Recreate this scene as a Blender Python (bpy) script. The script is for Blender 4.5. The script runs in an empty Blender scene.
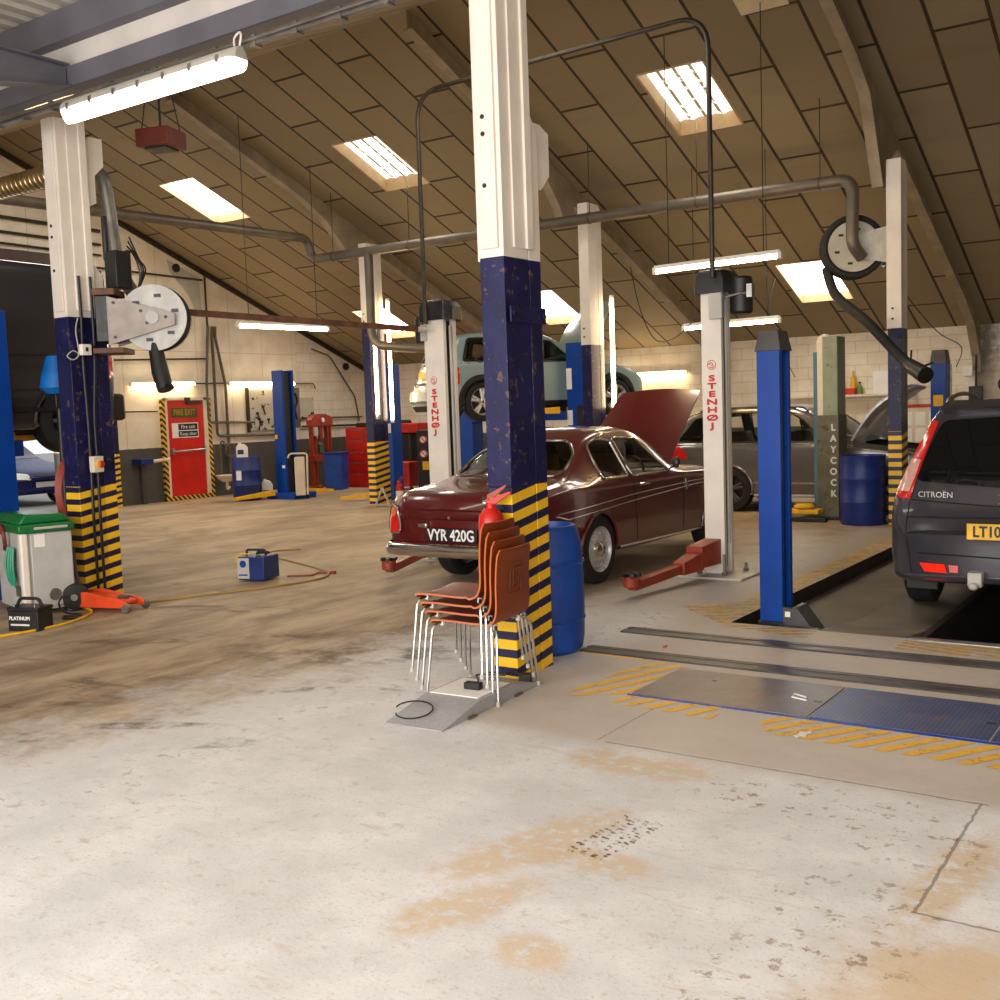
import bpy, bmesh, math, random
from mathutils import Vector, Matrix, geometry
from mathutils.bvhtree import BVHTree
random.seed(7)
PI = math.pi
C = bpy.context.scene.collection
V = Vector

# ------------------------------------------------------------------ helpers
def s2l(c):
    return c / 12.92 if c <= .04045 else ((c + .055) / 1.055) ** 2.4
def rgb(r, g, b):
    return (s2l(r / 255), s2l(g / 255), s2l(b / 255), 1)

class NT:
    """small node-tree writer"""
    def __init__(s, m):
        s.t = m.node_tree; s.t.nodes.clear()
    def n(s, kind, **kw):
        o = s.t.nodes.new(kind)
        for k, v in kw.items(): setattr(o, k, v)
        return o
    def put(s, sock, v):
        if hasattr(v, 'is_output'): s.t.links.new(v, sock)
        elif v is not None: sock.default_value = v
    def math(s, op, a, b=None, c=None, clamp=False):
        o = s.n('ShaderNodeMath', operation=op, use_clamp=clamp)
        s.put(o.inputs[0], a); s.put(o.inputs[1], b); s.put(o.inputs[2], c)
        return o.outputs[0]
    def mix(s, f, a, b, mode='MIX'):
        o = s.n('ShaderNodeMix', data_type='RGBA', blend_type=mode)
        s.put(o.inputs[0], f); s.put(o.inputs[6], a); s.put(o.inputs[7], b)
        return o.outputs[2]
    def step(s, x, a, b):
        o = s.n('ShaderNodeMapRange', interpolation_type='SMOOTHSTEP')
        s.put(o.inputs[0], x); o.inputs[1].default_value = a; o.inputs[2].default_value = b
        return o.outputs[0]
    def noise(s, vec, scale, detail=4, rough=.55, dist=0):
        o = s.n('ShaderNodeTexNoise'); s.put(o.inputs['Vector'], vec)
        o.inputs['Scale'].default_value = scale; o.inputs['Detail'].default_value = detail
        o.inputs['Roughness'].default_value = rough; o.inputs['Distortion'].default_value = dist
        return o.outputs[0]
    def pos(s): return s.n('ShaderNodeNewGeometry').outputs['Position']
    def obj(s): return s.n('ShaderNodeTexCoord').outputs['Object']
    def sep(s, v):
        o = s.n('ShaderNodeSeparateXYZ'); s.put(o.inputs[0], v); return o.outputs
    def comb(s, x, y, z=0.0):
        o = s.n('ShaderNodeCombineXYZ')
        for i, q in enumerate((x, y, z)): s.put(o.inputs[i], q)
        return o.outputs[0]
    def scale(s, v, k):
        o = s.n('ShaderNodeVectorMath', operation='MULTIPLY'); s.put(o.inputs[0], v); o.inputs[1].default_value = k
        return o.outputs[0]
    def bsdf(s, col, rough=.5, metal=0., bump=None, bstr=.3, bdist=.01, coat=0., spec=None, emis=None, estr=0., alpha=None, trans=None):
        p = s.n('ShaderNodeBsdfPrincipled'); o = s.n('ShaderNodeOutputMaterial')
        s.put(p.inputs['Base Color'], col); s.put(p.inputs['Roughness'], rough); s.put(p.inputs['Metallic'], metal)
        p.inputs['Coat Weight'].default_value = coat; p.inputs['Coat Roughness'].default_value = .06
        if spec is not None: p.inputs['Specular IOR Level'].default_value = spec
        if emis is not None:
            s.put(p.inputs['Emission Color'], emis); p.inputs['Emission Strength'].default_value = estr
        if alpha is not None: s.put(p.inputs['Alpha'], alpha)
        if trans is not None: p.inputs['Transmission Weight'].default_value = trans
        if bump is not None:
            b = s.n('ShaderNodeBump'); b.inputs['Strength'].default_value = bstr; b.inputs['Distance'].default_value = bdist
            s.put(b.inputs['Height'], bump); s.t.links.new(b.outputs[0], p.inputs['Normal'])
        s.t.links.new(p.outputs[0], o.inputs[0]); return p

def newmat(name):
    m = bpy.data.materials.new(name); m.use_nodes = True; return m, NT(m)

def mat(name, col, rough=.5, metal=0., var=.12, sc=6., bump=0., coat=0., spec=None, wear=None, wearamt=.62):
    """solid colour with mottling; wear = colour that shows through in chips"""
    m, t = newmat(name)
    p = t.obj()
    n1 = t.noise(p, sc, 5)
    dark = tuple(x * (1 - var * 1.6) for x in col[:3]) + (1,)
    lite = tuple(min(1, x * (1 + var)) for x in col[:3]) + (1,)
    c = t.mix(t.step(n1, .3, .7), dark, lite)
    if wear is not None:
        w = t.step(t.noise(p, sc * 3.1, 6, .7), wearamt, wearamt + .04)
        c = t.mix(w, c, wear)
    r = t.math('MULTIPLY_ADD', t.noise(p, sc * 2, 3), .25, rough - .12, clamp=True)
    t.bsdf(c, r, metal, bump=(t.noise(p, sc * 8, 4) if bump else None), bstr=bump, bdist=.004, coat=coat, spec=spec)
    return m

def emit(name, col, strength):
    m, t = newmat(name)
    e = t.n('ShaderNodeEmission'); e.inputs[0].default_value = col; e.inputs[1].default_value = strength
    o = t.n('ShaderNodeOutputMaterial'); t.t.links.new(e.outputs[0], o.inputs[0])
    return m

def catmull(pts, n=8, closed=False):
    P = [V(p) for p in pts]; out = []; N = len(P)
    for i in range(N if closed else N - 1):
        g = lambda k: P[k % N] if closed else P[max(0, min(N - 1, k))]
        a, b, c, d = g(i - 1), g(i), g(i + 1), g(i + 2)
        for k in range(n):
            t = k / n
            out.append(.5 * ((2 * b) + (c - a) * t + (2 * a - 5 * b + 4 * c - d) * t * t + (3 * b - a - 3 * c + d) * t ** 3))
    if not closed: out.append(P[-1])
    return out

def bend(pts, r=.15, n=6):
    """polyline with rounded corners"""
    P = [V(p) for p in pts]; out = [P[0]]
    for i in range(1, len(P) - 1):
        a, b, c = P[i - 1], P[i], P[i + 1]
        d1, d2 = (a - b), (c - b)
        q = min(r, d1.length * .49, d2.length * .49)
        p, s = b + d1.normalized() * q, b + d2.normalized() * q
        for k in range(n + 1):
            t = k / n
            out.append(p * (1 - t) ** 2 + b * 2 * t * (1 - t) + s * t * t)
    out.append(P[-1]); return out

class MB:
    """collects shapes of ONE mesh object"""
    def __init__(s): s.v = []; s.f = []
    def add(s, vs, fs):
        o = len(s.v); s.v += [V(p) for p in vs]; s.f += [[i + o for i in f] for f in fs]; return s
    def box(s, x0, y0, z0, x1, y1, z1):
        return s.add([(x0, y0, z0), (x1, y0, z0), (x1, y1, z0), (x0, y1, z0), (x0, y0, z1), (x1, y0, z1), (x1, y1, z1), (x0, y1, z1)],
                     [(3, 2, 1, 0), (4, 5, 6, 7), (0, 1, 5, 4), (1, 2, 6, 5), (2, 3, 7, 6), (3, 0, 4, 7)])
    def cbox(s, c, d, rz=0, tilt=None):
        M = Matrix.Translation(c) @ Matrix.Rotation(rz, 4, 'Z')
        if tilt: M = M @ Matrix.Rotation(tilt[0], 4, tilt[1])
        k = MB().box(-d[0] / 2, -d[1] / 2, -d[2] / 2, d[0] / 2, d[1] / 2, d[2] / 2)
        return s.add([M @ p for p in k.v], k.f)
    def tube(s, pts, r, n=10, closed=False, caps=True):
        P = [V(p) for p in pts]; N = len(P); rs = r if isinstance(r, (list, tuple)) else [r] * N
        vs = []; T = []
        for i in range(N):
            a = P[(i - 1) % N] if closed or i else P[i]; b = P[(i + 1) % N] if closed or i < N - 1 else P[i]
            d = b - a; T.append(d.normalized() if d.length > 1e-9 else (T[-1] if T else V((0, 0, 1))))
        u = T[0].orthogonal().normalized()
        for i in range(N):
            u = u - T[i] * u.dot(T[i])
            u = u.normalized() if u.length > 1e-6 else T[i].orthogonal().normalized()
            w = T[i].cross(u)
            for k in range(n):
                a = 2 * PI * k / n; vs.append(P[i] + (u * math.cos(a) + w * math.sin(a)) * rs[i])
        fs = [(i * n + k, i * n + (k + 1) % n, ((i + 1) % N) * n + (k + 1) % n, ((i + 1) % N) * n + k) for i in range(N if closed else N - 1) for k in range(n)]
        if caps and not closed: fs += [tuple(range(n))[::-1], tuple((N - 1) * n + k for k in range(n))]
        return s.add(vs, fs)
    def cyl(s, a, b, r, r2=None, n=20): return s.tube([a, b], [r, r if r2 is None else r2], n)
    def lathe(s, prof, c=(0, 0, 0), axis='Z', n=28, sx=1, sy=1, caps=True):
        """prof = [(radius, height)]"""
        vs = []
        for r, h in prof:
            for k in range(n):
                a = 2 * PI * k / n; x, y = r * math.cos(a) * sx, r * math.sin(a) * sy
                vs.append(V(c) + V({'Z': (x, y, h), 'X': (h, x, y), 'Y': (y, h, x)}[axis]))
        L = len(prof)
        fs = [(i * n + k, i * n + (k + 1) % n, (i + 1) * n + (k + 1) % n, (i + 1) * n + k) for i in range(L - 1) for k in range(n)]
        if caps and prof[0][0] > 1e-5: fs.append(tuple(range(n))[::-1])
        if caps and prof[-1][0] > 1e-5: fs.append(tuple((L - 1) * n + k for k in range(n)))
        return s.add(vs, fs)
    def prism(s, poly, a, b, ax='X'):
        """polygon in the plane across ax, from a to b along it"""
        f = {'X': lambda p, h: (h, p[0], p[1]), 'Y': lambda p, h: (p[0], h, p[1]), 'Z': lambda p, h: (p[0], p[1], h)}[ax]
        n = len(poly)
        return s.add([f(p, a) for p in poly] + [f(p, b) for p in poly],
                     [tuple(range(n))[::-1], tuple(range(n, 2 * n))] + [(i, (i + 1) % n, n + (i + 1) % n, n + i) for i in range(n)])
    def sheet(s, rows, thick=0, closed=False):
        """grid of points; optional thickness along the normals"""
        R, K = len(rows), len(rows[0])
        vs = [V(p) for r in rows for p in r]
        fs = [(i * K + k, i * K + (k + 1) % K, (i + 1) * K + (k + 1) % K, (i + 1) * K + k) for i in range(R - 1) for k in range(K if closed else K - 1)]
        if thick:
            bm = bmesh.new(); bv = [bm.verts.new(p) for p in vs]
            for f in fs: bm.faces.new([bv[i] for i in f])
            bm.normal_update(); nv = [v.normal.copy() for v in bv]; bm.free()
            n = len(vs); vs2 = [p - q * thick for p, q in zip(vs, nv)]
            fs2 = [tuple(i + n for i in f[::-1]) for f in fs]
            ring = [k for k in range(K)] + [i * K + K - 1 for i in range(1, R)] + [(R - 1) * K + k for k in range(K - 2, -1, -1)] + [i * K for i in range(R - 2, 0, -1)]
            side = [(ring[(j + 1) % len(ring)], ring[j], ring[j] + n, ring[(j + 1) % len(ring)] + n) for j in range(len(ring))]
            s.nside = len(side)
            return s.add(vs + vs2, fs + fs2 + side)
        return s.add(vs, fs)
    def xf(s, M): s.v = [M @ p for p in s.v]; return s
    def build(s, name, m, parent=None, world=False, bev=0, seg=2, ang=35, fix=True, smooth=True):
        me = bpy.data.meshes.new(name)
        off = V((0, 0, 0))
        if parent is not None and world:
            r = parent
            while r.parent: r = r.parent
            off = r.location.copy()
        if parent is None:
            xs = [p.x for p in s.v]; ys = [p.y for p in s.v]
            off = V(((min(xs) + max(xs)) / 2, (min(ys) + max(ys)) / 2, min(p.z for p in s.v)))
        me.from_pydata([p - off for p in s.v], [], s.f)
        if fix:
            bm = bmesh.new(); bm.from_mesh(me); bmesh.ops.recalc_face_normals(bm, faces=bm.faces); bm.to_mesh(me); bm.free()
        if smooth:
            for p in me.polygons: p.use_smooth = True
            me.set_sharp_from_angle(angle=math.radians(ang))
        for q in (m if isinstance(m, list) else [m]): me.materials.append(q)
        o = bpy.data.objects.new(name, me); C.objects.link(o)
        if parent is None: o.location = off
        else: o.parent = parent
        if bev:
            b = o.modifiers.new('bevel', 'BEVEL'); b.width = bev; b.segments = seg; b.limit_method = 'ANGLE'; b.angle_limit = math.radians(40)
            b.harden_normals = False
        return o

def tag(o, label=None, cat=None, group=None, kind=None):
    if label: o['label'] = label
    if cat: o['category'] = cat
    if group: o['group'] = group
    if kind: o['kind'] = kind
    return o
def thing(name, label, cat, loc, rz=0., group=None, kind=None):
    o = bpy.data.objects.new(name, None); C.objects.link(o)
    o.location = loc; o.rotation_euler = (0, 0, rz); o.empty_display_size = .1
    return tag(o, label, cat, group, kind)
def copy_tree(o, parent=None):
    c = o.copy(); C.objects.link(c)
    if parent is not None: c.parent = parent
    for ch in list(o.children): copy_tree(ch, c)
    return c
def struct(name, mb, m, **kw):
    return tag(mb.build(name, m, **kw), kind='structure')

def text_mesh(body, size, depth=.002, wide=1., stack=None):
    """flat lettering as a mesh in its own XY plane, centred; stack = line pitch for letters one under another"""
    mb = MB()
    def one(ch, dx, dy):
        cu = bpy.data.curves.new('lettering', 'FONT'); cu.body = ch; cu.size = size; cu.extrude = depth / 2
        cu.align_x = 'CENTER'; cu.align_y = 'CENTER'; cu.resolution_u = 3
        ob = bpy.data.objects.new('lettering', cu); C.objects.link(ob)
        bpy.context.view_layer.update()
        me = bpy.data.meshes.new_from_object(ob.evaluated_get(bpy.context.evaluated_depsgraph_get()))
        mb.add([(v.co.x * wide + dx, v.co.y + dy, v.co.z) for v in me.vertices], [tuple(p.vertices) for p in me.polygons])
        bpy.data.objects.remove(ob); bpy.data.curves.remove(cu); bpy.data.meshes.remove(me)
    if stack:
        for i, ch in enumerate(body): one(ch, 0, (len(body) / 2 - .5 - i) * stack)
    else: one(body, 0, 0)
    return mb
def lettering(body, size, m, parent, loc, face='-Y', rz=0., wide=1., stack=None, name='lettering', world=True, bold=0.):
    """upright lettering on a wall plane that looks towards face"""
    R = {'-Y': Matrix.Rotation(PI / 2, 4, 'X'), '+X': Matrix.Rotation(PI / 2, 4, 'Z') @ Matrix.Rotation(PI / 2, 4, 'X'),
         '+Y': Matrix.Rotation(PI, 4, 'Z') @ Matrix.Rotation(PI / 2, 4, 'X'), 'UP': Matrix.Identity(4)}[face]
    mb = text_mesh(body, size, wide=wide, stack=stack)
    if bold:
        k = MB()
        for i_, d in enumerate(((-bold, 0), (bold, 0), (0, bold), (0, -bold))): k.add([p + V((d[0], d[1], .0006 * i_)) for p in mb.v], mb.f)
        mb = k
    mb.xf(Matrix.Translation(loc) @ Matrix.Rotation(rz, 4, 'Z') @ R)
    return mb.build(name, m, parent, world=world, fix=False, smooth=False)

# ------------------------------------------------------------------ camera
F, YAW, PITCH, ROLL, H = 1073.47, .604582, -.0838404, -.0353765, 1.65
fw = V((-math.sin(YAW) * math.cos(PITCH), math.cos(YAW) * math.cos(PITCH), math.sin(PITCH)))
rt = V((math.cos(YAW), math.sin(YAW), 0)); up = rt.cross(fw)
rt, up = rt * math.cos(ROLL) + up * math.sin(ROLL), -rt * math.sin(ROLL) + up * math.cos(ROLL)
cd = bpy.data.cameras.new('camera'); cam = bpy.data.objects.new('camera', cd); C.objects.link(cam)
cd.sensor_width = 36; cd.lens = F / 1000 * 36; cd.clip_start = .05; cd.clip_end = 300
cam.matrix_world = Matrix(((rt.x, up.x, -fw.x, 0), (rt.y, up.y, -fw.y, 0), (rt.z, up.z, -fw.z, H), (0, 0, 0, 1)))
bpy.context.scene.camera = cam
vs = bpy.context.scene.view_settings
vs.view_transform = 'Standard'; vs.look = 'None'; vs.gamma = 1; vs.exposure = .38; vs.use_curve_mapping = False

# ------------------------------------------------------------------ materials
WHITE = rgb(236, 226, 212)
m_white = mat('white_paint', rgb(232, 222, 208), .45, var=.05, sc=3, bump=.05)
m_cream = mat('cream_paint', rgb(222, 208, 184), .5, var=.08, sc=3)
m_navy = mat('navy_paint', rgb(24, 24, 70), .36, var=.2, sc=5, bump=.2, wear=rgb(92, 76, 62), wearamt=.585, spec=.35)  # brown patches: scuffing, plus warm glare on the column faces painted in
m_blue = mat('blue_paint', rgb(0, 62, 150), .4, var=.08, sc=4, spec=.3)
m_dblue = mat('dark_blue_paint', rgb(8, 40, 104), .4, var=.15, sc=4)
m_red = mat('red_paint', rgb(196, 26, 16), .4, var=.12, sc=5)
m_redor = mat('red_oxide_paint', rgb(150, 54, 34), .42, var=.16, sc=6, wear=rgb(104, 38, 26), wearamt=.66)
m_yellow = mat('yellow_paint', rgb(240, 182, 20), .45, var=.12, sc=6)
m_black = mat('black_plastic', rgb(26, 25, 25), .45, var=.2, sc=8)
m_rubber = mat('black_rubber', rgb(30, 29, 28), .75, var=.2, sc=10)
m_grey = mat('grey_metal', rgb(128, 124, 118), .4, .6, var=.15, sc=6)
m_dgrey = mat('dark_grey_paint', rgb(72, 70, 68), .5, var=.15, sc=6)
m_lgrey = mat('light_grey_paint', rgb(186, 182, 170), .45, var=.06, sc=4)
m_chrome = mat('chrome', rgb(220, 218, 214), .18, 1., var=.05)
m_bright = mat('bright_wheel_steel', rgb(206, 204, 200), .25, .35, var=.06)
m_steel = mat('brushed_steel', rgb(170, 168, 164), .35, .9, var=.12, sc=12)
m_spiral, t = newmat('spiral_duct_steel')
p = t.obj(); m_ = t.n('ShaderNodeTexWave', wave_type='BANDS', bands_direction='DIAGONAL'); m_.inputs['Scale'].default_value = 22
t.put(m_.inputs[0], p)
t.bsdf(t.mix(t.noise(p, 5, 4), rgb(86, 80, 70), rgb(122, 112, 96)), .45, .5, bump=m_.outputs['Fac'], bstr=.22, bdist=.006)
m_beam = mat('slate_beam_paint', rgb(100, 98, 106), .5, var=.1, sc=3)
m_raft = mat('rafter_paint', rgb(156, 140, 116), .55, var=.15, sc=3)
m_pipe = mat('dark_pipe', rgb(62, 54, 44), .45, .4, var=.2, sc=8)
m_brown = mat('rusty_brown', rgb(98, 62, 44), .6, .2, var=.25, sc=10)

m_paper = mat('white_label', rgb(238, 234, 226), .6, var=.02)
m_letred = mat('red_lettering', rgb(206, 40, 34), .5, var=.03)
m_letgrey = mat('grey_lettering', rgb(206, 210, 202), .5, var=.05)
m_silver = mat('silver_lettering', rgb(206, 202, 196), .35, .3, var=.03)
m_letblack = mat('black_lettering', rgb(22, 20, 18), .5, var=.03)
m_letwhite = mat('white_lettering', rgb(236, 234, 228), .5, var=.02)
m_green = mat('green_plastic', rgb(6, 104, 48), .38, var=.12, sc=4)
m_bluepl = mat('blue_drum_plastic', rgb(14, 66, 150), .42, var=.14, sc=5, bump=.08, wear=rgb(52, 84, 122), wearamt=.66)
m_navypl = mat('navy_drum_plastic', rgb(14, 40, 112), .42, var=.14, sc=5, bump=.08)
m_lens = mat('red_lens', rgb(206, 24, 18), .2, var=.1, coat=.6)
m_orange = mat('orange_paint', rgb(226, 74, 30), .42, var=.12)
m_glass, t = newmat('car_glass')
g = t.n('ShaderNodeBsdfGlossy'); g.inputs[1].default_value = .02; g.inputs[0].default_value = (.9, .9, .9, 1)
tr = t.n('ShaderNodeBsdfTransparent'); tr.inputs[0].default_value = (.86, .87, .83, 1)
fr = t.n('ShaderNodeFresnel'); fr.inputs[0].default_value = 1.5
mx = t.n('ShaderNodeMixShader'); t.put(mx.inputs[0], fr.outputs[0]); t.put(mx.inputs[1], tr.outputs[0]); t.put(mx.inputs[2], g.outputs[0])
t.put(t.n('ShaderNodeOutputMaterial').inputs[0], mx.outputs[0])
m_dglass, t = newmat('privacy_glass'); t.bsdf(rgb(16, 16, 17), .04, 0, spec=.6)

# hazard bands: yellow and navy, level on the front face and rising along the column's length
m_hazard, t = newmat('hazard_bands')
p = t.obj(); q = t.sep(p)
f = t.math('FRACT', t.math('DIVIDE', t.math('SUBTRACT', t.math('ADD', q[2], 20.0), t.math('MULTIPLY', q[1], .16)), .112))
w = t.step(t.noise(p, 30, 5, .7), .68, .72)
c = t.mix(t.math('GREATER_THAN', f, .46), rgb(26, 26, 66), t.mix(t.noise(p, 6, 4), rgb(240, 180, 22), rgb(255, 208, 40)))
t.bsdf(t.mix(w, c, rgb(120, 100, 70)), .42, bump=t.noise(p, 40, 3), bstr=.12, bdist=.004)
m_tape, t = newmat('hazard_tape')
q = t.sep(t.obj())
f = t.math('FRACT', t.math('DIVIDE', t.math('ADD', t.math('ADD', q[2], q[1]), 20.0), .12))
t.bsdf(t.mix(t.math('GREATER_THAN', f, .5), rgb(28, 26, 22), rgb(226, 178, 50)), .5)

# floor
m_floor, t = newmat('worn_painted_concrete')
p = t.pos(); q = t.sep(p); X, Y = q[0], q[1]
n1 = t.noise(p, .55, 6, .62); n2 = t.noise(p, 2.3, 7, .68); n3 = t.noise(p, 14, 6, .7); n4 = t.noise(p, 70, 3, .6)
ns = t.noise(t.scale(p, (1.0, .28, 1)), 2.6, 7, .7, .4)
# grey paint (front and right), bare brown concrete (working area to the left and back)
edge = t.math('ADD', t.math('MULTIPLY', X, -1.0), t.math('MULTIPLY', Y, .12))      # bare concrete lies beyond the painted strip
edge = t.math('ADD', edge, t.math('MULTIPLY', t.math('SUBTRACT', n2, .5), 2.6))
edge = t.math('ADD', edge, t.math('MULTIPLY', t.math('SUBTRACT', n3, .5), .7))
brown = t.math('MAXIMUM', t.step(edge, 4.9, 6.2), t.math('MULTIPLY', t.math('MULTIPLY', t.step(edge, 4.0, 5.0), t.math('MULTIPLY', t.step(n3, .52, .62), t.step(n2, .46, .62))), .6))
paint = t.mix(t.step(n2, .3, .75), rgb(206, 205, 203), rgb(230, 229, 227))
paint = t.mix(t.math('MULTIPLY', t.step(n3, .56, .66), .4), paint, rgb(180, 164, 144))
paint = t.mix(t.math('MULTIPLY', t.step(t.noise(t.scale(p, (.6, 3.2, 1)), 3.4, 9, .78, .8), .56, .66), .4), paint, rgb(190, 172, 148))
paint = t.mix(t.math('MULTIPLY', t.step(n4, .52, .68), .22), paint, rgb(170, 160, 148))
bare = t.mix(t.step(ns, .32, .68), rgb(126, 104, 78), rgb(186, 164, 134))
bare = t.mix(t.math('MULTIPLY', t.step(t.noise(t.scale(p, (.5, 1.4, 1)), 1.5, 8, .72, .6), .56, .68), .75), bare, rgb(78, 62, 46))
nb = t.noise(t.scale(p, (.9, .5, 1)), 1.1, 8, .72, .5)
back = t.mix(t.step(nb, .34, .66), rgb(136, 116, 90), rgb(186, 166, 138))
back = t.mix(t.math('MULTIPLY', t.step(n3, .55, .7), .35), back, rgb(120, 100, 76))
bare = t.mix(t.step(Y, 6.3, 9.0), bare, back)
col = t.mix(brown, paint, bare)
# right bay: plain grey-beige concrete
rb = t.math('MULTIPLY', t.step(X, -3.7, -3.3), t.step(Y, 4.4, 4.6))
col = t.mix(t.math('MULTIPLY', rb, .8), col, t.mix(n2, rgb(176, 162, 144), rgb(208, 195, 177)))
far = t.math('MULTIPLY', t.step(X, -6.0, -5.0), t.step(Y, 7.0, 8.2))
col = t.mix(t.math('MULTIPLY', far, .6), col, rgb(140, 124, 104))
def blob(cx, cy, rx, ry, ang=0., k=.55, nz=n2, sharp=.12):
    """mask of a stain with a ragged outline"""
    dx = t.math('SUBTRACT', X, cx); dy = t.math('SUBTRACT', Y, cy)
    ca, sa = math.cos(ang), math.sin(ang)
    u = t.math('DIVIDE', t.math('ADD', t.math('MULTIPLY', dx, ca), t.math('MULTIPLY', dy, sa)), rx)
    v = t.math('DIVIDE', t.math('SUBTRACT', t.math('MULTIPLY', dy, ca), t.math('MULTIPLY', dx, sa)), ry)
    d = t.math('SQRT', t.math('ADD', t.math('MULTIPLY', u, u), t.math('MULTIPLY', v, v)))
    d = t.math('ADD', d, t.math('MULTIPLY', t.math('SUBTRACT', nz, .5), k * 2))
    d = t.math('ADD', d, t.math('MULTIPLY', t.math('SUBTRACT', n3, .5), .5))
    return t.step(d, 1 + sharp, 1 - sharp)
big = t.math('MULTIPLY', blob(-.30, 2.72, .60, .70, .1, .35, n2, .25), .7)
ochre = t.mix(n3, rgb(204, 176, 136), rgb(214, 192, 160))
col = t.mix(big, col, ochre)
for cx, cy, rx, ry, a in ((-2.28, 4.30, .34, .16, .1), (-2.18, 3.28, .50, .13, 1.25), (-2.12, 2.75, .30, .12, 1.2), (-.78, 3.8, .10, .5, -.1), (-1.75, 2.62, .12, .1, 0),
                          (-.35, 2.75, .62, .72, .1), (-1.9, 3.3, .2, .1, 0)):
    col = t.mix(t.math('MULTIPLY', t.math('MULTIPLY', blob(cx, cy, rx, ry, a, 1.0, n2, .35), t.step(n3, .36, .52)), .75), col, ochre)
for cx, cy, rx, ry, a in ((-1.35, 4.25, .5, .16, .1), (-.95, 4.0, .25, .2, 0), (-1.0, 3.35, .25, .3, 0), (-1.6, 4.1, .2, .1, 0), (-1.0, 2.8, .3, .3, 0)):
    s_ = t.math('MULTIPLY', blob(cx, cy, rx * 1.2, ry * 1.2, a), t.step(n3, .56, .62))
    col = t.mix(t.math('MULTIPLY', s_, .55), col, rgb(140, 116, 90))
for cx, cy, rx, ry, a in ((-6.6, 5.2, .9, .14, .55), (-5.6, 4.4, .4, .10, .4), (-5.4, 3.1, .35, .12, .5), (-4.35, 3.55, .3, .10, .5), (-7.2, 4.0, .7, .2, .5), (-5.2, 5.6, 1.1, .6, .4), (-4.5, 4.6, .5, .12, .5), (-4.9, 3.6, .5, .07, .5), (-6.0, 3.5, .7, .08, .5)):
    s_ = t.math('MULTIPLY', blob(cx, cy, rx, ry, a, .8), t.step(n2, .45, .62))
    col = t.mix(t.math('MULTIPLY', s_, .7), col, rgb(78, 62, 45))
# fine dirt and the saw-cut joint lines
col = t.mix(t.math('MULTIPLY', t.step(n4, .62, .72), .25), col, rgb(120, 104, 86))
def joint(axis, c0, w0, lo, hi):
    a = X if axis == 'x' else Y; b = Y if axis == 'x' else X
    d = t.math('LESS_THAN', t.math('ABSOLUTE', t.math('ADD', t.math('SUBTRACT', a, c0), t.math('MULTIPLY', t.math('SUBTRACT', n3, .5), .03))), w0)
    return t.math('MULTIPLY', d, t.math('MULTIPLY', t.math('GREATER_THAN', b, lo), t.math('LESS_THAN', b, hi)))
for a in (('y', 4.53, .006, -2.55, -.8), ('x', -.83, .006, 3.45, 4.53), ('y', 3.45, .006, -.84, 4), ('x', -2.6, .004, 4.53, 5.2)):
    col = t.mix(t.math('MULTIPLY', joint(*a), .6), col, rgb(92, 80, 66))
rough = t.math('MULTIPLY_ADD', n2, .35, .38)
t.bsdf(col, rough, 0, bump=t.math('ADD', t.math('MULTIPLY', n3, .6), t.math('MULTIPLY', n4, .4)), bstr=.25, bdist=.006, spec=.4)

# ceiling boards between dark joint strips
def ceiling_mat(name, flip):
    m, t = newmat(name)
    p = t.pos(); q = t.sep(p)
    u = t.math('ADD', q[1] if not flip else t.math('SUBTRACT', 21.9, q[1]), -12.38 + .92); v = t.math('ADD', q[0], 7.31 + 62.0)
    b = t.n('ShaderNodeTexBrick', offset=.5, offset_frequency=2); t.put(b.inputs['Vector'], t.comb(t.math('ADD', u, 18.4), v))
    b.inputs['Scale'].default_value = 1; b.inputs['Brick Width'].default_value = 1.84; b.inputs['Row Height'].default_value = .62
    b.inputs['Mortar Size'].default_value = .022; b.inputs['Mortar Smooth'].default_value = .1; b.inputs['Bias'].default_value = 0
    b.inputs['Color1'].default_value = rgb(152, 136, 106); b.inputs['Color2'].default_value = rgb(138, 122, 93); b.inputs['Mortar'].default_value = rgb(56, 40, 24)
    st = t.step(t.noise(t.scale(p, (.4, 1.6, 1)), 1.4, 6, .65), .5, .75)
    c = t.mix(t.math('MULTIPLY', st, .3), b.outputs[0], rgb(122, 98, 66))
    t.bsdf(c, .7, 0, bump=b.outputs['Fac'], bstr=-.5, bdist=.02)
    return m
m_ceil = ceiling_mat('ceiling_boards', False); m_ceil2 = ceiling_mat('ceiling_boards_front', True)

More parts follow.
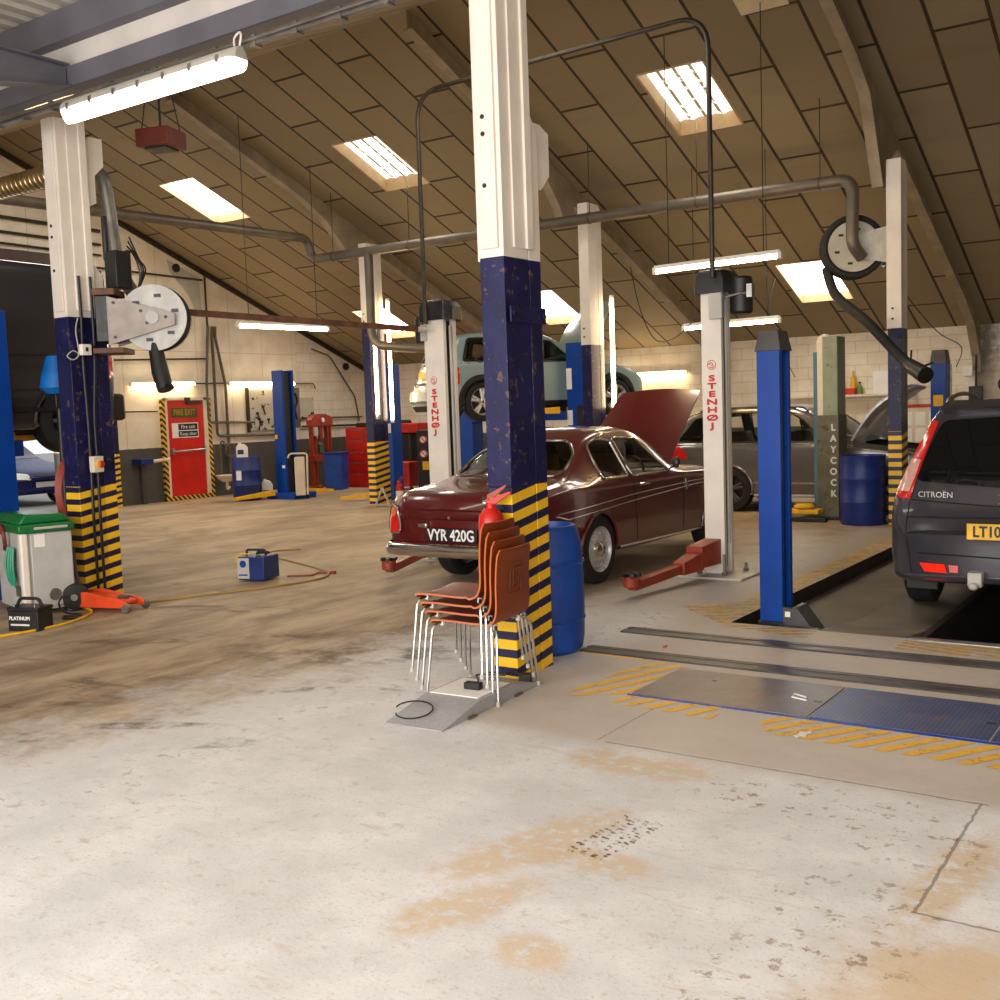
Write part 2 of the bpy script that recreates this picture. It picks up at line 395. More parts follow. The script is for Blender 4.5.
def wall_mat(name, brick, dado, axis, full=False):
    m, t = newmat(name)
    p = t.pos(); q = t.sep(p); h = q[1] if axis == 'y' else q[0]
    n = t.noise(p, 2.2, 5); n2 = t.noise(p, 9, 5, .7)
    base = t.mix(t.step(n, .3, .72), rgb(220, 206, 182), rgb(238, 228, 210))
    base = t.mix(t.math('MULTIPLY', t.step(n2, .6, .72), .25), base, rgb(176, 150, 112))
    b = t.n('ShaderNodeTexBrick', offset=.5, offset_frequency=2)
    t.put(b.inputs['Vector'], t.comb(t.math('ADD', h, 60.0), q[2]))
    b.inputs['Scale'].default_value = 1; b.inputs['Brick Width'].default_value = .45 if brick else .93; b.inputs['Row Height'].default_value = .225 if brick else 3.1
    b.inputs['Mortar Size'].default_value = .008; b.inputs['Mortar Smooth'].default_value = .3
    if not brick: b.offset = 0
    base = t.mix(t.math('MULTIPLY', b.outputs['Fac'], .45 if brick else .6), base, rgb(170, 150, 120))
    if dado:
        d = t.math('LESS_THAN', q[2], t.math('ADD', 1.11, t.math('MULTIPLY', n2, .02)))
        base = t.mix(d, base, t.mix(n, rgb(66, 64, 60), rgb(88, 84, 78)))
    # soot and damp around the right-hand pilaster
    if brick:
        dx = t.math('ABSOLUTE', t.math('ADD', h, 3.72))
        s_ = t.math('MULTIPLY', t.step(t.math('ADD', dx, t.math('MULTIPLY', n2, .6)), .62, .3), .8)
        base = t.mix(t.math('MULTIPLY', s_, t.step(q[2], 1.4, 2.4)), base, rgb(84, 66, 44))
    t.bsdf(base, .55, 0, bump=t.math('ADD', t.math('MULTIPLY', b.outputs['Fac'], -1.0), t.math('MULTIPLY', n2, .4)), bstr=.3, bdist=.008)
    return m
m_gable = wall_mat('painted_sheet_wall', False, True, 'y'); m_brickw = wall_mat('painted_brick_wall', True, True, 'x')
m_brickg = wall_mat('painted_brick_gable', True, True, 'y')

# ------------------------------------------------------------------ the building
XL, XR, YB, YR, YV = -18.3, 4.6, 20.64, 10.95, 5.62
def roof_z(y):
    return 2.85 + .398 * (YB - y) if y >= YR else 6.707 - .398 * (YR - y)
FLZ = []
def grid_skip(xs, ys, zf, holes):
    mb = MB(); xs, ys = sorted(set(xs)), sorted(set(ys))
    for i in range(len(xs) - 1):
        for j in range(len(ys) - 1):
            cx, cy = (xs[i] + xs[i + 1]) / 2, (ys[j] + ys[j + 1]) / 2
            if any(a < cx < b and c < cy < d for a, b, c, d in holes): continue
            mb.add([(xs[i], ys[j], zf(ys[j])), (xs[i + 1], ys[j], zf(ys[j])), (xs[i + 1], ys[j + 1], zf(ys[j + 1])), (xs[i], ys[j + 1], zf(ys[j + 1]))], [(0, 1, 2, 3)])
    return mb
def flip_down(o):
    return o
SK = [(x - .45, x + .45, a, b) for a, b in ((12.95, 14.25), (17.95, 19.3)) for x in (-6.09, -11.48, -15.74)]
SKN = [(x - .45, x + .45, 7.62, 8.92) for x in (-6.09, -11.6, -15.74)]
struct('ceiling', grid_skip([XL, XR] + [v for s in SK for v in s[:2]], [YR, YB] + [v for s in SK for v in s[2:]], roof_z, SK), m_ceil, fix=False, smooth=False)
struct('ceiling', grid_skip([XL, XR] + [v for s in SKN for v in s[:2]], [YV, YR] + [v for s in SKN for v in s[2:]], lambda y: 6.707 - .398 * (YR - y), SKN), m_ceil2, fix=False, smooth=False)
# a paler replacement board high on the slope
m_pale = mat('pale_board', rgb(222, 204, 168), .6, var=.05)
mb = MB(); mb.add([(-4.88, 11.2, roof_z(11.2) - .012), (-4.31, 11.2, roof_z(11.2) - .012), (-4.31, 12.37, roof_z(12.37) - .012), (-4.88, 12.37, roof_z(12.37) - .012)], [(0, 1, 2, 3)])
mb.add([p + V((0, 0, .008)) for p in mb.v], [(3, 2, 1, 0)])
struct('trim_1', mb, m_pale)

# skylights: timber reveal and a ribbed translucent sheet that lets the sky in
def sky_pane(name, ribs, k):
    m, t = newmat(name); q = t.sep(t.obj())
    f = t.math('FRACT', t.math('ADD', t.math('DIVIDE', q[0], .225), 20.3))
    rib = t.step(t.math('ABSOLUTE', t.math('SUBTRACT', f, .5)), .42, .30) if ribs else None
    sp = t.step(t.noise(t.obj(), 9, 4), .40, .46)
    c = rgb(255, 250, 240)
    if ribs:
        c = t.mix(t.math('MULTIPLY', rib, sp), c, c); c = t.mix(t.math('SUBTRACT', 1.0, t.math('MAXIMUM', rib, t.math('MULTIPLY', t.math('SUBTRACT', 1.0, sp), .4))), c, rgb(96, 82, 52))
    e = t.n('ShaderNodeEmission'); t.put(e.inputs[0], c); e.inputs[1].default_value = k
    t.put(t.n('ShaderNodeOutputMaterial').inputs[0], e.outputs[0]); return m
m_pane = sky_pane('skylight_sheet', False, 7.0); m_paner = sky_pane('ribbed_skylight_sheet', True, 1.9)
m_reveal = mat('reveal_board', rgb(196, 164, 120), .6, var=.06)
wn = 0
for i, (a, b, c, d) in enumerate(SK + SKN):
    wn += 1
    z = roof_z; hgt = .2 if i in (0, 1) else .14
    mb = MB()
    e = [(a, c), (b, c), (b, d), (a, d)]
    for k in range(4):
        (x0, y0), (x1, y1) = e[k], e[(k + 1) % 4]
        ox = .03 if k == 1 else -.03 if k == 3 else 0; oy = -.03 if k == 0 else .03 if k == 2 else 0
        mb.add([(x0, y0, z(y0) - .004), (x1, y1, z(y1) - .004), (x1, y1, z(y1) + hgt + .02), (x0, y0, z(y0) + hgt + .02),
                (x0 + ox, y0 + oy, z(y0) - .004), (x1 + ox, y1 + oy, z(y1) - .004), (x1 + ox, y1 + oy, z(y1) + hgt + .02), (x0 + ox, y0 + oy, z(y0) + hgt + .02)],
               [(0, 1, 2, 3), (7, 6, 5, 4), (0, 4, 5, 1), (3, 2, 6, 7)])
    w = struct('window_%d' % wn, mb, m_reveal, smooth=False)
    rows = []
    for j in range(9):
        y = c + (d - c) * j / 8
        rows.append([V((a + (b - a) * k / 64, y, z(y) + hgt + .015 * math.sin(2 * PI * (a + (b - a) * k / 64) / .225))) for k in range(65)])
    o = MB().sheet(rows).build('pane', m_paner if i in (0, 1) else m_pane, w, world=True, fix=False)

# floor with the sunken lift bay and the inspection pit
RX0, RX1, RY0, RY1, PX0, PX1 = -3.12, 1.0, 7.5, 13.6, -1.82, -.62
def flat(x0, x1, y0, y1, z):
    return [(x0, y0, z), (x1, y0, z), (x1, y1, z), (x0, y1, z)]
mb = grid_skip([XL - .25, XR, RX0, RX1], [-4, YB, RY0, RY1], lambda y: 0., [(RX0, RX1, RY0, RY1)])
struct('floor', mb, m_floor, fix=False, smooth=False)
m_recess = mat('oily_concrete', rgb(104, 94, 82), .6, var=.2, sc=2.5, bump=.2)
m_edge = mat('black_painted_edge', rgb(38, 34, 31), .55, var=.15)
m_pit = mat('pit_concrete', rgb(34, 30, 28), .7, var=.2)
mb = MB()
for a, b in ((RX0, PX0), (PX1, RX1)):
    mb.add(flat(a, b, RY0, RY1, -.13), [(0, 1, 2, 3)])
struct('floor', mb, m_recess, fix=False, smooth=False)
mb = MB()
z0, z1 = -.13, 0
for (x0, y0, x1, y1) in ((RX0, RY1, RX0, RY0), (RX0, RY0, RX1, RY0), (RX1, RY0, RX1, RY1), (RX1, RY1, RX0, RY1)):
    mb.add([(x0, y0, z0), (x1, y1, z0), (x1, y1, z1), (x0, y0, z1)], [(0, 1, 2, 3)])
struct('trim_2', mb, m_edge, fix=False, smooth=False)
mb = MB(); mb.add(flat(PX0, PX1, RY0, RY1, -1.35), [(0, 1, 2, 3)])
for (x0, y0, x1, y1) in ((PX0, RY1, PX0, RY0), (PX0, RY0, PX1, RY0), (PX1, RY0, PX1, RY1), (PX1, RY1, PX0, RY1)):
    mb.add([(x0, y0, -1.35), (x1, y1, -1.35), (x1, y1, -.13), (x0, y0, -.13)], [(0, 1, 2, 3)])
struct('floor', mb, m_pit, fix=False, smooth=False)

# walls
def wall_piece(mb, ys, zlo, x0, x1):
    poly = [(ys[0], zlo), (ys[-1], zlo)] + [(y, (roof_z(y) if y >= YV - .01 else 5.0) + .06) for y in ys[::-1]]
    mb.prism(poly, x0, x1, 'X')
mb = MB()
wall_piece(mb, [-4, YV - .02], 0, XL - .25, XL); wall_piece(mb, [YV, 9.2], 0, XL - .25, XL); wall_piece(mb, [9.2, YR, 12.0], 2.9, XL - .25, XL)
wall_piece(mb, [12.0, 18.25], 0, XL - .25, XL)
struct('wall_left', mb, m_gable, smooth=False)
mb = MB(); wall_piece(mb, [18.25, YB + .2], 0, XL - .25, XL - .02); struct('wall_left', mb, m_brickg, smooth=False)
mb = MB().box(XL - .25, YB, 0, XR + .25, YB + .25, 3.0); struct('wall_back', mb, m_brickw, smooth=False)
mb = MB(); wall_piece(mb, [-4, YV - .02], 0, XR, XR + .25); wall_piece(mb, [YV, YR, YB], 0, XR, XR + .25); struct('wall_right', mb, m_gable, smooth=False)
mb = MB().box(XL, -4.2, 0, -9.5, -4, 5.0).box(-9.5, -4.2, 4.3, XR, -4, 5.0); struct('wall_front', mb, m_gable, smooth=False)
# gutter line of the gable and eaves, jamb of the doorway
mb = MB()
for i in range(12):
    y0, y1 = YR + (YB - YR) * i / 12, YR + (YB - YR) * (i + 1) / 12
    mb.add([(XL, y0, roof_z(y0) - .12), (XL + .05, y0, roof_z(y0) - .12), (XL + .05, y0, roof_z(y0) - .01), (XL, y0, roof_z(y0) - .01),
            (XL, y1, roof_z(y1) - .12), (XL + .05, y1, roof_z(y1) - .12), (XL + .05, y1, roof_z(y1) - .01), (XL, y1, roof_z(y1) - .01)],
           [(0, 1, 5, 4), (1, 2, 6, 5), (2, 3, 7, 6), (3, 0, 4, 7)])
struct('trim_3', mb, m_pipe, smooth=False)
# front bay: ribbed steel deck and its slate-grey beams
rows = []
for y in (-4.0, 1.0, YV + .05):
    r = []
    for k in range(int((XR - XL) / .2)):
        x = XL + k * .2
        r += [V((x, y, 5.02)), V((x + .1, y, 5.02)), V((x + .115, y, 4.985)), V((x + .185, y, 4.985))]
    rows.append(r)
m_deck = mat('galvanised_deck', rgb(206, 198, 188), .5, .15, var=.05)
struct('ceiling', MB().sheet(rows), m_deck, fix=False, smooth=False)
def ibeam_x(mb, x0, x1, y, z0, z1, w=.12, t_=.014):
    mb.box(x0, y - w / 2, z0, x1, y + w / 2, z0 + t_).box(x0, y - w / 2, z1 - t_, x1, y + w / 2, z1).box(x0, y - .006, z0 + t_, x1, y + .006, z1 - t_)
m_fascia = mat('pale_fascia', rgb(214, 208, 200), .5, var=.05, sc=3)
mb = MB(); ibeam_x(mb, -12, XR, 5.55, 4.39, 4.55); mb.box(-12, 5.47, 4.39, XR, 5.485, 4.55)
tag(mb.build('steel_beam', m_beam, bev=.003), 'long slate-grey lower beam under the pale fascia at the head of the columns', 'beam')
mb = MB().box(-12, 5.42, 4.74, XR, 5.56, 4.985)
tag(mb.build('steel_beam', m_beam, bev=.003), 'long slate-grey upper beam just under the ribbed metal deck', 'beam')
struct('trim_4', MB().box(-12, 5.53, 4.55, XR, 5.56, 4.74), m_fascia)
mb = MB()
mb.prism([(5.46, 4.39), (5.46, 4.545), (-3.9, 4.545), (-3.9, 4.1), (3.6, 4.1), (4.4, 4.2)], -7.92, -7.90, 'X')
mb.box(-7.98, -3.9, 4.545, -7.84, 5.46, 4.56)
mb.prism([(5.46, 4.38), (5.46, 4.395), (4.4, 4.215), (3.6, 4.115), (-3.9, 4.115), (-3.9, 4.1), (3.6, 4.1), (4.4, 4.2)], -7.98, -7.84, 'X')
tag(mb.build('steel_beam', m_beam, bev=.003), 'slate-grey cross beam running from the left column head towards the front', 'beam')

# fire exit door in the left wall
D0, D1 = 14.44, 15.38
m_fire = mat('fire_door_red', rgb(206, 30, 16), .35, var=.1, sc=3)
d = tag(MB().box(XL + .005, D0, .04, XL + .05, D1, 2.08).build('door_1', m_fire, bev=.004), 'red fire exit door with push bar in a hazard-taped frame', 'door', kind='structure')
mb = MB().box(XL, D0 - .06, .02, XL + .07, D0, 2.14).box(XL, D1, .02, XL + .07, D1 + .1, 2.14).box(XL, D0 - .06, 2.08, XL + .07, D1 + .1, 2.15)
mb.build('frame', m_cream, d, world=True, bev=.004)
mb = MB().box(XL, D0 - .15, 0, XL + .074, D0 - .06, 2.1).box(XL, D1 + .1, 0, XL + .074, D1 + .19, 2.12).box(XL, D0 - .15, -.0, XL + .078, D1 + .19, .09)
o = mb.build('hazard_tape', m_tape, d, world=True)
MB().tube([(XL + .12, D0 + .06, 1.02), (XL + .12, D1 - .05, 1.04)], .018).box(XL + .05, D0 + .03, .96, XL + .12, D0 + .09, 1.08).box(XL + .05, D1 - .08, .98, XL + .12, D1 - .02, 1.1).build('push_bar', m_steel, d, world=True)
MB().box(XL + .05, D0 + .5, 2.0, XL + .1, D1 - .08, 2.06).box(XL + .05, D0 + .44, 2.06, XL + .12, D0 + .56, 2.14).build('door_closer', m_pipe, d, world=True)
m_sgreen = mat('olive_sign', rgb(76, 78, 22), .5, var=.04); m_sgold = mat('gold_lettering', rgb(160, 136, 40), .5)
s1 = MB().box(XL + .05, D0 + .1, 1.72, XL + .058, D1 - .16, 1.93).build('exit_sign', m_sgreen, d, world=True)
lettering('FIRE EXIT', .17, m_sgold, s1, (XL + .061, D0 + .44, 1.825), '+X', bold=.004, wide=.8)
s1 = MB().box(XL + .05, D0 + .1, 1.3, XL + .058, D1 - .16, 1.61).build('keep_clear_sign', m_paper, d, world=True)
MB().box(XL + .058, D0 + .26, 1.46, XL + .0605, D1 - .18, 1.59).build('green_panel', m_letblack, s1, world=True)
MB().box(XL + .058, D0 + .26, 1.32, XL + .0605, D1 - .18, 1.44).build('blue_panel', m_navy, s1, world=True)
lettering('Fire exit', .11, m_letwhite, s1, (XL + .063, D0 + .51, 1.525), '+X')
lettering('Keep clear', .1, m_letwhite, s1, (XL + .063, D0 + .51, 1.38), '+X')

# ------------------------------------------------------------------ columns and roof frames
def shift(o, y0):
    return o
def column(label, xc, yc, wx, wy, ztop, zblue, zhaz, kind, rz=0., zrear=3.45):
    """twin-channel steel column, hazard bands below, navy, then white casing"""
    r = thing('support_column', label, 'column', (xc, yc, 0), rz)
    hx, hy = wx / 2, wy / 2
    seam = hy * .33
    def pair(z0, z1):
        return MB().box(-hx, -hy, z0, hx, seam - .006, z1).box(-hx, seam + .006, z0, hx, hy, z1).box(-hx + .012, -hy + .02, z0, hx - .012, hy - .02, z1)
    pair(0, zhaz).build('hazard_band', m_hazard, r, bev=.004)
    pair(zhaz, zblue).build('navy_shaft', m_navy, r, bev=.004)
    zr = ztop if kind == 'far' else zrear
    mb = MB().box(-hx, -hy, zblue, hx, seam - .006, ztop).prism([(seam + .006, zblue), (hy, zblue), (hy, zr - .1), (hy - .08, zr), (seam + .006, zr)], -hx, hx, 'X').box(-hx + .012, -hy + .02, zblue, hx - .012, seam, ztop)
    if kind == 'near':        # channel casing standing proud of the shaft on two faces
        mb.box(-hx - .05, -hy + .05, zblue - .01, -hx, hy - .05, ztop)
        mb.box(-hx + .03, -hy - .018, zblue + .05, hx - .03, -hy, ztop)
        mb.box(hx, -hy + .1, zblue + .06, hx + .014, seam + .02, ztop).box(hx + .0, seam - .05, zblue + .06, hx + .03, seam + .02, ztop)
    else:
        mb.box(-hx - .02, -hy + .03, zblue, -hx, -hy + .06, ztop).box(-hx - .02, hy - .06, zblue, -hx, hy - .03, ztop)
    o = mb.build('white_casing', m_white, r, bev=.004)
    for z in ((zblue + .72, zblue + .82, zblue + .42) if kind == 'near' else (zblue + .25, zblue + .12)):
        MB().cyl((-.02, -hy - .024, z), (-.02, -hy - .01, z), .014, n=10).build('bolt_hole', m_black, r)
    return r
cc = column('navy and white column with yellow hazard bands behind the stacked chairs', -3.705, 5.57, .175, .41, 4.62, 2.56, 1.18, 'near')
MB().prism([(.0, 3.05), (.0, 3.42), (.10, 3.42), (.2, 3.38), (.2, 3.12), (.1, 3.02)], .03, .05, 'X').xf(Matrix.Translation((0, .2, 0))).build('bracket', m_white, cc)
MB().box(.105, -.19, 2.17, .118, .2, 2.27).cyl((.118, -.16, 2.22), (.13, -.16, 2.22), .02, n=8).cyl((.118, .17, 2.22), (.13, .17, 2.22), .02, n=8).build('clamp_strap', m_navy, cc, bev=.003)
lc = column('navy and white column with yellow hazard bands beside the green-lidded cabinet', -8.88, 6.11, .21, .40, 4.40, 2.63, 1.08, 'near', zrear=3.12)
MB().prism([(.0, 3.62), (.0, 4.15), (.12, 4.3), (.26, 4.3), (.26, 4.05), (.16, 3.95), (.16, 3.7)], .03, .05, 'X').xf(Matrix.Translation((0, .06, 0))).build('bracket', m_white, lc)
c3 = column('far hazard-banded column with two upright tube lights and a grey duct', -13.0, 14.95, .18, .4, 4.7, 3.2, 1.15, 'far')
c4 = column('middle far column behind the raised pale blue car and the maroon saloon', -8.33, 14.75, .17, .42, 4.75, 2.6, 1.15, 'far')
c5 = column('far right hazard-banded column carrying the hose reel', -3.615, 14.28, .17, .30, 4.6, 2.50, 1.2, 'far')
c6 = column('slim hazard-banded post against the left wall, half hidden by the near column', -18.16, 13.0, .2, .2, 3.6, 1.75, 1.05, 'far')

def rafter(label, x, ycol, zk):
    t_ = .07
    lo = lambda y, d: roof_z(y) - d
    mb = MB()
    poly = [(YR, lo(YR, .01)), (ycol + .2, lo(ycol + .2, .01)), (ycol + .2, zk), (ycol - .18, zk), (ycol - .32, zk + .22), (ycol - .75, lo(ycol - .75, .34)), (ycol - 1.3, lo(ycol - 1.3, .24)), (YR, lo(YR, .24))]
    web = MB().prism(poly, x - .015, x + .015, 'X')
    web.prism([(ycol + .2, lo(ycol + .2, .01)), (YB - .02, lo(YB, .01)), (YB - .02, 2.0), (YB - .26, 2.0), (YB - .3, 2.3), (YB - .8, lo(YB - .8, .36)), (YB - 1.6, lo(YB - 1.6, .26)), (ycol + .6, lo(ycol + .6, .26)), (ycol + .2, zk + .3)], x - .015, x + .015, 'X')
    r = thing('roof_rafter', label, 'rafter', (x, ycol, zk))
    web.build('web', m_raft, r, world=True, smooth=False)
    def flange(pts):
        k = MB(); n = len(pts); vs_ = []
        for y, z in pts: vs_ += [(x - t_, y, z), (x + t_, y, z), (x + t_, y, z + .016), (x - t_, y, z + .016)]
        fs_ = []
        for i in range(n - 1):
            a = i * 4; b = a + 4
            fs_ += [(a, a + 1, b + 1, b), (a + 1, a + 2, b + 2, b + 1), (a + 2, a + 3, b + 3, b + 2), (a + 3, a, b, b + 3)]
        fs_ += [(3, 2, 1, 0), ((n - 1) * 4, (n - 1) * 4 + 1, (n - 1) * 4 + 2, (n - 1) * 4 + 3)]
        return k.add(vs_, fs_)
    k = flange([(YR, lo(YR, .25)), (ycol - 1.3, lo(ycol - 1.3, .25)), (ycol - .75, lo(ycol - .75, .35)), (ycol - .32, zk + .2), (ycol - .2, zk - .02)])
    k2 = flange([(ycol + .6, lo(ycol + .6, .27)), (YB - 1.6, lo(YB - 1.6, .27)), (YB - .8, lo(YB - .8, .37)), (YB - .31, 2.28), (YB - .27, 2.0)])
    k.add(k2.v, k2.f)
    k.build('flange', m_raft, r, world=True)
    return r
rafter('haunched roof rafter above the far right column', -3.82, 14.35, 4.3)
rafter('haunched roof rafter above the middle far column', -8.72, 14.75, 4.5)
rafter('haunched roof rafter above the far column with the upright tube lights', -13.38, 14.95, 4.45)
# pilaster under the right-hand rafter and the corner pilaster
MBP = MB().box(-4.06, YB - .28, 0, -3.84, YB, 2.05)
tag(MBP.build('wall_pilaster', m_white, bev=.008), 'white pilaster on the back wall under the right-hand rafter foot', 'pilaster')

# ------------------------------------------------------------------ lights of the place
WARM = (1., .70, .36, 1)
m_tube = emit('warm_tube', (1., .70, .34, 1), 58.)
m_tubef = emit('diffuser_glow', (1., .90, .74, 1), 7.)
m_tubed = emit('dim_warm_tube', (1., .74, .42, 1), 24.)
def batten(label, a, b, group=None, rad=.022, body=True, m=None, hang=None, down=V((0, 0, -1))):
    """fluorescent batten from a to b: steel spine, tube, end caps"""
    a, b = V(a), V(b); mid = (a + b) / 2
    r = thing('fluorescent_light', label, 'light', mid, 0, group)
    d = (b - a).normalized(); u = -down
    sd = d.cross(u).normalized()
    k = MB()
    P = [a + sd * .035 + u * .03, a - sd * .035 + u * .03, a - sd * .02 + u * .075, a + sd * .02 + u * .075]
    L = b - a
    k.add(P + [p + L for p in P], [(3, 2, 1, 0), (4, 5, 6, 7), (0, 1, 5, 4), (1, 2, 6, 5), (2, 3, 7, 6), (3, 0, 4, 7)])
    k.build('batten', m_white, r, world=True)
    MB().cyl(a + d * .02, b - d * .02, rad, n=10).build('tube', m or m_tube, r, world=True)
    for p in (a, b): MB().cbox(p + u * .01, (.05, .05, .08), math.atan2(d.y, d.x)).build('end_cap', m_white, r, world=True)
    if hang:
        for s_ in (.12, .88):
            p = a + L * s_ + u * .07
            MB().tube([p, V((p.x, p.y, roof_z(p.y) - .02))], .006, n=6).build('hanging_wire', m_pipe, r, world=True)
    return r
batten('short wall light above the fire exit door', (XL + .1, 13.58, 2.40), (XL + .1, 15.16, 2.42), down=V((.8, 0, -.6)).normalized(), rad=.03, m=m_tubed)
batten('wall light above the tool board', (XL + .1, 16.11, 2.42), (XL + .1, 18.08, 2.42), down=V((.8, 0, -.6)).normalized(), rad=.03, m=m_tubed)
batten('long hanging light behind the brown rusty bar', (-12.9, 11.65, 3.1), (-12.7, 13.45, 3.1), hang=True, rad=.03)
batten('bright light on the back wall behind the middle far column', (-11.15, YB - .12, 2.28), (-9.4, YB - .12, 2.28), down=V((0, -.8, -.6)).normalized(), rad=.035, m=m_tubed)
batten('upper hanging light over the white lift post with the motor', (-6.07, 12.38, 3.3), (-4.4, 12.21, 3.3), hang=True, rad=.026)
batten('lower hanging light crossing behind the white lift post with the motor', (-6.9, 15.0, 2.76), (-5.35, 14.8, 2.76), hang=True, rad=.024)
batten('upright light on the far column near the middle', (-8.17, 15.1, 3.34), (-8.17, 15.1, 1.6), down=V((.5, -.86, 0)), rad=.03, m=m_tubed)
batten('left one of two upright lights on the far column beside the grey duct', (-12.78, 14.72, 3.7), (-12.78, 14.72, 1.6), down=V((.3, -.95, 0)), rad=.02, m=m_tubed)
batten('right one of two upright lights on the far column beside the grey duct', (-12.84, 15.2, 3.7), (-12.84, 15.2, 1.52), down=V((.6, -.8, 0)), rad=.03, m=m_tubed)
# weatherproof twin fitting under the front beam
r = thing('weatherproof_light', 'large twin-tube light with clear cover under the front beam', 'light', (-6.75, 5.35, 4.09))
def shell(z0, z1, w0, w1, m, name):
    k = MB(); rows = []
    for x, s_ in ((-1.01, .55), (-.985, .9), (-.94, 1.), (.94, 1.), (.985, .9), (1.01, .55)):
        rows.append([V((x, math.cos(a) * w1 * s_, z0 + (z1 - z0) * math.sin(a))) for a in [PI * j / 10 for j in range(11)]])
    k.sheet(rows)
    k.add([rows[0][j] for j in range(11)], [tuple(range(11))]).add([rows[-1][j] for j in range(11)], [tuple(range(10, -1, -1))])
    return k.build(name, m, r)
shell(.045, .13, .09, .095, m_lgrey, 'housing')
shell(.04, -.045, .09, .085, m_tubef, 'diffuser')
for i in range(7):
    for s_ in (-1, 1): MB().cbox((-.87 + i * .29, s_ * .095, .05), (.03, .012, .05)).build('clip', m_steel, r)
MB().tube(catmull([(.95, 0, .13), (.93, .02, .2), (.97, .03, .235), (1.02, .0, .2), (1.0, 0, .13)], 6), .008, n=6).build('cable_loop', m_white, r)
k = MB().box(-9.0, 5.42, 4.235, -3.0, 5.47, 4.29)
for i in range(16): k.box(-8.9 + i * .4, 5.41, 4.22, -8.86 + i * .4, 5.48, 4.30)
k.tube([(-9.0, 5.40, 4.26), (-3.0, 5.40, 4.27)], .012, n=6)
tag(k.build('cable_tray', m_grey), 'grey cable tray with clips running under the front beam', 'cable tray')

def lamp(name, kind, loc, energy, color, size=1., sy=None, rot=(0, 0, 0), spread=None):
    l = bpy.data.lights.new(name, kind); l.energy = energy; l.color = color[:3]
    if kind == 'AREA':
        l.size = size
        if sy: l.shape = 'RECTANGLE'; l.size_y = sy
        if spread: l.spread = spread
    o = bpy.data.objects.new(name, l); C.objects.link(o); o.location = loc; o.rotation_euler = rot
    return o
# daylight through the wide open front, behind the photographer, and through the skylights
lamp('daylight_front', 'AREA', (-2.4, -3.7, 2.4), 790, (1., .955, .93), 12, 3.8, (math.radians(80), 0, 0))
for i, (a, b, c, d) in enumerate(SK + SKN):
    y = (c + d) / 2; s_ = 1 if i < 6 else -1
    lamp('skylight_day', 'AREA', ((a + b) / 2, y, roof_z(y) - .02), 26, (1., .93, .84), .85, 1.2, (-.379 * s_, 0, 0))
lamp('doorway_day', 'AREA', (XL - .2, 10.6, 1.5), 40, (1., .97, .95), 2.6, 2.6, (0, math.radians(-90), 0))
w = bpy.data.worlds.new('World'); bpy.context.scene.world = w; w.use_nodes = True
t = NT(w); bg = t.n('ShaderNodeBackground'); bg.inputs[0].default_value = (.95, .97, 1., 1); bg.inputs[1].default_value = .9
t.put(t.n('ShaderNodeOutputWorld').inputs[0], bg.outputs[0])

# ------------------------------------------------------------------ ducts, pipes and reels
def spiral(path, r, name, label, n=16, seam=True):
    k = MB().tube(path, r, n)
    return tag(k.build(name, m_spiral, ang=50), label, 'duct')
path = bend([(-13.55, 8.2, 4.62), (-13.55, 14.0, 4.75), (-13.0, 14.0, 4.40)], .2) 
o = thing('exhaust_duct', 'long grey spiral exhaust duct running across under the ceiling to the right-hand hose reel', 'duct', (-8, 14, 4.3))
main = bend([(-13.55, 8.0, 4.66), (-13.55, 13.95, 4.76), (-13.52, 14.0, 4.40), (-4.08, 14.0, 4.40), (-4.08, 13.93, 3.58), (-4.0, 14.08, 3.42)], .2, 8)
MB().tube(main, .078, 16).build('duct_run', m_spiral, o, world=True, ang=50)
for i in range(6):
    k = MB()
    x = -13.0 + i * 1.7; k.tube([(x - .08, 14, 4.4 - .02)] + [(x, 14 + .083 * math.cos(a), 4.4 + .083 * math.sin(a)) for a in [PI * 2 * j / 12 for j in range(13)]], .006, n=5)
    k.tube([(x, 14, 4.48), (x, 14, roof_z(14) - .02)], .007, n=6)
    k.build('hanger', m_pipe, o, world=True)
o = thing('exhaust_duct', 'upright grey duct dropping beside the far column and bending towards the white lift post', 'duct', (-12.45, 14.0, 3.5))
MB().tube(bend([(-12.2, 14.0, 4.36), (-12.2, 14.0, 2.82), (-10.6, 14.0, 2.64)], .3, 8), .075, 16).build('duct_run', m_spiral, o, world=True, ang=50)
m_brass = mat('bright_spiral_steel', rgb(196, 168, 118), .3, .85, var=.12, sc=5, bump=.2)
o = thing('exhaust_duct', 'wide bright spiral duct entering at the left edge behind the near column', 'duct', (-9.9, 6.45, 4.1))
k = MB().tube(bend([(-13.4, 6.45, 4.10), (-9.3, 6.45, 4.10), (-9.0, 6.45, 4.06)], .1), .105, 20)
k.build('duct_run', m_brass, o, world=True, ang=50)
k = MB()
for i in range(52):
    x = -13.3 + i * .08; k.tube([(x + .08 * j / 14, 6.45 + .107 * math.cos(2 * PI * j / 14), 4.10 + .107 * math.sin(2 * PI * j / 14)) for j in range(15)], .005, n=4)
k.build('spiral_seam', m_brass, o, world=True)
k = MB().tube(bend([(-9.0, 6.45, 4.06), (-8.86, 6.45, 3.95), (-8.80, 6.5, 3.1), (-8.5, 6.50, 2.75)], .12), .065, 16)
k.build('drop_hose', m_grey, o, world=True)

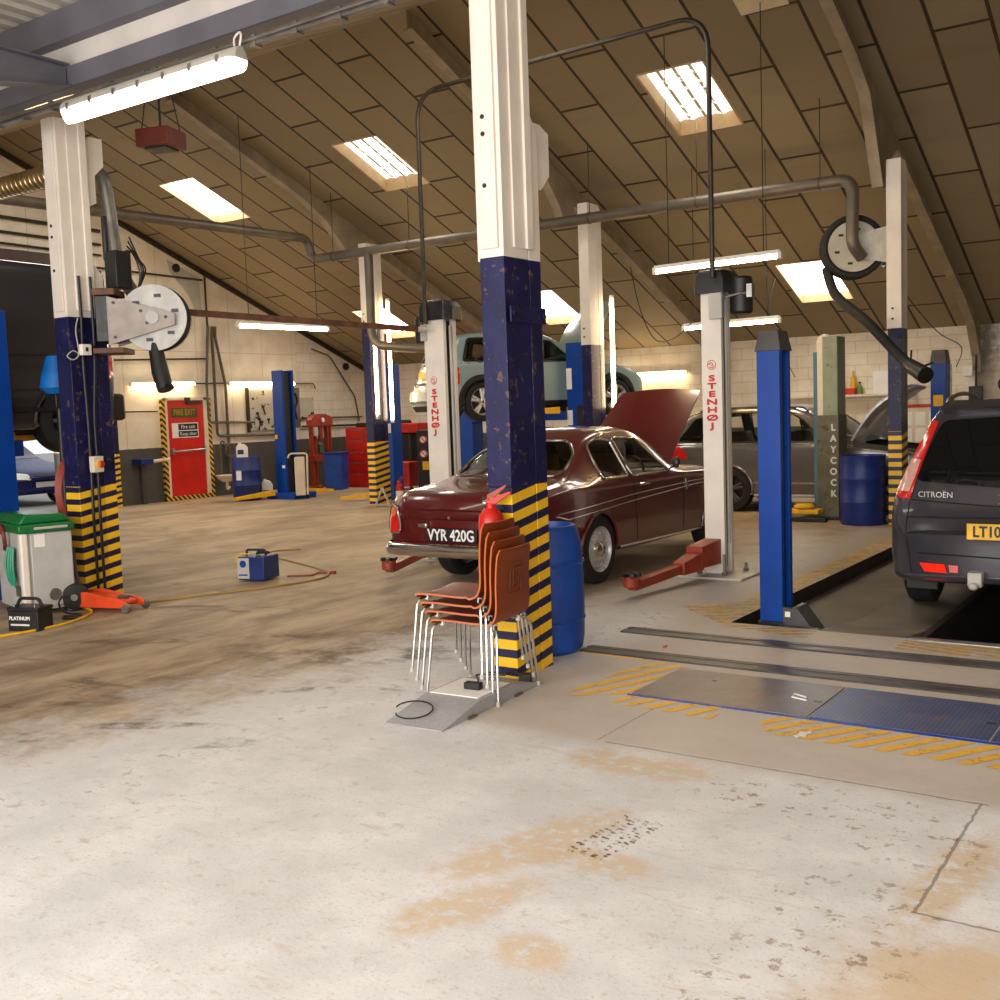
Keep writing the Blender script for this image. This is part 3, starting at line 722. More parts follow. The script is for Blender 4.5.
# crossover pipe joining the tops of the two white lift posts
k = MB().tube(bend([(-7.42, 9.42, 2.62), (-7.42, 9.42, 5.10), (-4.05, 9.45, 5.17), (-4.05, 9.45, 2.80)], .32, 10), .024, 10)
tag(k.build('crossover_pipe', m_pipe), 'dark bent pipe arching overhead between the tops of the two white lift posts', 'pipe')
o = thing('steel_bar', 'rusty brown bar reaching from the left hose reel to the left white lift post', 'bar', (-7.9, 7.9, 2.6))
a_, b_ = V((-8.12, 6.62, 2.66)), V((-7.36, 9.28, 2.55))
d_ = (b_ - a_).normalized(); s_ = V((-d_.y, d_.x, 0)).normalized()
k = MB(); q = [a_ + s_ * .012 + V((0, 0, .03)), a_ - s_ * .012 + V((0, 0, .03)), a_ - s_ * .012 - V((0, 0, .03)), a_ + s_ * .012 - V((0, 0, .03))]
k.add(q + [p + (b_ - a_) for p in q], [(3, 2, 1, 0), (4, 5, 6, 7), (0, 1, 5, 4), (1, 2, 6, 5), (2, 3, 7, 6), (3, 0, 4, 7)]).build('bar', m_brown, o, world=True)
k = MB().cyl(b_ - d_ * .06, b_ + d_ * .05, .03, n=10); k.build('end_fitting', m_lgrey, o, world=True)

m_plate = mat('cream_reel_plate', rgb(214, 208, 194), .5); m_plate2 = mat('scuffed_reel_plate', rgb(164, 154, 144), .55, var=.12); m_disc = mat('pale_reel_disc', rgb(196, 194, 188), .5)
def reel(root, c, ax, R, w, disc=m_lgrey, spread=.165):
    """hose reel: two flanged discs with slots, hose wound between; ax = horizontal axle direction"""
    ax = V(ax).normalized(); M = Matrix.Translation(c) @ ax.to_track_quat('X', 'Z').to_matrix().to_4x4()
    MB().lathe([(.03, -w), (R * .80, -w), (R, -w - .012), (R, -w + .004), (R * .80, -w + .014), (.03, -w + .014)], axis='X', n=40).xf(M).build('reel_disc', disc, root, world=True)
    k = MB().lathe([(.03, w - .014), (R * .8, w - .014), (R, w - .004), (R, w + .012), (R * .8, w), (.03, w)], axis='X', n=40)
    k.xf(M).build('reel_disc', disc, root, world=True)
    for j in range(6):
        a = j * PI / 3 + .3
        for s_ in (-1, 1): MB().cbox((s_ * (w + .003), R * .68 * math.cos(a), R * .68 * math.sin(a)), (.012, .06, .03)).xf(M).build('slot', m_black, root, world=True)
    MB().lathe([(.06, -w - .06), (.06, w + .06)], axis='X', n=16).xf(M).build('hub', m_grey, root, world=True)
    k = MB()
    for i in range(3):
        for j in range(4):
            x = -w + .05 + i * (2 * w - .1) / 2; rr = R * (.55 + spread * j)
            k.tube([(x, rr * math.cos(2 * PI * q / 30), rr * math.sin(2 * PI * q / 30)) for q in range(30)], .05, n=8, closed=True)
    return k.xf(M).build('wound_hose', m_rubber, root, world=True)
# right-hand reel on the far right column
o = thing('exhaust_hose_reel', 'exhaust hose reel with pale discs high on the far right column', 'hose reel', (-4.0, 14.1, 3.5))
ax = V((.42, -.9, 0)).normalized(); c_ = V((-4.16, 14.22, 3.57))
reel(o, c_, ax, .32, .13, spread=.19)
s_ = V((.9, .42, 0))
for q in (-1, 1):
    p = c_ + ax * (.17 * -q)
    f_ = [p + s_ * 0 + V((0, 0, .14)), p + s_ * .46 + V((0, 0, .24)), p + s_ * .46 + V((0, 0, -.24)), p + s_ * 0 + V((0, 0, -.14))]
    MB().add(f_ + [v - ax * .01 for v in f_], [(0, 1, 2, 3), (7, 6, 5, 4), (0, 4, 5, 1), (1, 5, 6, 2), (2, 6, 7, 3), (3, 7, 4, 0)]).build('side_plate', m_plate, o, world=True)
MB().cbox(c_ + s_ * .44, (.06, .42, .52), math.atan2(s_.y, s_.x)).build('mounting_box', m_dgrey, o, world=True, bev=.006)
hose = catmull([c_ + V((-.30, -.12, -.25)), c_ + V((-.12, -.3, -.62)), c_ + V((.35, -.62, -1.0)), V((-3.42, 13.55, 2.14)), V((-3.2, 13.3, 1.98))], 8)
MB().tube(hose, .062, 14).build('hose', m_rubber, o, world=True)
k = MB().tube([(-3.24, 13.34, 2.0), (-3.0, 13.08, 1.87)], [.085, .10], 14); k.tube([(-3.23, 13.33, 2.0), (-3.21, 13.3, 2.18)], .012, n=6); k.tube([(-3.12, 13.2, 1.96), (-2.95, 13.25, 2.02)], .014, n=6)
k.build('nozzle', m_black, o, world=True)
# left-hand reel on the near left column
o = thing('exhaust_hose_reel', 'exhaust hose reel with large white disc on the near left column', 'hose reel', (-8.3, 6.4, 2.6))
ax = V((.62, -.78, 0)).normalized(); c_ = V((-8.26, 6.48, 2.60)); s_ = V((.78, .62, 0))
reel(o, c_, ax, .30, .10, disc=m_disc, spread=.10)
for q in (-1, 1):
    p = c_ - ax * (.15 * q)
    f_ = [p + s_ * .20 + V((0, 0, .03)), p - s_ * .40 + V((0, 0, .20)), p - s_ * .40 + V((0, 0, -.24)), p + s_ * .20 + V((0, 0, -.07))]
    MB().add(f_ + [v - ax * .01 for v in f_], [(0, 1, 2, 3), (7, 6, 5, 4), (0, 4, 5, 1), (1, 5, 6, 2), (2, 6, 7, 3), (3, 7, 4, 0)]).build('side_plate', m_plate2, o, world=True)
    for u_, z_ in ((-.34, .14), (-.34, -.17), (-.1, .06), (-.05, -.05), (.12, .0)): MB().cyl(p + s_ * u_ + V((0, 0, z_)) - ax * .012, p + s_ * u_ + V((0, 0, z_)) + ax * .012, .014, n=8).build('bolt', m_pipe, o, world=True)
k = MB().cbox(c_ - s_ * .42 + V((0, 0, .24)), (.2, .36, .06), math.atan2(s_.y, s_.x)).cbox(c_ - s_ * .40 + V((0, 0, -.29)), (.28, .36, .05), math.atan2(s_.y, s_.x))
k.build('bracket', m_brown, o, world=True, bev=.005)
MB().cbox(c_ - s_ * .44, (.14, .30, .42), math.atan2(s_.y, s_.x)).build('motor_box', m_black, o, world=True, bev=.01)
k = MB().cbox(c_ - s_ * .40 + V((0, .1, .46)), (.17, .17, .34)).tube([c_ - s_ * .5 + V((0, .1, .55)), c_ - s_ * .5 + V((0, .1, .95))], .03, n=8)
k.build('valve_block', m_black, o, world=True, bev=.008)
k = MB()
for i in range(4): k.tube(catmull([c_ + V((-.38 + .02 * i, 0, .66 + .04 * i)), c_ + V((-.26 + .03 * i, -.02, .62 - .02 * i)), c_ + V((-.2 + .03 * i, 0, .45)), c_ + V((-.24, 0, .28))], 6), .008, n=5)
k.build('cable', m_black, o, world=True)
k = MB().tube([c_ + V((.0, -.04, -.2)), c_ + V((.09, -.06, -.50)), c_ + V((.16, -.07, -.66))], [.06, .08, .072], 14).tube([c_ + V((.1, -.06, -.6)), c_ + V((.28, -.1, -.64))], .03, n=8)
k.build('nozzle', m_black, o, world=True)

# unit heater hung from the roof
o = thing('heater_unit', 'red-brown square unit hanging on wires from the ceiling', 'heater', (-8.76, 7.06, 4.4))
hm = mat('heater_red', rgb(108, 42, 24), .5, var=.15)
MB().cbox((0, 0, 0), (.36, .34, .17), .35).build('casing', hm, o, bev=.01)
MB().cbox((0, 0, -.09), (.24, .22, .02), .35).build('grille', m_black, o)
for a, b in ((.14, .12), (-.14, .12), (.14, -.12), (-.14, -.12)):
    MB().tube([(a, b, .08), (a * .4, b * .4, .70)], .006, n=5).build('wire', m_pipe, o)
MB().tube([(0, 0, .08), (0, 0, roof_z(7.06) - 4.43)], .01, n=6).build('wire', m_pipe, o)

# ------------------------------------------------------------------ vehicles
def interp(tab, y):
    """monotone cubic through rows (y, values...)"""
    n = len(tab)
    if y <= tab[0][0]: return tab[0][1:]
    if y >= tab[-1][0]: return tab[-1][1:]
    i = max(k for k in range(n - 1) if tab[k][0] <= y)
    x0, x1 = tab[i][0], tab[i + 1][0]; h = x1 - x0; t_ = (y - x0) / h; out = []
    for c in range(1, len(tab[0])):
        d = (tab[i + 1][c] - tab[i][c]) / h
        def sl(k):
            if k <= 0 or k >= n - 1: return d
            a = (tab[k][c] - tab[k - 1][c]) / (tab[k][0] - tab[k - 1][0]); b = (tab[k + 1][c] - tab[k][c]) / (tab[k + 1][0] - tab[k][0])
            return 0 if a * b <= 0 else 2 * a * b / (a + b)
        m0, m1 = sl(i), sl(i + 1)
        out.append((2 * t_ ** 3 - 3 * t_ ** 2 + 1) * tab[i][c] + (t_ ** 3 - 2 * t_ ** 2 + t_) * h * m0 + (-2 * t_ ** 3 + 3 * t_ ** 2) * tab[i + 1][c] + (t_ ** 3 - t_ ** 2) * h * m1)
    return out
def inpoly(p, poly):
    x, y = p; r = False; n = len(poly)
    for i in range(n):
        (x0, y0), (x1, y1) = poly[i], poly[i - 1]
        if (y0 > y) != (y1 > y) and x < (x1 - x0) * (y - y0) / (y1 - y0) + x0: r = not r
    return r
def round_poly(poly, r=.05, n=4):
    N = len(poly); out = []
    for i in range(N):
        a, b, c = V(poly[i - 1]), V(poly[i]), V(poly[(i + 1) % N])
        d1, d2 = a - b, c - b; q = min(r, d1.length * .45, d2.length * .45)
        p, s_ = b + d1.normalized() * q, b + d2.normalized() * q
        out += [tuple(p * (1 - t_) ** 2 + b * 2 * t_ * (1 - t_) + s_ * t_ * t_) for t_ in [k / n for k in range(n + 1)]]
    return out
def dens(poly, step, closed=True):
    out = []; n = len(poly)
    for i in range(n if closed else n - 1):
        a, b = V(poly[i]), V(poly[(i + 1) % n]); m = max(1, int((b - a).length / step))
        out += [tuple(a + (b - a) * k / m) for k in range(m)]
    if not closed: out.append(tuple(poly[-1]))
    return out

class Car:
    """lofted shell; x = across (right +), y = forwards from the tail, z = up"""
    def __init__(s, tab, tail=.06, nose=.08, step=.04, tuck=.02, sill=.8):
        s.tab = tab; L = tab[-1][0]
        ys = []; y = 0.
        keys = [r[0] for r in tab]
        for a, b in zip(keys, keys[1:]):
            m = max(1, int(math.ceil((b - a) / step))); ys += [a + (b - a) * k / m for k in range(m)]
        ys.append(L)
        rings = []
        for y in ys:
            zb, zs, zt, w, wr, cr = interp(tab, y)
            ws = w - tuck; zr = max(zt - cr, zs)
            pts = [(w * sill, zb), (w * .955, zb + .03), (w * .99, zb + .3 * (zs - zb)), (w, zb + .58 * (zs - zb)), (w * .995, zb + .85 * (zs - zb)), (ws, zs),
                   (ws + (wr - ws) * .33, zs + (zr - zs) * .33), (ws + (wr - ws) * .68, zs + (zr - zs) * .68), (wr, zr), (wr * .88, zt - (zt - zr) * .42), (wr * .5, zt - (zt - zr) * .1), (0, zt)]
            c = catmull([V((a, 0, b)) for a, b in pts], 5)
            half = [(p.x, p.z) for p in c]
            ring = [(x, z) for x, z in half] + [(-x, z) for x, z in half[-2::-1]]
            ft = max(0, 1 - y / .8) ** 2 * tail; fn = max(0, 1 - (L - y) / .9) ** 2 * nose
            rings.append([V((x, y - ft * (1 - (x / w) ** 2) + fn * (1 - (x / w) ** 2), z)) for x, z in ring])
        s.rings = rings; K = len(rings[0]); s.K = K
        vs_ = [p for r in rings for p in r]; fs_ = []
        for i in range(len(rings) - 1):
            for k in range(K): fs_.append((i * K + k, (i + 1) * K + k, (i + 1) * K + (k + 1) % K, i * K + (k + 1) % K))
        # end caps as strips between mirrored points
        for i0, fl in ((0, False), ((len(rings) - 1) * K, True)):
            for k in range(K // 2):
                q = (i0 + k, i0 + k + 1, i0 + K - 2 - k, i0 + K - 1 - k) if k + 1 < K - 2 - k else (i0 + k, i0 + k + 1, i0 + K - 1 - k)
                q = tuple(dict.fromkeys(q))
                if len(q) > 2: fs_.append(q[::-1] if fl else q)
        # subdivide the caps across so decals follow their bulge
        s.v, s.f = vs_, fs_
        s.bvh = BVHTree.FromPolygons(vs_, fs_)
    DIR = {'right': (1, 0, 0), 'left': (-1, 0, 0), 'rear': (0, -1, 0), 'front': (0, 1, 0), 'top': (0, 0, 1)}
    def hit(s, side, u, v, off=.0):
        d = V(s.DIR[side])
        o = {'right': (3, u, v), 'left': (-3, u, v), 'rear': (u, -3, v), 'front': (u, 12, v), 'top': (u, v, 6)}[side]
        h = s.bvh.ray_cast(V(o), -d)
        if h[0] is None:
            h = s.bvh.find_nearest(V(o) - d * (V(o).dot(d) - {'right': .7, 'left': .7, 'rear': 0, 'front': s.tab[-1][0], 'top': 1.0}[side]))
        n = h[1] if h[1].dot(d) > 0 else -h[1]
        return h[0] + n * off, n
    def patch(s, side, poly, off=.004, step=.06, thick=0):
        """polygon laid on the shell"""
        bd = dens(poly, step); n = len(bd); pts = [V(p) for p in bd]
        xs = [p[0] for p in bd]; ys = [p[1] for p in bd]
        x = min(xs) + step / 2
        while x < max(xs):
            y = min(ys) + step / 2
            while y < max(ys):
                if inpoly((x, y), bd) and min((V((x, y)) - q).length for q in pts[:n]) > step * .35: pts.append(V((x, y)))
                y += step
            x += step
        r = geometry.delaunay_2d_cdt(pts, [(i, (i + 1) % n) for i in range(n)], [], 1, 1e-5)
        v3 = [s.hit(side, p[0], p[1], off)[0] for p in r[0]]
        fs_ = [tuple(f) for f in r[2]]
        # face outwards
        d = V(s.DIR[side]); a = V((0, 0, 0))
        for f in fs_: a += (v3[f[1]] - v3[f[0]]).cross(v3[f[2]] - v3[f[0]])
        if a.dot(d) < 0: fs_ = [f[::-1] for f in fs_]
        mb = MB().add(v3, fs_)
        if thick:
            v0 = [s.hit(side, p[0], p[1], off - thick)[0] for p in r[0]]
            cnt = {}
            for f in fs_:
                for i in range(len(f)): cnt[(f[i], f[(i + 1) % len(f)])] = 1
            edge = [e for e in cnt if (e[1], e[0]) not in cnt]
            o = len(mb.v); mb.v += v0; mb.f += [[e[1], e[0], e[0] + o, e[1] + o] for e in edge]
        return mb
    def line(s, side, pts, r=.008, closed=False, off=.002, step=.05, n=6):
        return MB().tube([s.hit(side, p[0], p[1], off)[0] for p in dens(pts, step, closed)], r, n, closed)
    def body(s, name, m, parent, cuts=(), arches=(), zmax=None):
        """cuts = [(side, polygon)] openings in the shell; arches = [(y, z, radius)]"""
        keep = []
        for f in s.f:
            c = V((0, 0, 0))
            for i in f: c += s.v[i]
            c /= len(f); n = (s.v[f[1]] - s.v[f[0]]).cross(s.v[f[2]] - s.v[f[0]])
            if n.length > 0: n.normalize()
            ok = True
            for side, poly in cuts:
                d = V(s.DIR[side]); uv = {'right': (c.y, c.z), 'left': (c.y, c.z), 'rear': (c.x, c.z), 'front': (c.x, c.z), 'top': (c.x, c.y)}[side]
                if side in ('right', 'left') and c.x * d.x < .2: continue
                if side == 'rear' and c.y > s.tab[-1][0] / 2 or side == 'front' and c.y < s.tab[-1][0] / 2: continue
                if side in ('rear', 'front') and abs(n.y) < .12: continue
                if side == 'top' and c.z < .6: continue
                if inpoly(uv, poly): ok = False; break
            if ok:
                for ay, az, ar in arches:
                    if abs(c.x) > s.tab[len(s.tab) // 2][4] * .62 and (c.y - ay) ** 2 + (c.z - az) ** 2 < ar * ar: ok = False; break
            if ok: keep.append(f)
        return MB().add(s.v, keep).build(name, m, parent, ang=50)
    def arch(s, m, liner, parent, ay, az, ar, inner=.45, name='wheel_arch'):
        for sd in (1, -1):
            side = 'right' if sd > 0 else 'left'
            a0, a1 = math.radians(-25), math.radians(205)
            pts = []
            for k in range(25):
                a = a0 + (a1 - a0) * k / 24; u, v = ay + ar * math.cos(a), az + ar * math.sin(a)
                pts.append(s.hit(side, u, max(v, interp(s.tab, u)[0] + .05), .0)[0])
            MB().tube(pts, .022, 8).build(name, m, parent)
            k = MB(); rows = [[p - V((sd * .0, 0, 0)) for p in pts], [V((sd * inner, p.y, p.z)) for p in pts]]
            k.sheet(rows); k.add(rows[1], [tuple(range(25))])
            k.build('arch_liner', liner, parent)

def wheel(parent, x, y, r, w, m_rim, side, kind='spoke', rim=.66, steer=0, tyre=None, spokes=5, cap=None, dz=0.):
    M = Matrix.Translation((x, y, r + dz)) @ Matrix.Rotation(steer, 4, 'Z')
    if side < 0: M = M @ Matrix.Rotation(PI, 4, 'Z')
    k = MB().lathe([(r * rim, -w / 2), (r * .86, -w / 2 - .006), (r * .97, -w / 2 + .012), (r, -w / 2 + .035), (r, w / 2 - .035), (r * .97, w / 2 - .012), (r * .86, w / 2 + .006), (r * rim, w / 2)], axis='X', n=44, caps=False)
    for g in (-.25, 0, .25): k.lathe([(r + .001, g * w - .004), (r + .002, g * w + .004)], axis='X', n=44, caps=False)
    k.v = [M @ p for p in k.v]
    o = k.build('wheel', tyre or m_rubber, parent)
    R = r * rim
    k = MB().lathe([(R * .99, -w / 2 + .01), (R * .94, -w / 2 + .03), (R * .9, w / 2 - .06), (R * .94, w / 2 - .012), (R * 1.02, w / 2 + .006), (R * 1.0, w / 2 - .01)], axis='X', n=40, caps=False)
    if kind == 'disc':
        k.lathe([(R * .92, w / 2 - .05), (R * .7, w / 2 - .03), (R * .52, w / 2 - .005), (R * .36, w / 2 - .012)], axis='X', n=40, caps=False)
        for j in range(16):
            a = 2 * PI * j / 16; k.cbox((w / 2 - .026, R * .76 * math.cos(a), R * .76 * math.sin(a)), (.012, .02, .02))
    else:
        for j in range(spokes):
            for dd in ((-.14, .14) if kind == 'twin' else (0,)):
                a = 2 * PI * j / spokes + PI / 2 + dd; b = 2 * PI * j / spokes + PI / 2 + dd * .6
                k.tube([(w / 2 - .015, R * .12 * math.cos(b), R * .12 * math.sin(b)), (w / 2 - .02, R * .95 * math.cos(a), R * .95 * math.sin(a))], [R * .13, R * .12], 8)
    k.v = [M @ p for p in k.v]; k.build('rim', m_rim, o)
    k = MB().lathe([(R * .88, w / 2 - .09), (.02, w / 2 - .085)], axis='X', n=30); k.v = [M @ p for p in k.v]; k.build('brake_disc', m_pipe, o)
    k = MB().lathe([(R * .36, w / 2 - .03), (R * .35, w / 2 + .008), (R * .24, w / 2 + .024), (0.0, w / 2 + .03)] if kind == 'disc' else [(R * .2, w / 2 - .03), (R * .18, w / 2 - .002), (0, w / 2 + .004)], axis='X', n=24)
    k.v = [M @ p for p in k.v]; k.build('hub_cap', cap or m_chrome, o)
    return o
def seat(parent, x, y, z, m, w=.5, back=.62):
    k = MB().prism([(y - .02, z), (y + .48, z + .04), (y + .5, z + .16), (y + .1, z + .14), (y - .14, z + .14 + back), (y - .26, z + .12 + back), (y - .12, z)], x - w / 2, x + w / 2, 'X')
    return k.build('seat', m, parent, bev=.04, seg=3)
m_seat = mat('dark_upholstery', rgb(46, 38, 34), .7, var=.1); m_tan = mat('tan_leather', rgb(120, 78, 48), .5, var=.1)
m_gap = mat('panel_gap', rgb(14, 12, 12), .7)

def car_paint(name, col, rough=.22, metal=0.):
    m, t = newmat(name)
    n = t.noise(t.obj(), 3, 4)
    t.bsdf(t.mix(n, tuple(c * .92 for c in col[:3]) + (1,), tuple(min(1, c * 1.06) for c in col[:3]) + (1,)), rough, metal, coat=.8)
    return m

# ---- maroon classic saloon between the white lift posts
def maroon_car():
    m = car_paint('maroon_paint', rgb(84, 11, 15), .3)
    r = thing('car', 'maroon classic two-door saloon with raised bonnet between the white lift posts', 'car', (-5.73, 7.55, 0))
    T = [(0, .44, .68, .80, .70, .54, .06), (.06, .42, .76, .90, .775, .63, .06), (.2, .36, .85, .955, .835, .70, .06), (.65, .29, .91, 1.01, .862, .72, .06), (.82, .28, .915, 1.04, .865, .70, .07),
         (1.14, .27, .92, 1.21, .866, .62, .08), (1.44, .26, .92, 1.375, .866, .57, .09), (1.8, .25, .92, 1.445, .866, .565, .09), (2.2, .24, .92, 1.45, .866, .565, .09), (2.46, .24, .92, 1.40, .866, .57, .09),
         (2.7, .24, .92, 1.27, .866, .61, .08), (3.0, .24, .915, 1.055, .866, .68, .06), (3.15, .24, .91, 1.01, .866, .70, .05), (3.8, .26, .89, .965, .855, .68, .05), (4.2, .30, .84, .90, .83, .64, .05), (4.4, .36, .76, .83, .76, .56, .06), (4.46, .42, .68, .76, .70, .5, .06)]
    c = Car(T, .12, .14)
    q_win = round_poly([(1.28, .965), (1.77, .965), (1.80, 1.31), (1.60, 1.335), (1.40, 1.28)], .05)
    d_win = round_poly([(1.84, .965), (2.68, .965), (2.34, 1.31), (1.87, 1.33)], .04)
    rear = round_poly([(-.60, 1.02), (.60, 1.02), (.56, 1.20), (.40, 1.33), (-.40, 1.33), (-.56, 1.20)], .07)
    frnt = round_poly([(-.64, 1.06), (.64, 1.06), (.52, 1.33), (-.52, 1.33)], .05)
    cuts = [(s_, p) for s_ in ('right', 'left') for p in (q_win, d_win)] + [('rear', rear), ('front', frnt), ('top', [(-.58, 3.2), (.58, 3.2), (.52, 4.25), (-.52, 4.25)])]
    ay, by, ar = 1.12, 3.80, .345
    b = c.body('body', m, r, cuts, [(ay, .33, ar), (by, .33, ar)])
    for s_ in ('right', 'left'):
        for p, nm in ((q_win, 'quarter_window'), (d_win, 'door_window')):
            g = c.patch(s_, p, .001, .12).build(nm, m_glass, r, fix=False)
            c.line(s_, p, .013, True, .004).build('window_trim', m_chrome, g)
        k = c.line(s_, [(1.82, 1.32), (1.81, .93), (1.88, .34)], .005, off=.0); k.build('door_gap', m_gap, r)
        c.line(s_, [(2.92, .9), (2.95, .33)], .005, off=0.).build('door_gap', m_gap, r)
        for pts in ([(.38, .70), (.55, .66), (1.8, .725), (3.15, .775), (4.1, .79)], [(.40, .72), (.8, .735), (1.8, .785), (3.15, .815), (4.1, .81)]):
            c.line(s_, pts, .008, off=.004).build('side_trim', m_chrome, r)
        c.line(s_, [(3.02, .85), (3.02, .73)], .014, off=.006).build('badge', m_chrome, r)
        c.line(s_, [(1.52, .30), (3.44, .275)], .018, off=.004).build('sill_trim', m_chrome, r)
        sd = 1 if s_ == 'right' else -1
        p, n = c.hit(s_, 1.95, .87, .03)
        MB().tube([p - V((0, .02, 0)) - n * .03, p, p + V((0, .14, 0)), p + V((0, .16, 0)) - n * .03], .012, 8).build('door_handle', m_chrome, r)
        p, n = c.hit(s_, 2.72, .97, .0)
        k = MB().tube([p, p + V((sd * .07, 0, .05))], .01, n=8); k.lathe([(.0, -.04), (.035, -.03), (.045, .0), (.042, .01), (0, .012)], c=p + V((sd * .08, 0, .07)), axis='Y', sx=1.3)
        k.build('door_mirror', m_black, r)
        # tail lamp: tall chrome-edged oval on the wing end
        x = sd * .66
        tl = c.patch('rear', round_poly([(x - .055, .56), (x + .055, .56), (x + .06, .78), (x - .05, .80)], .05), .018, .05, .02).build('tail_lamp', m_lens, r, fix=False)
        c.patch('rear', round_poly([(x - .045, .705), (x + .045, .705), (x + .05, .77), (x - .04, .79)], .04), .024, .04).build('indicator_lens', mat('amber_lens', rgb(214, 92, 30), .2, coat=.5), tl, fix=False)
        c.line('rear', round_poly([(x - .06, .555), (x + .06, .555), (x + .066, .79), (x - .056, .805)], .05), .012, True, .014).build('lamp_rim', m_chrome, tl)
    g = c.patch('rear', rear, .001, .1).build('rear_window', m_glass, r, fix=False); c.line('rear', rear, .015, True, .004).build('window_trim', m_chrome, g)
    g = c.patch('front', frnt, .001, .1).build('windscreen', m_glass, r, fix=False); c.line('front', frnt, .015, True, .004).build('window_trim', m_chrome, g)
    # boot lid seam, badge, lock, number plate
    c.line('rear', [(-.50, .58), (-.54, .74), (-.52, .88)], .004, off=0.).build('boot_gap', m_gap, r)
    c.line('rear', [(.50, .58), (.54, .74), (.52, .88)], .004, off=0.).build('boot_gap', m_gap, r)
    p, n = c.hit('rear', 0, .74, .004)
    lettering('Bristol', .05, m_chrome, r, (0 - .04, p.y, .80), '-Y', name='badge', world=False, wide=1.3)
    MB().lathe([(.012, 0), (.014, -.012), (0, -.014)], c=(0, p.y, .715), axis='Y', n=12).build('boot_lock', m_chrome, r)
    p, n = c.hit('rear', -.22, .55, .006)
    MB().cbox((-.33, p.y - .012, .635), (.10, .03, .045)).build('plate_lamp', m_chrome, r, bev=.008)
    pl = MB().box(-.28, p.y - .035, .495, .28, p.y - .02, .615).build('number_plate', m_black, r, bev=.004)
    lettering('VYR 420G', .142, m_letwhite, pl, (0, p.y - .037, .553), '-Y', world=False, wide=.84, bold=.003)
    MB().box(-.7, .0, .44, .7, .12, .6).build('rear_valance', m, r, bev=.02)
    # bumper: curved chrome blade wrapping both corners
    def bumper(y0, sgn):
        rows = []
        for k in range(33):
            u = -1 + 2 * k / 32; x = .80 * math.sin(u * PI / 2 * .94) / math.sin(PI / 2 * .94)
            yy = y0 + sgn * (.48 * max(0, abs(u) - .55) ** 2 / .2 + .06 * u * u)
            rows.append([V((x, yy - sgn * .055 * math.cos(a) * (1 if math.cos(a) > 0 else .2), .43 + .058 * math.sin(a))) for a in [2 * PI * j / 12 for j in range(12)]])
        k = MB().sheet(rows, closed=True); k.add(rows[0], [tuple(range(12))]); k.add(rows[-1], [tuple(range(12))])
        k.build('bumper', m_chrome, r)
    bumper(-.15, 1); bumper(4.64, -1)
    # bonnet standing open, hinged at the windscreen
    hp = V((0, 3.18, 1.0)); an = math.radians(39); rows = []
    for i in range(14):
        d = 1.30 * i / 13; wv = .58 - .06 * i / 13 - (.015 if i == 13 else 0)
        rows.append([hp + V((wv * (2 * j / 14 - 1), d * math.cos(an), d * math.sin(an))) + V((0, -math.sin(an), math.cos(an))) * (.045 * (1 - (2 * j / 14 - 1) ** 2) - .03 * (i / 13) ** 4) for j in range(15)])
    MB().sheet(rows, .02).build('bonnet', m, r)
    MB().tube([hp + V((-.42, .7, -.15)), hp + V((-.42, .75, .55))], .008, n=6).build('bonnet_stay', m_steel, r)
    MB().box(-.56, 3.25, .45, .56, 4.2, .5).box(-.3, 3.35, .5, .3, 4.1, .84).box(-.16, 3.4, .84, .16, 4.0, .9).build('engine', m_dgrey, r, bev=.02)
    for x in (-.36, .36): seat(r, x, 2.15, .42, m_tan)
    seat(r, 0, 1.25, .45, m_tan, 1.15, .48)
    MB().box(-.72, .5, .28, .72, 3.1, .34).box(-.7, 2.75, .72, .7, 3.0, .94).box(-.6, .8, .5, .6, 1.15, .95).build('cabin_floor', m_seat, r, bev=.02)
    M = Matrix.Translation((.36, 2.62, .93)) @ Matrix.Rotation(math.radians(65), 4, 'X')
    k = MB().tube([M @ V((.19 * math.cos(a), .19 * math.sin(a), 0)) for a in [2 * PI * j / 24 for j in range(24)]], .013, 6, True); k.tube([M @ V((-.19, 0, 0)), M @ V((.19, 0, 0))], .014, 6); k.build('steering_wheel', m_black, r)
    for yy in (ay, by):
        c.arch(m, m_black, r, yy, .33, ar)
        for sd in (1, -1): wheel(r, sd * .76, yy, .327, .185, m_bright, sd, 'disc', .64)
    return r
maroon_car()

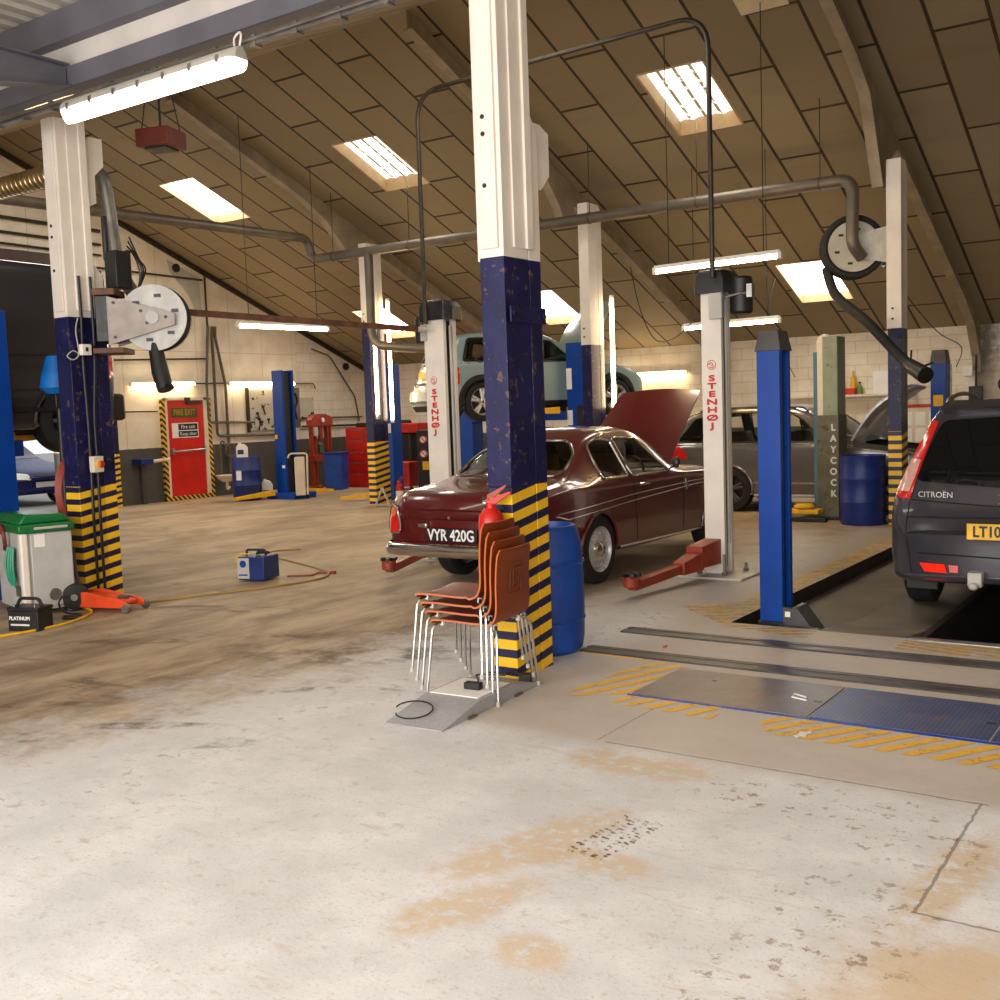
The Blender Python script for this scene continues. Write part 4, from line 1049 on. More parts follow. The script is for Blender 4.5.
# ---- dark people carrier over the pit
def carrier():
    m = car_paint('graphite_paint', rgb(66, 63, 68), .28, .35)
    r = thing('car', 'dark grey people carrier seen from behind over the pit, with yellow rear plate', 'car', (-1.37, 8.56, -.06))
    T = [(0, .30, .60, .70, .80, .74, .05), (.05, .28, .68, .76, .855, .80, .05), (.09, .27, .78, .84, .87, .82, .04), (.13, .265, .86, .96, .882, .815, .05), (.22, .26, .93, 1.20, .89, .76, .06), (.33, .25, .94, 1.42, .90, .69, .07), (.44, .25, .95, 1.575, .905, .645, .07),
         (.62, .24, .96, 1.64, .91, .625, .07), (1.2, .22, .97, 1.665, .915, .63, .07), (2.0, .2, .97, 1.66, .915, .635, .07), (2.6, .2, .96, 1.60, .915, .63, .08), (3.1, .2, .95, 1.40, .91, .64, .07), (3.6, .2, .93, 1.13, .905, .68, .06), (3.9, .21, .90, 1.0, .90, .70, .05), (4.35, .24, .76, .82, .84, .62, .06), (4.6, .3, .6, .68, .72, .5, .06)]
    c = Car(T, .16, .25)
    ay, by, ar = .94, 3.67, .365
    b = c.body('body', m, r, [], [(ay, .33, ar), (by, .33, ar)])
    hatch = round_poly([(-.70, 1.045), (0, 1.0), (.70, 1.045), (.62, 1.30), (.545, 1.50), (0, 1.525), (-.545, 1.50), (-.62, 1.30)], .06)
    c.patch('rear', hatch, .006, .08).build('rear_window', m_dglass, r, fix=False)
    side = [round_poly([(.55, 1.0), (1.35, 1.0), (1.38, 1.47), (.85, 1.5)], .06), round_poly([(1.42, 1.0), (2.35, 1.0), (2.3, 1.5), (1.45, 1.5)], .05), round_poly([(2.42, 1.0), (3.35, 1.0), (3.0, 1.28), (2.42, 1.47)], .05)]
    for s_ in ('right', 'left'):
        for p in side: c.patch(s_, p, .006, .1).build('side_window', m_dglass, r, fix=False)
        for x in (1.4, 2.38, 3.3): c.line(s_, [(x, 1.0), (x - .02, .3)], .004, off=0.).build('door_gap', m_gap, r)
        c.line(s_, [(1.3, .62), (3.3, .6)], .02, off=.002).build('side_trim', m_black, r)
        sd = 1 if s_ == 'right' else -1
        # tall tail lamp climbing the rear pillar: clear lower lens, red upper lens
        p = [(sd * x, z) for x, z in ((.845, .915), (.725, .905), (.69, 1.06), (.625, 1.30), (.575, 1.49), (.615, 1.50), (.70, 1.32), (.79, 1.08))]
        tl = c.patch('rear', p, .010, .05).build('tail_lamp', m_lens, r, fix=False)
        p = [(sd * x, z) for x, z in ((.842, .965), (.738, .96), (.700, 1.07), (.668, 1.20), (.738, 1.21), (.79, 1.075))]
        c.patch('rear', p, .016, .05).build('clear_lens', mat('pink_clear_lens', rgb(206, 156, 142), .15, coat=.6), tl, fix=False)
        fl = c.patch('rear', [(sd * .60, .36), (sd * .44, .355), (sd * .46, .42), (sd * .64, .425)], .012, .05).build('fog_lamp', emit('lit_red_lamp', rgb(236, 40, 24), 1.1) if sd < 0 else m_lens, r, fix=False)
        c.patch('rear', [(sd * .42, .36), (sd * .36, .36), (sd * .36, .415), (sd * .43, .418)], .012, .05).build('reflector', m_lens, fl, fix=False)
        # roof rail arching from the rear pillar
        pts = [c.hit('top', sd * .585, .72, .0)[0], c.hit('top', sd * .58, .8, .05)[0], c.hit('top', sd * .57, 1.2, .075)[0], c.hit('top', sd * .57, 1.7, .06)[0], c.hit('top', sd * .57, 1.85, .0)[0]]
        MB().tube(catmull(pts, 6), .018, 8).build('roof_rail', m_steel, r)
        c.line('rear', [(sd * .70, .34), (sd * .735, .60), (sd * .74, .74), (sd * .73, .90)], .005, off=0.).build('hatch_gap', m_gap, r)
        MB().box(min(sd * .88, sd * .62), .54, .12, max(sd * .88, sd * .62), .565, .36).build('mud_flap', m_black, r, bev=.015)
    c.line('rear', [(-.72, .905), (0, .865), (.72, .905)], .006, off=0.).build('hatch_crease', m_gap, r)
    c.line('rear', [(-.74, .775), (0, .79), (.74, .775)], .007, off=0.).build('hatch_gap', m_gap, r)
    c.line('rear', [(-.66, .50), (0, .48), (.66, .50)], .006, off=0.).build('bumper_crease', m_gap, r)
    c.patch('rear', round_poly([(-.58, 1.555), (.58, 1.555), (.54, 1.61), (-.54, 1.61)], .02), .05, .06, .06).build('spoiler', m, r, fix=False)
    c.patch('rear', [(-.1, 1.565), (.1, 1.565), (.1, 1.585), (-.1, 1.585)], .056, .05).build('brake_lamp', m_lens, r, fix=False)
    p = V((0, min(c.hit('rear', x_, .62 + .01 * i_, .0)[0].y for i_ in range(17) for x_ in (-.25, 0, .25)) + .045, .7))
    pl = MB().cbox((0, p.y - .075, .70), (.53, .014, .118)).build('number_plate', m_yellow, r, bev=.004)
    lettering('LT10', .112, m_letblack, pl, (-.128, p.y - .085, .698), '-Y', world=False, wide=.82, bold=.003)
    # maker's name and double chevron on the hatch
    p, n = c.hit('rear', -.50, .945, .012)
    k = text_mesh('CITROËN', .062, .004, 1.0); M = Matrix.Translation((-.535, 0, .945)) @ Matrix.Rotation(PI / 2, 4, 'X'); k.xf(M)
    k.v = [V((q.x, c.hit('rear', q.x, .945, .016)[0].y + q.y, q.z)) for q in k.v]; k.build('maker_name', m_silver, r, fix=False, smooth=False)
    k = MB()
    for z in (.90, .965):
        for sd in (-1, 1): k.tube([c.hit('rear', 0, z + .045, .02)[0], c.hit('rear', sd * .085, z - .02, .018)[0]], [.014, .012], 6)
    k.build('chevron_emblem', m_chrome, r)
    # tow bar
    k = MB().tube(bend([(-.0, .35, .30), (-.0, -.14, .28), (-.0, -.20, .36)], .06), .022, 10).box(-.32, .1, .27, .32, .18, .33); k.lathe([(0, -.028), (.02, -.02), (.028, 0), (.02, .02), (0, .028)], c=(0, -.20, .39), n=14)
    k.build('tow_bar', m_steel, r)
    MB().box(-.28, -.1, .27, -.18, .1, .38).lathe([(0, -.03), (.03, -.02), (.035, .0), (.03, .02), (0, .03)], c=(-.23, -.14, .285), n=14).build('tow_socket', m_lgrey, r, bev=.01)
    MB().box(-.6, .3, .26, .6, 4.2, .34).build('underbody', m_black, r)
    for yy in (ay, by):
        c.arch(m, m_black, r, yy, .33, ar)
        for sd in (1, -1): wheel(r, sd * .815, yy, .338, .215, m_steel, sd, 'spoke', .66, dz=-.04)
    return r
carrier()

# ---- grey estate with its bonnet up, standing along the back
def estate():
    m = car_paint('mid_grey_paint', rgb(112, 108, 104), .25, .5)
    r = thing('car', 'mid grey estate car with open bonnet behind the white lift post', 'car', (-7.58, 16.1, 0), -PI / 2)
    T = [(0, .32, .62, .74, .78, .70, .05), (.06, .28, .76, .86, .86, .78, .05), (.14, .26, .92, 1.02, .89, .77, .06), (.3, .25, .97, 1.25, .90, .72, .06), (.5, .24, .99, 1.46, .905, .67, .07), (.8, .23, 1.0, 1.55, .91, .65, .07),
         (1.6, .22, 1.0, 1.585, .915, .66, .07), (2.1, .22, .99, 1.57, .915, .66, .07), (2.52, .22, .98, 1.44, .91, .67, .07), (2.9, .22, .96, 1.18, .905, .70, .06), (3.15, .22, .94, 1.03, .90, .72, .05), (3.85, .25, .86, .92, .86, .66, .05), (4.2, .3, .7, .8, .78, .56, .06), (4.27, .34, .62, .7, .72, .5, .06)]
    c = Car(T, .14, .2)
    w = [round_poly([(.42, 1.06), (.85, 1.04), (.86, 1.42), (.66, 1.40)], .05), round_poly([(1.0, 1.04), (1.82, 1.04), (1.8, 1.47), (1.02, 1.47)], .05), round_poly([(1.92, 1.04), (2.72, 1.03), (2.36, 1.34), (2.15, 1.46), (1.92, 1.47)], .05)]
    rear = round_poly([(-.62, 1.08), (.62, 1.08), (.55, 1.42), (-.55, 1.42)], .06); fr = round_poly([(-.64, 1.1), (.64, 1.1), (.56, 1.44), (-.56, 1.44)], .05)
    ay, by, ar = 1.28, 3.5, .36
    c.body('body', m, r, [(s_, p) for s_ in ('right', 'left') for p in w] + [('rear', rear), ('front', fr), ('top', [(-.6, 3.2), (.6, 3.2), (.55, 4.05), (-.55, 4.05)])], [(ay, .34, ar), (by, .34, ar)])
    for s_ in ('right', 'left'):
        sd = 1 if s_ == 'right' else -1
        for p in w:
            g = c.patch(s_, p, .001, .12).build('side_window', m_glass, r, fix=False); c.line(s_, p, .012, True, .002).build('window_seal', m_black, g)
        for x in (.95, 1.87, 2.85): c.line(s_, [(x, 1.0), (x, .34)], .004, off=0.).build('door_gap', m_gap, r)
        c.line(s_, [(.4, 1.02), (2.85, 1.01)], .012, off=.004).build('belt_trim', m_chrome, r)
        c.line(s_, [(1.66, .44), (3.1, .44)], .016, off=.004).build('door_trim', m_chrome, r)
        c.line(s_, [(1.66, .26), (3.1, .26)], .02, off=.01).build('sill_trim', m_lgrey, r)
        for y in (1.08, 2.0):
            p, n = c.hit(s_, y, .9, .03)
            MB().tube([p - n * .03, p, p + V((0, .2, 0)), p + V((0, .22, 0)) - n * .03], .014, 8).build('door_handle', m_chrome, r)
        p, n = c.hit(s_, 2.7, 1.06, 0.)
        MB().lathe([(0, -.05), (.07, -.04), (.09, .02), (0, .05)], c=p + V((sd * .12, 0, .05)), axis='Y', sx=1.3).tube([p, p + V((sd * .1, 0, .03))], .02, n=8).build('door_mirror', m_black, r)
        c.patch('rear', [(sd * x, z) for x, z in ((.86, .80), (.56, .82), (.58, 1.0), (.83, 1.04))], .015, .06).build('tail_lamp', m_lens, r, fix=False)
        c.patch(s_, [(.13, .78), (.62, .80), (.56, .92), (.36, 1.05), (.15, 1.06)], .015, .06).build('tail_lamp', m_lens, r, fix=False)
        pts = [c.hit('top', sd * .6, .7, .0)[0], c.hit('top', sd * .6, .78, .04)[0], c.hit('top', sd * .6, 2.3, .04)[0], c.hit('top', sd * .6, 2.4, .0)[0]]
        MB().tube(pts, .014, 8).build('roof_rail', m_black, r)
    g = c.patch('rear', rear, .001, .1).build('rear_window', m_glass, r, fix=False)
    g = c.patch('front', fr, .001, .1).build('windscreen', m_glass, r, fix=False); c.line('front', fr, .014, True, .003).build('window_seal', m_steel, g)
    hp = V((0, 3.02, 1.03)); an = math.radians(52); rows = []
    for i in range(14):
        d = 1.04 * i / 13; wv = .70 - .12 * (i / 13) ** 3
        rows.append([hp + V((wv * (2 * j / 14 - 1), d * math.cos(an), d * math.sin(an))) + V((0, -math.sin(an), math.cos(an))) * (.05 * (1 - (2 * j / 14 - 1) ** 2) - .12 * (i / 13) ** 3 + .05 * math.sin(i / 13 * PI)) for j in range(15)])
    MB().sheet(rows, .03).build('bonnet', car_paint('silver_paint', rgb(206, 210, 214), .35, .1), r)
    MB().box(-.6, 3.2, .5, .6, 4.05, .55).box(-.35, 3.25, .55, .35, 3.95, .85).build('engine', m_black, r, bev=.03)
    MB().box(-.75, .5, .3, .75, 3.05, .36).box(-.74, 2.5, .75, .74, 2.85, 1.0).build('cabin_floor', m_seat, r, bev=.03)
    for x in (-.38, .38): seat(r, x, 2.15, .42, m_seat)
    seat(r, 0, 1.2, .42, m_seat, 1.2)
    for yy in (ay, by):
        c.arch(m, m_black, r, yy, .34, ar)
        for sd in (1, -1): wheel(r, sd * .80, yy, .335, .21, m_dgrey, sd, 'twin', .68)
estate()

# ---- small pale blue hatchback up on the lift
def hatch():
    m = car_paint('pale_blue_paint', rgb(146, 168, 168), .28)
    hd = math.radians(58)
    r = thing('car', 'small pale blue-grey hatchback raised on the blue lift', 'car', (-11.34, 14.42, 1.47), hd - PI / 2); r.scale = (1.03, 1.03, 1.08)
    T = [(0, .26, .50, .62, .74, .68, .05), (.06, .22, .62, .74, .81, .74, .05), (.12, .20, .80, .90, .835, .72, .06), (.22, .19, .87, 1.12, .84, .64, .06), (.36, .18, .88, 1.31, .842, .60, .07), (.6, .17, .89, 1.38, .842, .59, .07),
         (1.2, .17, .89, 1.405, .842, .59, .07), (1.7, .17, .89, 1.39, .842, .59, .07), (2.05, .17, .89, 1.27, .842, .61, .07), (2.35, .17, .88, 1.05, .842, .66, .06), (2.55, .17, .86, .93, .84, .70, .05), (3.2, .19, .80, .86, .81, .62, .06), (3.55, .22, .66, .74, .74, .5, .06), (3.66, .28, .56, .62, .66, .45, .05)]
    c = Car(T, .12, .2)
    w = [round_poly([(.30, .92), (.98, .92), (.98, 1.28), (.46, 1.27)], .04), round_poly([(1.06, .92), (2.25, .92), (1.92, 1.22), (1.06, 1.28)], .04)]
    rear = round_poly([(-.60, .93), (.60, .93), (.54, 1.25), (-.54, 1.25)], .06); fr = round_poly([(-.62, .98), (.62, .98), (.53, 1.27), (-.53, 1.27)], .05)
    ay, by, ar = .60, 3.04, .335
    c.body('body', m, r, [(s_, p) for s_ in ('right', 'left') for p in w] + [('rear', rear), ('front', fr), ('top', [(-.58, 2.62), (.58, 2.62), (.5, 3.4), (-.5, 3.4)])], [(ay, .30, ar), (by, .30, ar)])
    # black band that carries the windows, roof edge, sills
    for s_ in ('right', 'left'):
        sd = 1 if s_ == 'right' else -1
        for p in w:
            g = c.patch(s_, p, .003, .12).build('side_window', m_glass, r, fix=False); c.line(s_, p, .016, True, .003).build('window_seal', m_black, g)
        c.patch(s_, [(.98, .92), (1.06, .92), (1.06, 1.28), (.98, 1.28)], .006, .06).build('door_pillar', m_black, r, fix=False)
        c.line(s_, [(.24, .89), (2.4, .895)], .012, off=.004).build('belt_trim', m_chrome, r)
        c.patch(s_, [(.95, .18), (2.7, .18), (2.7, .29), (.95, .29)], .01, .08).build('sill_cladding', m_black, r, fix=False)
        c.line(s_, [(1.02, .86), (1.06, .3)], .004, off=0.).build('door_gap', m_gap, r)
        c.patch('rear', round_poly([(sd * .78, .56), (sd * .60, .56), (sd * .60, .82), (sd * .76, .84)], .04), .014, .05).build('tail_lamp', m_lens, r, fix=False)
        c.patch(s_, round_poly([(.08, .58), (.21, .56), (.22, .82), (.12, .85)], .04), .012, .05).build('tail_lamp', m_lens, r, fix=False)
        c.patch('rear', [(sd * .70, .33), (sd * .45, .33), (sd * .45, .37), (sd * .70, .37)], .012, .05).build('reflector', m_lens, r, fix=False)
        # wide black wheel-arch cladding
        for yy in (ay, by):
            k = MB(); rows = []
            for j in range(23):
                a = math.radians(-12 + 204 * j / 22)
                rows.append([c.hit(s_, yy + q * math.cos(a), max(.21, .30 + q * math.sin(a)), o_)[0] for q, o_ in ((.325, .02), (.36, .03), (.40, .022), (.415, .0))])
            k.sheet(rows).build('arch_cladding', m_black, r)
            c_ = MB().sheet([[p for p in [V((sd * .80, yy + .33 * math.cos(a), .30 + .33 * math.sin(a))) for a in [math.radians(-12 + 204 * j / 22) for j in range(23)]]],
                             [V((sd * .45, yy + .33 * math.cos(a), .30 + .33 * math.sin(a))) for a in [math.radians(-12 + 204 * j / 22) for j in range(23)]]])
            c_.build('arch_liner', m_black, r)
        p, n = c.hit(s_, 2.2, .93, 0.)
        MB().lathe([(0, -.05), (.07, -.03), (.085, .02), (0, .05)], c=p + V((sd * .1, 0, .03)), axis='Y', sx=1.2).tube([p, p + V((sd * .1, 0, .02))], .02, n=8).build('door_mirror', m_black, r)
    g = c.patch('rear', rear, .002, .1).build('rear_window', m_glass, r, fix=False); c.line('rear', rear, .018, True, .003).build('window_seal', m_black, g)
    g = c.patch('front', fr, .002, .1).build('windscreen', m_glass, r, fix=False)
    p = c.hit('rear', 0, .72, .02)[0]
    MB().cbox((0, p.y - .01, .74), (.52, .012, .11)).build('number_plate', m_yellow, r)
    # bumper: pale upper, black lower valance
    rows = []
    for k_ in range(25):
        u = -1 + 2 * k_ / 24; x = .80 * math.sin(u * PI / 2) ; yy = -.12 + .42 * max(0, abs(u) - .5) ** 2 / .25 + .03
        rows.append([V((x, yy, .52)), V((x, yy - .05, .48)), V((x, yy - .05, .34)), V((x, yy, .30))])
    MB().sheet(rows, .03).build('bumper', m, r)
    rows = [[q[3] + V((0, 0, 0)), q[3] + V((0, -.02, -.04)), q[3] + V((0, .05, -.13))] for q in rows]
    MB().sheet(rows, .02).build('bumper_valance', m_black, r)
    MB().tube([(-.2, -.1, .36), (.2, -.1, .36)], .012, 8).build('bumper_bar', m_chrome, r)
    # round roof aerial, bonnet standing open
    q = c.hit('top', 0, .45)[0]; MB().box(-.04, q.y - .06, q.z - .01, .04, q.y + .06, q.z + .05).tube([q + V((0, 0, .04)), q + V((0, -.1, .2))], .005, 6).build('aerial', m_black, r, bev=.015)
    hp = V((0, 2.60, .95)); an = math.radians(64); rows = []
    for i in range(14):
        d = 1.08 * i / 13; wv = .74 - .22 * (i / 13) ** 2.2
        rows.append([hp + V((wv * (2 * j / 14 - 1), d * math.cos(an), d * math.sin(an))) + V((0, -math.sin(an), math.cos(an))) * (.07 * (1 - (2 * j / 14 - 1) ** 2) - .14 * (i / 13) ** 3) for j in range(15)])
    MB().sheet(rows, .03).build('bonnet', m, r)
    MB().box(-.5, 2.65, .4, .5, 3.3, .7).build('engine', m_black, r, bev=.03)
    MB().box(-.72, .3, .2, .72, 2.6, .27).box(-.7, 2.1, .65, .7, 2.4, .9).build('cabin_floor', m_seat, r, bev=.03)
    for x in (-.36, .36): seat(r, x, 1.35, .36, m_seat, .48, .58)
    seat(r, 0, .75, .36, m_seat, 1.1, .5)
    for yy in (ay, by):
        for sd in (1, -1): wheel(r, sd * .745, yy, .30, .185, m_bright, sd, 'twin', .68)
hatch()

# ---- tall dark van raised at the left edge
def van():
    m = car_paint('charcoal_paint', rgb(44, 43, 46), .3)
    r = thing('van', 'tall dark grey panel van raised behind the left column', 'van', (-11.12, 7.42, 1.36), PI)
    T = [(0, .30, .70, 1.92, .84, .80, .06), (.05, .27, .95, 1.99, .93, .84, .07), (.2, .25, 1.0, 2.0, .96, .85, .08), (2.8, .25, 1.0, 2.02, .97, .86, .08), (3.6, .25, 1.0, 1.95, .97, .82, .1), (4.2, .25, .98, 1.45, .95, .78, .1), (4.6, .26, .95, 1.08, .93, .74, .06), (5.1, .32, .8, .9, .85, .62, .06), (5.2, .38, .7, .8, .8, .6, .06)]
    c = Car(T, .06, .2, .08)
    ay, by, ar = .62, 4.0, .40
    c.body('body', m, r, [], [(ay, .34, ar), (by, .34, ar)])
    for s_ in ('right', 'left'):
        sd = 1 if s_ == 'right' else -1
        for z in (1.02, .66): c.line(s_, [(.15, z), (3.6, z)], .014, off=.0).build('body_crease', m, r)
        c.line(s_, [(.2, .46), (3.6, .46)], .03, off=.004).build('rubbing_strip', m_black, r)
        for y in (1.75, 2.95): c.line(s_, [(y, 1.9), (y + .02, 1.2), (y, .3)], .006, off=0.).build('door_gap', m_gap, r)
        c.patch(s_, [(3.0, 1.1), (4.1, 1.1), (3.75, 1.7), (3.0, 1.75)], .004, .12).build('side_window', m_dglass, r, fix=False)
        c.patch('rear', [(sd * .84, .8), (sd * .72, .8), (sd * .72, 1.15), (sd * .84, 1.15)], .01, .06).build('tail_lamp', m_lens, r, fix=False)
        c.patch(s_, [(.02, .78), (.14, .78), (.14, 1.12), (.02, 1.12)], .01, .06).build('tail_lamp', m_lens, r, fix=False)
    MB().box(-.9, -.12, .32, .9, .1, .62).build('bumper', m_black, r, bev=.04)
    MB().box(-.8, .2, .2, .8, 4.8, .3).build('underbody', m_black, r)
    for yy in (ay, by):
        c.arch(m, m_black, r, yy, .34, ar)
        for sd in (1, -1): wheel(r, sd * .83, yy, .34, .22, m_dgrey, sd, 'spoke', .6, spokes=8)
van()

# ---- outside the doorway
m_yard = mat('yard_tarmac', rgb(150, 146, 140), .8, var=.1, sc=2)
struct('ground', MB().box(-60, -30, -.12, XL - .25, 50, -.02), m_yard)
struct('ground', MB().box(XL - .25, -40, -.12, 40, -4.0, -.02), m_yard)
def outside_car():
    m = mat('navy_car_paint', rgb(18, 26, 92), .4, var=.04)
    r = thing('car', 'blue hatchback parked outside, seen through the doorway at the left', 'car', (-24.6, 13.15, -.02), -PI / 2)
    T = [(0, .3, .6, .75, .74, .66, .05), (.1, .25, .85, 1.0, .82, .7, .06), (.4, .22, .9, 1.36, .84, .6, .07), (1.4, .2, .9, 1.44, .845, .6, .07), (2.0, .2, .9, 1.38, .845, .6, .07), (2.7, .2, .88, 1.02, .845, .68, .06), (3.4, .22, .78, .86, .82, .64, .06), (3.85, .26, .62, .72, .74, .55, .06), (3.95, .3, .54, .62, .68, .5, .06)]
    c = Car(T, .1, .22, .07)
    c.body('body', m, r, [], [(.7, .3, .33), (3.15, .3, .33)])
    c.patch('front', round_poly([(-.62, .98), (.62, .98), (.53, 1.36), (-.53, 1.36)], .05), .006, .1).build('windscreen', m_dglass, r, fix=False)
    for s_ in ('right', 'left'):
        sd = 1 if s_ == 'right' else -1
        c.patch(s_, round_poly([(.5, .93), (2.5, .93), (2.0, 1.3), (.7, 1.3)], .05), .006, .1).build('side_window', m_dglass, r, fix=False)
        c.patch('front', round_poly([(sd * .68, .58), (sd * .42, .56), (sd * .44, .68), (sd * .66, .72)], .03), .012, .05).build('headlamp', m_paper, r, fix=False)
    c.patch('front', [(-.35, .60), (.35, .60), (.35, .68), (-.35, .68)], .008, .06).build('grille', m_black, r, fix=False)
    p = c.hit('front', 0, .46, .02)[0]
    MB().cbox((0, p.y + .01, .45), (.52, .012, .11)).build('number_plate', m_paper, r)
    for yy in (.7, 3.15):
        for sd in (1, -1): wheel(r, sd * .74, yy, .29, .18, m_steel, sd)
outside_car()
def outside_van():
    m = car_paint('white_van_paint', rgb(236, 234, 230), .3)
    r = thing('van', 'white van parked outside behind the blue hatchback', 'van', (-29.5, 16.4, -.02), PI)
    T = [(0, .3, .7, 1.75, .85, .78, .06), (.06, .27, .95, 1.86, .93, .8, .08), (3.0, .25, 1.0, 1.9, .95, .82, .08), (3.6, .25, .98, 1.5, .93, .76, .08), (4.1, .26, .95, 1.08, .92, .74, .06), (4.7, .32, .7, .8, .8, .6, .06)]
    c = Car(T, .05, .2, .1)
    c.body('body', m, r, [], [(.9, .32, .36), (3.7, .32, .36)])
    c.line('rear', [(0, 1.8), (0, .4)], .012, off=0.).build('door_gap', m_gap, r)
    for sd in (1, -1):
        c.patch('rear', [(sd * .68, 1.1), (sd * .08, 1.1), (sd * .08, 1.6), (sd * .62, 1.6)], .006, .1).build('rear_window', m_dglass, r, fix=False)
        for yy in (.9, 3.7): wheel(r, sd * .82, yy, .32, .2, m_steel, sd)
outside_van()
o = thing('traffic_cone', 'orange cone standing outside by the doorway at the left', 'cone', (-19.2, 12.75, -.02))
MB().box(-.18, -.18, 0, .18, .18, .03).build('base', m_orange, o, bev=.01); MB().lathe([(.14, .03), (.03, .72), (.02, .74)], n=20).build('cone', m_orange, o)
MB().lathe([(.105, .26), (.085, .38)], n=20).build('reflective_band', m_paper, o)

# ------------------------------------------------------------------ vehicle lifts
def post_c(r, w, d, h, m, name='post', slot='+X', z0=.0, t_=.02):
    """channel-section lift post with an open slot on one side"""
    k = MB()
    hx, hy = w / 2, d / 2
    if slot in ('+X', '-X'):
        s_ = 1 if slot == '+X' else -1
        poly = [(-hx, -hy), (hx, -hy), (hx, -hy + .055), (hx - .05, -hy + .055), (hx - .05, -hy + t_ + .01), (-hx + t_, -hy + t_ + .01), (-hx + t_, hy - t_ - .01), (hx - .05, hy - t_ - .01), (hx - .05, hy - .055), (hx, hy - .055), (hx, hy), (-hx, hy)]
        poly = [(s_ * x, y) for x, y in poly]
    else:
        poly = [(-hx, -hy), (hx, -hy), (hx, hy), (-hx, hy)]
    k.prism(poly, z0, h, 'Z')
    o = k.build(name, m, r, bev=.004, ang=30)
    MB().box(-hx * .5, -hy * .6, z0 + .05, hx * .6, hy * .6, h - .05).build('carriage_guide', m_black, o)
    return o
# two white posts
ROUND = None
def white_post(label, x, y, w, d, slot, motor, arm_dir):
    r = thing('lift_post', label, 'lift post', (x, y, 0))
    MB().box(-.34, -.36, 0, .36, .3, .022).build('base_plate', m_lgrey, r, bev=.004)
    p = post_c(r, w, d, 2.70, m_white, slot=slot, z0=.022)
    sg = 1 if slot == '+X' else -1
    MB().tube([(sg * (w / 2 - .01), .02, .3), (sg * (w / 2 - .01), .02, 2.6)], .016, 8).build('lifting_chain', m_lgrey, r)
    for i, (a, b) in enumerate(((-.12, -.20), (.13, -.20), (-.18, .16), (.2, .16))):
        MB().cyl((a, b, .02), (a, b, .22 if i < 2 else .1), .016, n=10).cyl((a, b, .02), (a, b, .05), .03, n=6).build('anchor_bolt', m_grey, r)
    hood = MB()
    sec = lambda s_, z: [(-w / 2 - .035 * s_, -d / 2 - .035 * s_, z), (w / 2 + .035 * s_, -d / 2 - .035 * s_, z), (w / 2 + .1 * s_, -d / 2 + .04, z), (w / 2 + .1 * s_, d / 2 - .02, z), (w / 2 + .03 * s_, d / 2 + .035 * s_, z), (-w / 2 - .035 * s_, d / 2 + .035 * s_, z)]
    hood.sheet([[V(q) for q in sec(1, 2.66)], [V(q) for q in sec(1, 2.80)], [V(q) for q in sec(.5, 2.87)], [V(q) for q in sec(-.6, 2.885)]], closed=True)
    hood.add([V(q) for q in sec(-.6, 2.885)], [tuple(range(6))])
    hood.build('head_cover', m_black, r, bev=.008)
    if motor:
        MB().lathe([(.085, -.2), (.105, -.18), (.105, .12), (.09, .14)], c=(w / 2 + .16, 0, 2.66), n=20).build('motor', m_black, r)
        MB().tube([(w / 2 + .05, -.11, 2.62), (w / 2 + .2, -.12, 2.64), (w / 2 + .28, -.06, 2.64)], .012, 6).box(w / 2 + .25, -.1, 2.6, w / 2 + .3, -.02, 2.72).build('hydraulic_fitting', m_steel, r)
        MB().box(w / 2 - .10, -d / 2 - .05, 2.42, w / 2 + .03, -d / 2, 2.66).build('control_box', m_lgrey, r, bev=.006)
    else:
        MB().lathe([(.07, -.17), (.085, -.15), (.085, .1), (.07, .12)], c=(-w / 2 - .10, -.02, 2.6), n=20).build('motor', m_black, r)
        MB().box(-w / 2 - .03, -d / 2 - .03, 2.44, -w / 2 + .05, -d / 2, 2.62).build('control_box', m_lgrey, r, bev=.006)
    lt = lettering('STENHØJ', .074, m_letred, r, (0 if motor else -.02, -d / 2 - .003, 1.65), '-Y', wide=2.0, stack=.0745, world=False, bold=.0045)
    k = MB().tube([((0 if motor else -.02) + .042 * math.cos(a), -d / 2 - .002, 2.0 + .042 * math.sin(a)) for a in [2 * PI * j / 28 for j in range(28)]], .003, 5, True)
    k.tube([((0 if motor else -.02) + a, -d / 2 - .002, 2.0 + b) for a, b in ((-.03, .0), (-.01, .02), (.012, .012), (.0, -.008), (.024, -.01), (.01, -.028), (-.018, -.024))], .005, 5)
    k.build('round_emblem', m_letred, r)
    # swing arm: elbowed box section with a pad at the tip
    s_ = arm_dir
    a = V((s_ * -.02, -.16, .19)); mid = V((s_ * -.08, -.75, .15)); tip = V((s_ * -.18, -1.48, .10))
    k = MB()
    def beam(p, q, w0, h0, w1, h1):
        d_ = (q - p).normalized(); sd = V((-d_.y, d_.x, 0)).normalized(); u = V((0, 0, 1))
        P = [p + sd * w0 + u * h0, p - sd * w0 + u * h0, p - sd * w0 - u * h0, p + sd * w0 - u * h0, q + sd * w1 + u * h1, q - sd * w1 + u * h1, q - sd * w1 - u * h1, q + sd * w1 - u * h1]
        k.add(P, [(3, 2, 1, 0), (4, 5, 6, 7), (0, 1, 5, 4), (1, 2, 6, 5), (2, 3, 7, 6), (3, 0, 4, 7)])
    beam(a + V((0, .1, .05)), a + V((s_ * -.03, -.32, .03)), .085, .12, .085, .10); beam(a + V((s_ * -.02, -.28, .0)), mid, .08, .09, .06, .055); beam(mid + V((0, .1, 0)), tip, .048, .04, .045, .04)
    ar = k.build('swing_arm', m_redor, r, bev=.008)
    k = MB().lathe([(.06, .02), (.075, .03), (.075, .10), (.06, .115)], c=tip - V((0, 0, .03)), n=20); k.build('arm_tip', m_redor, ar)
    k = MB()
    for q in range(3): k.cbox(tip + V((0, 0, .10)), (.17, .035, .03), q * PI / 3 * 2)
    k.build('lifting_pad', m_black, ar)
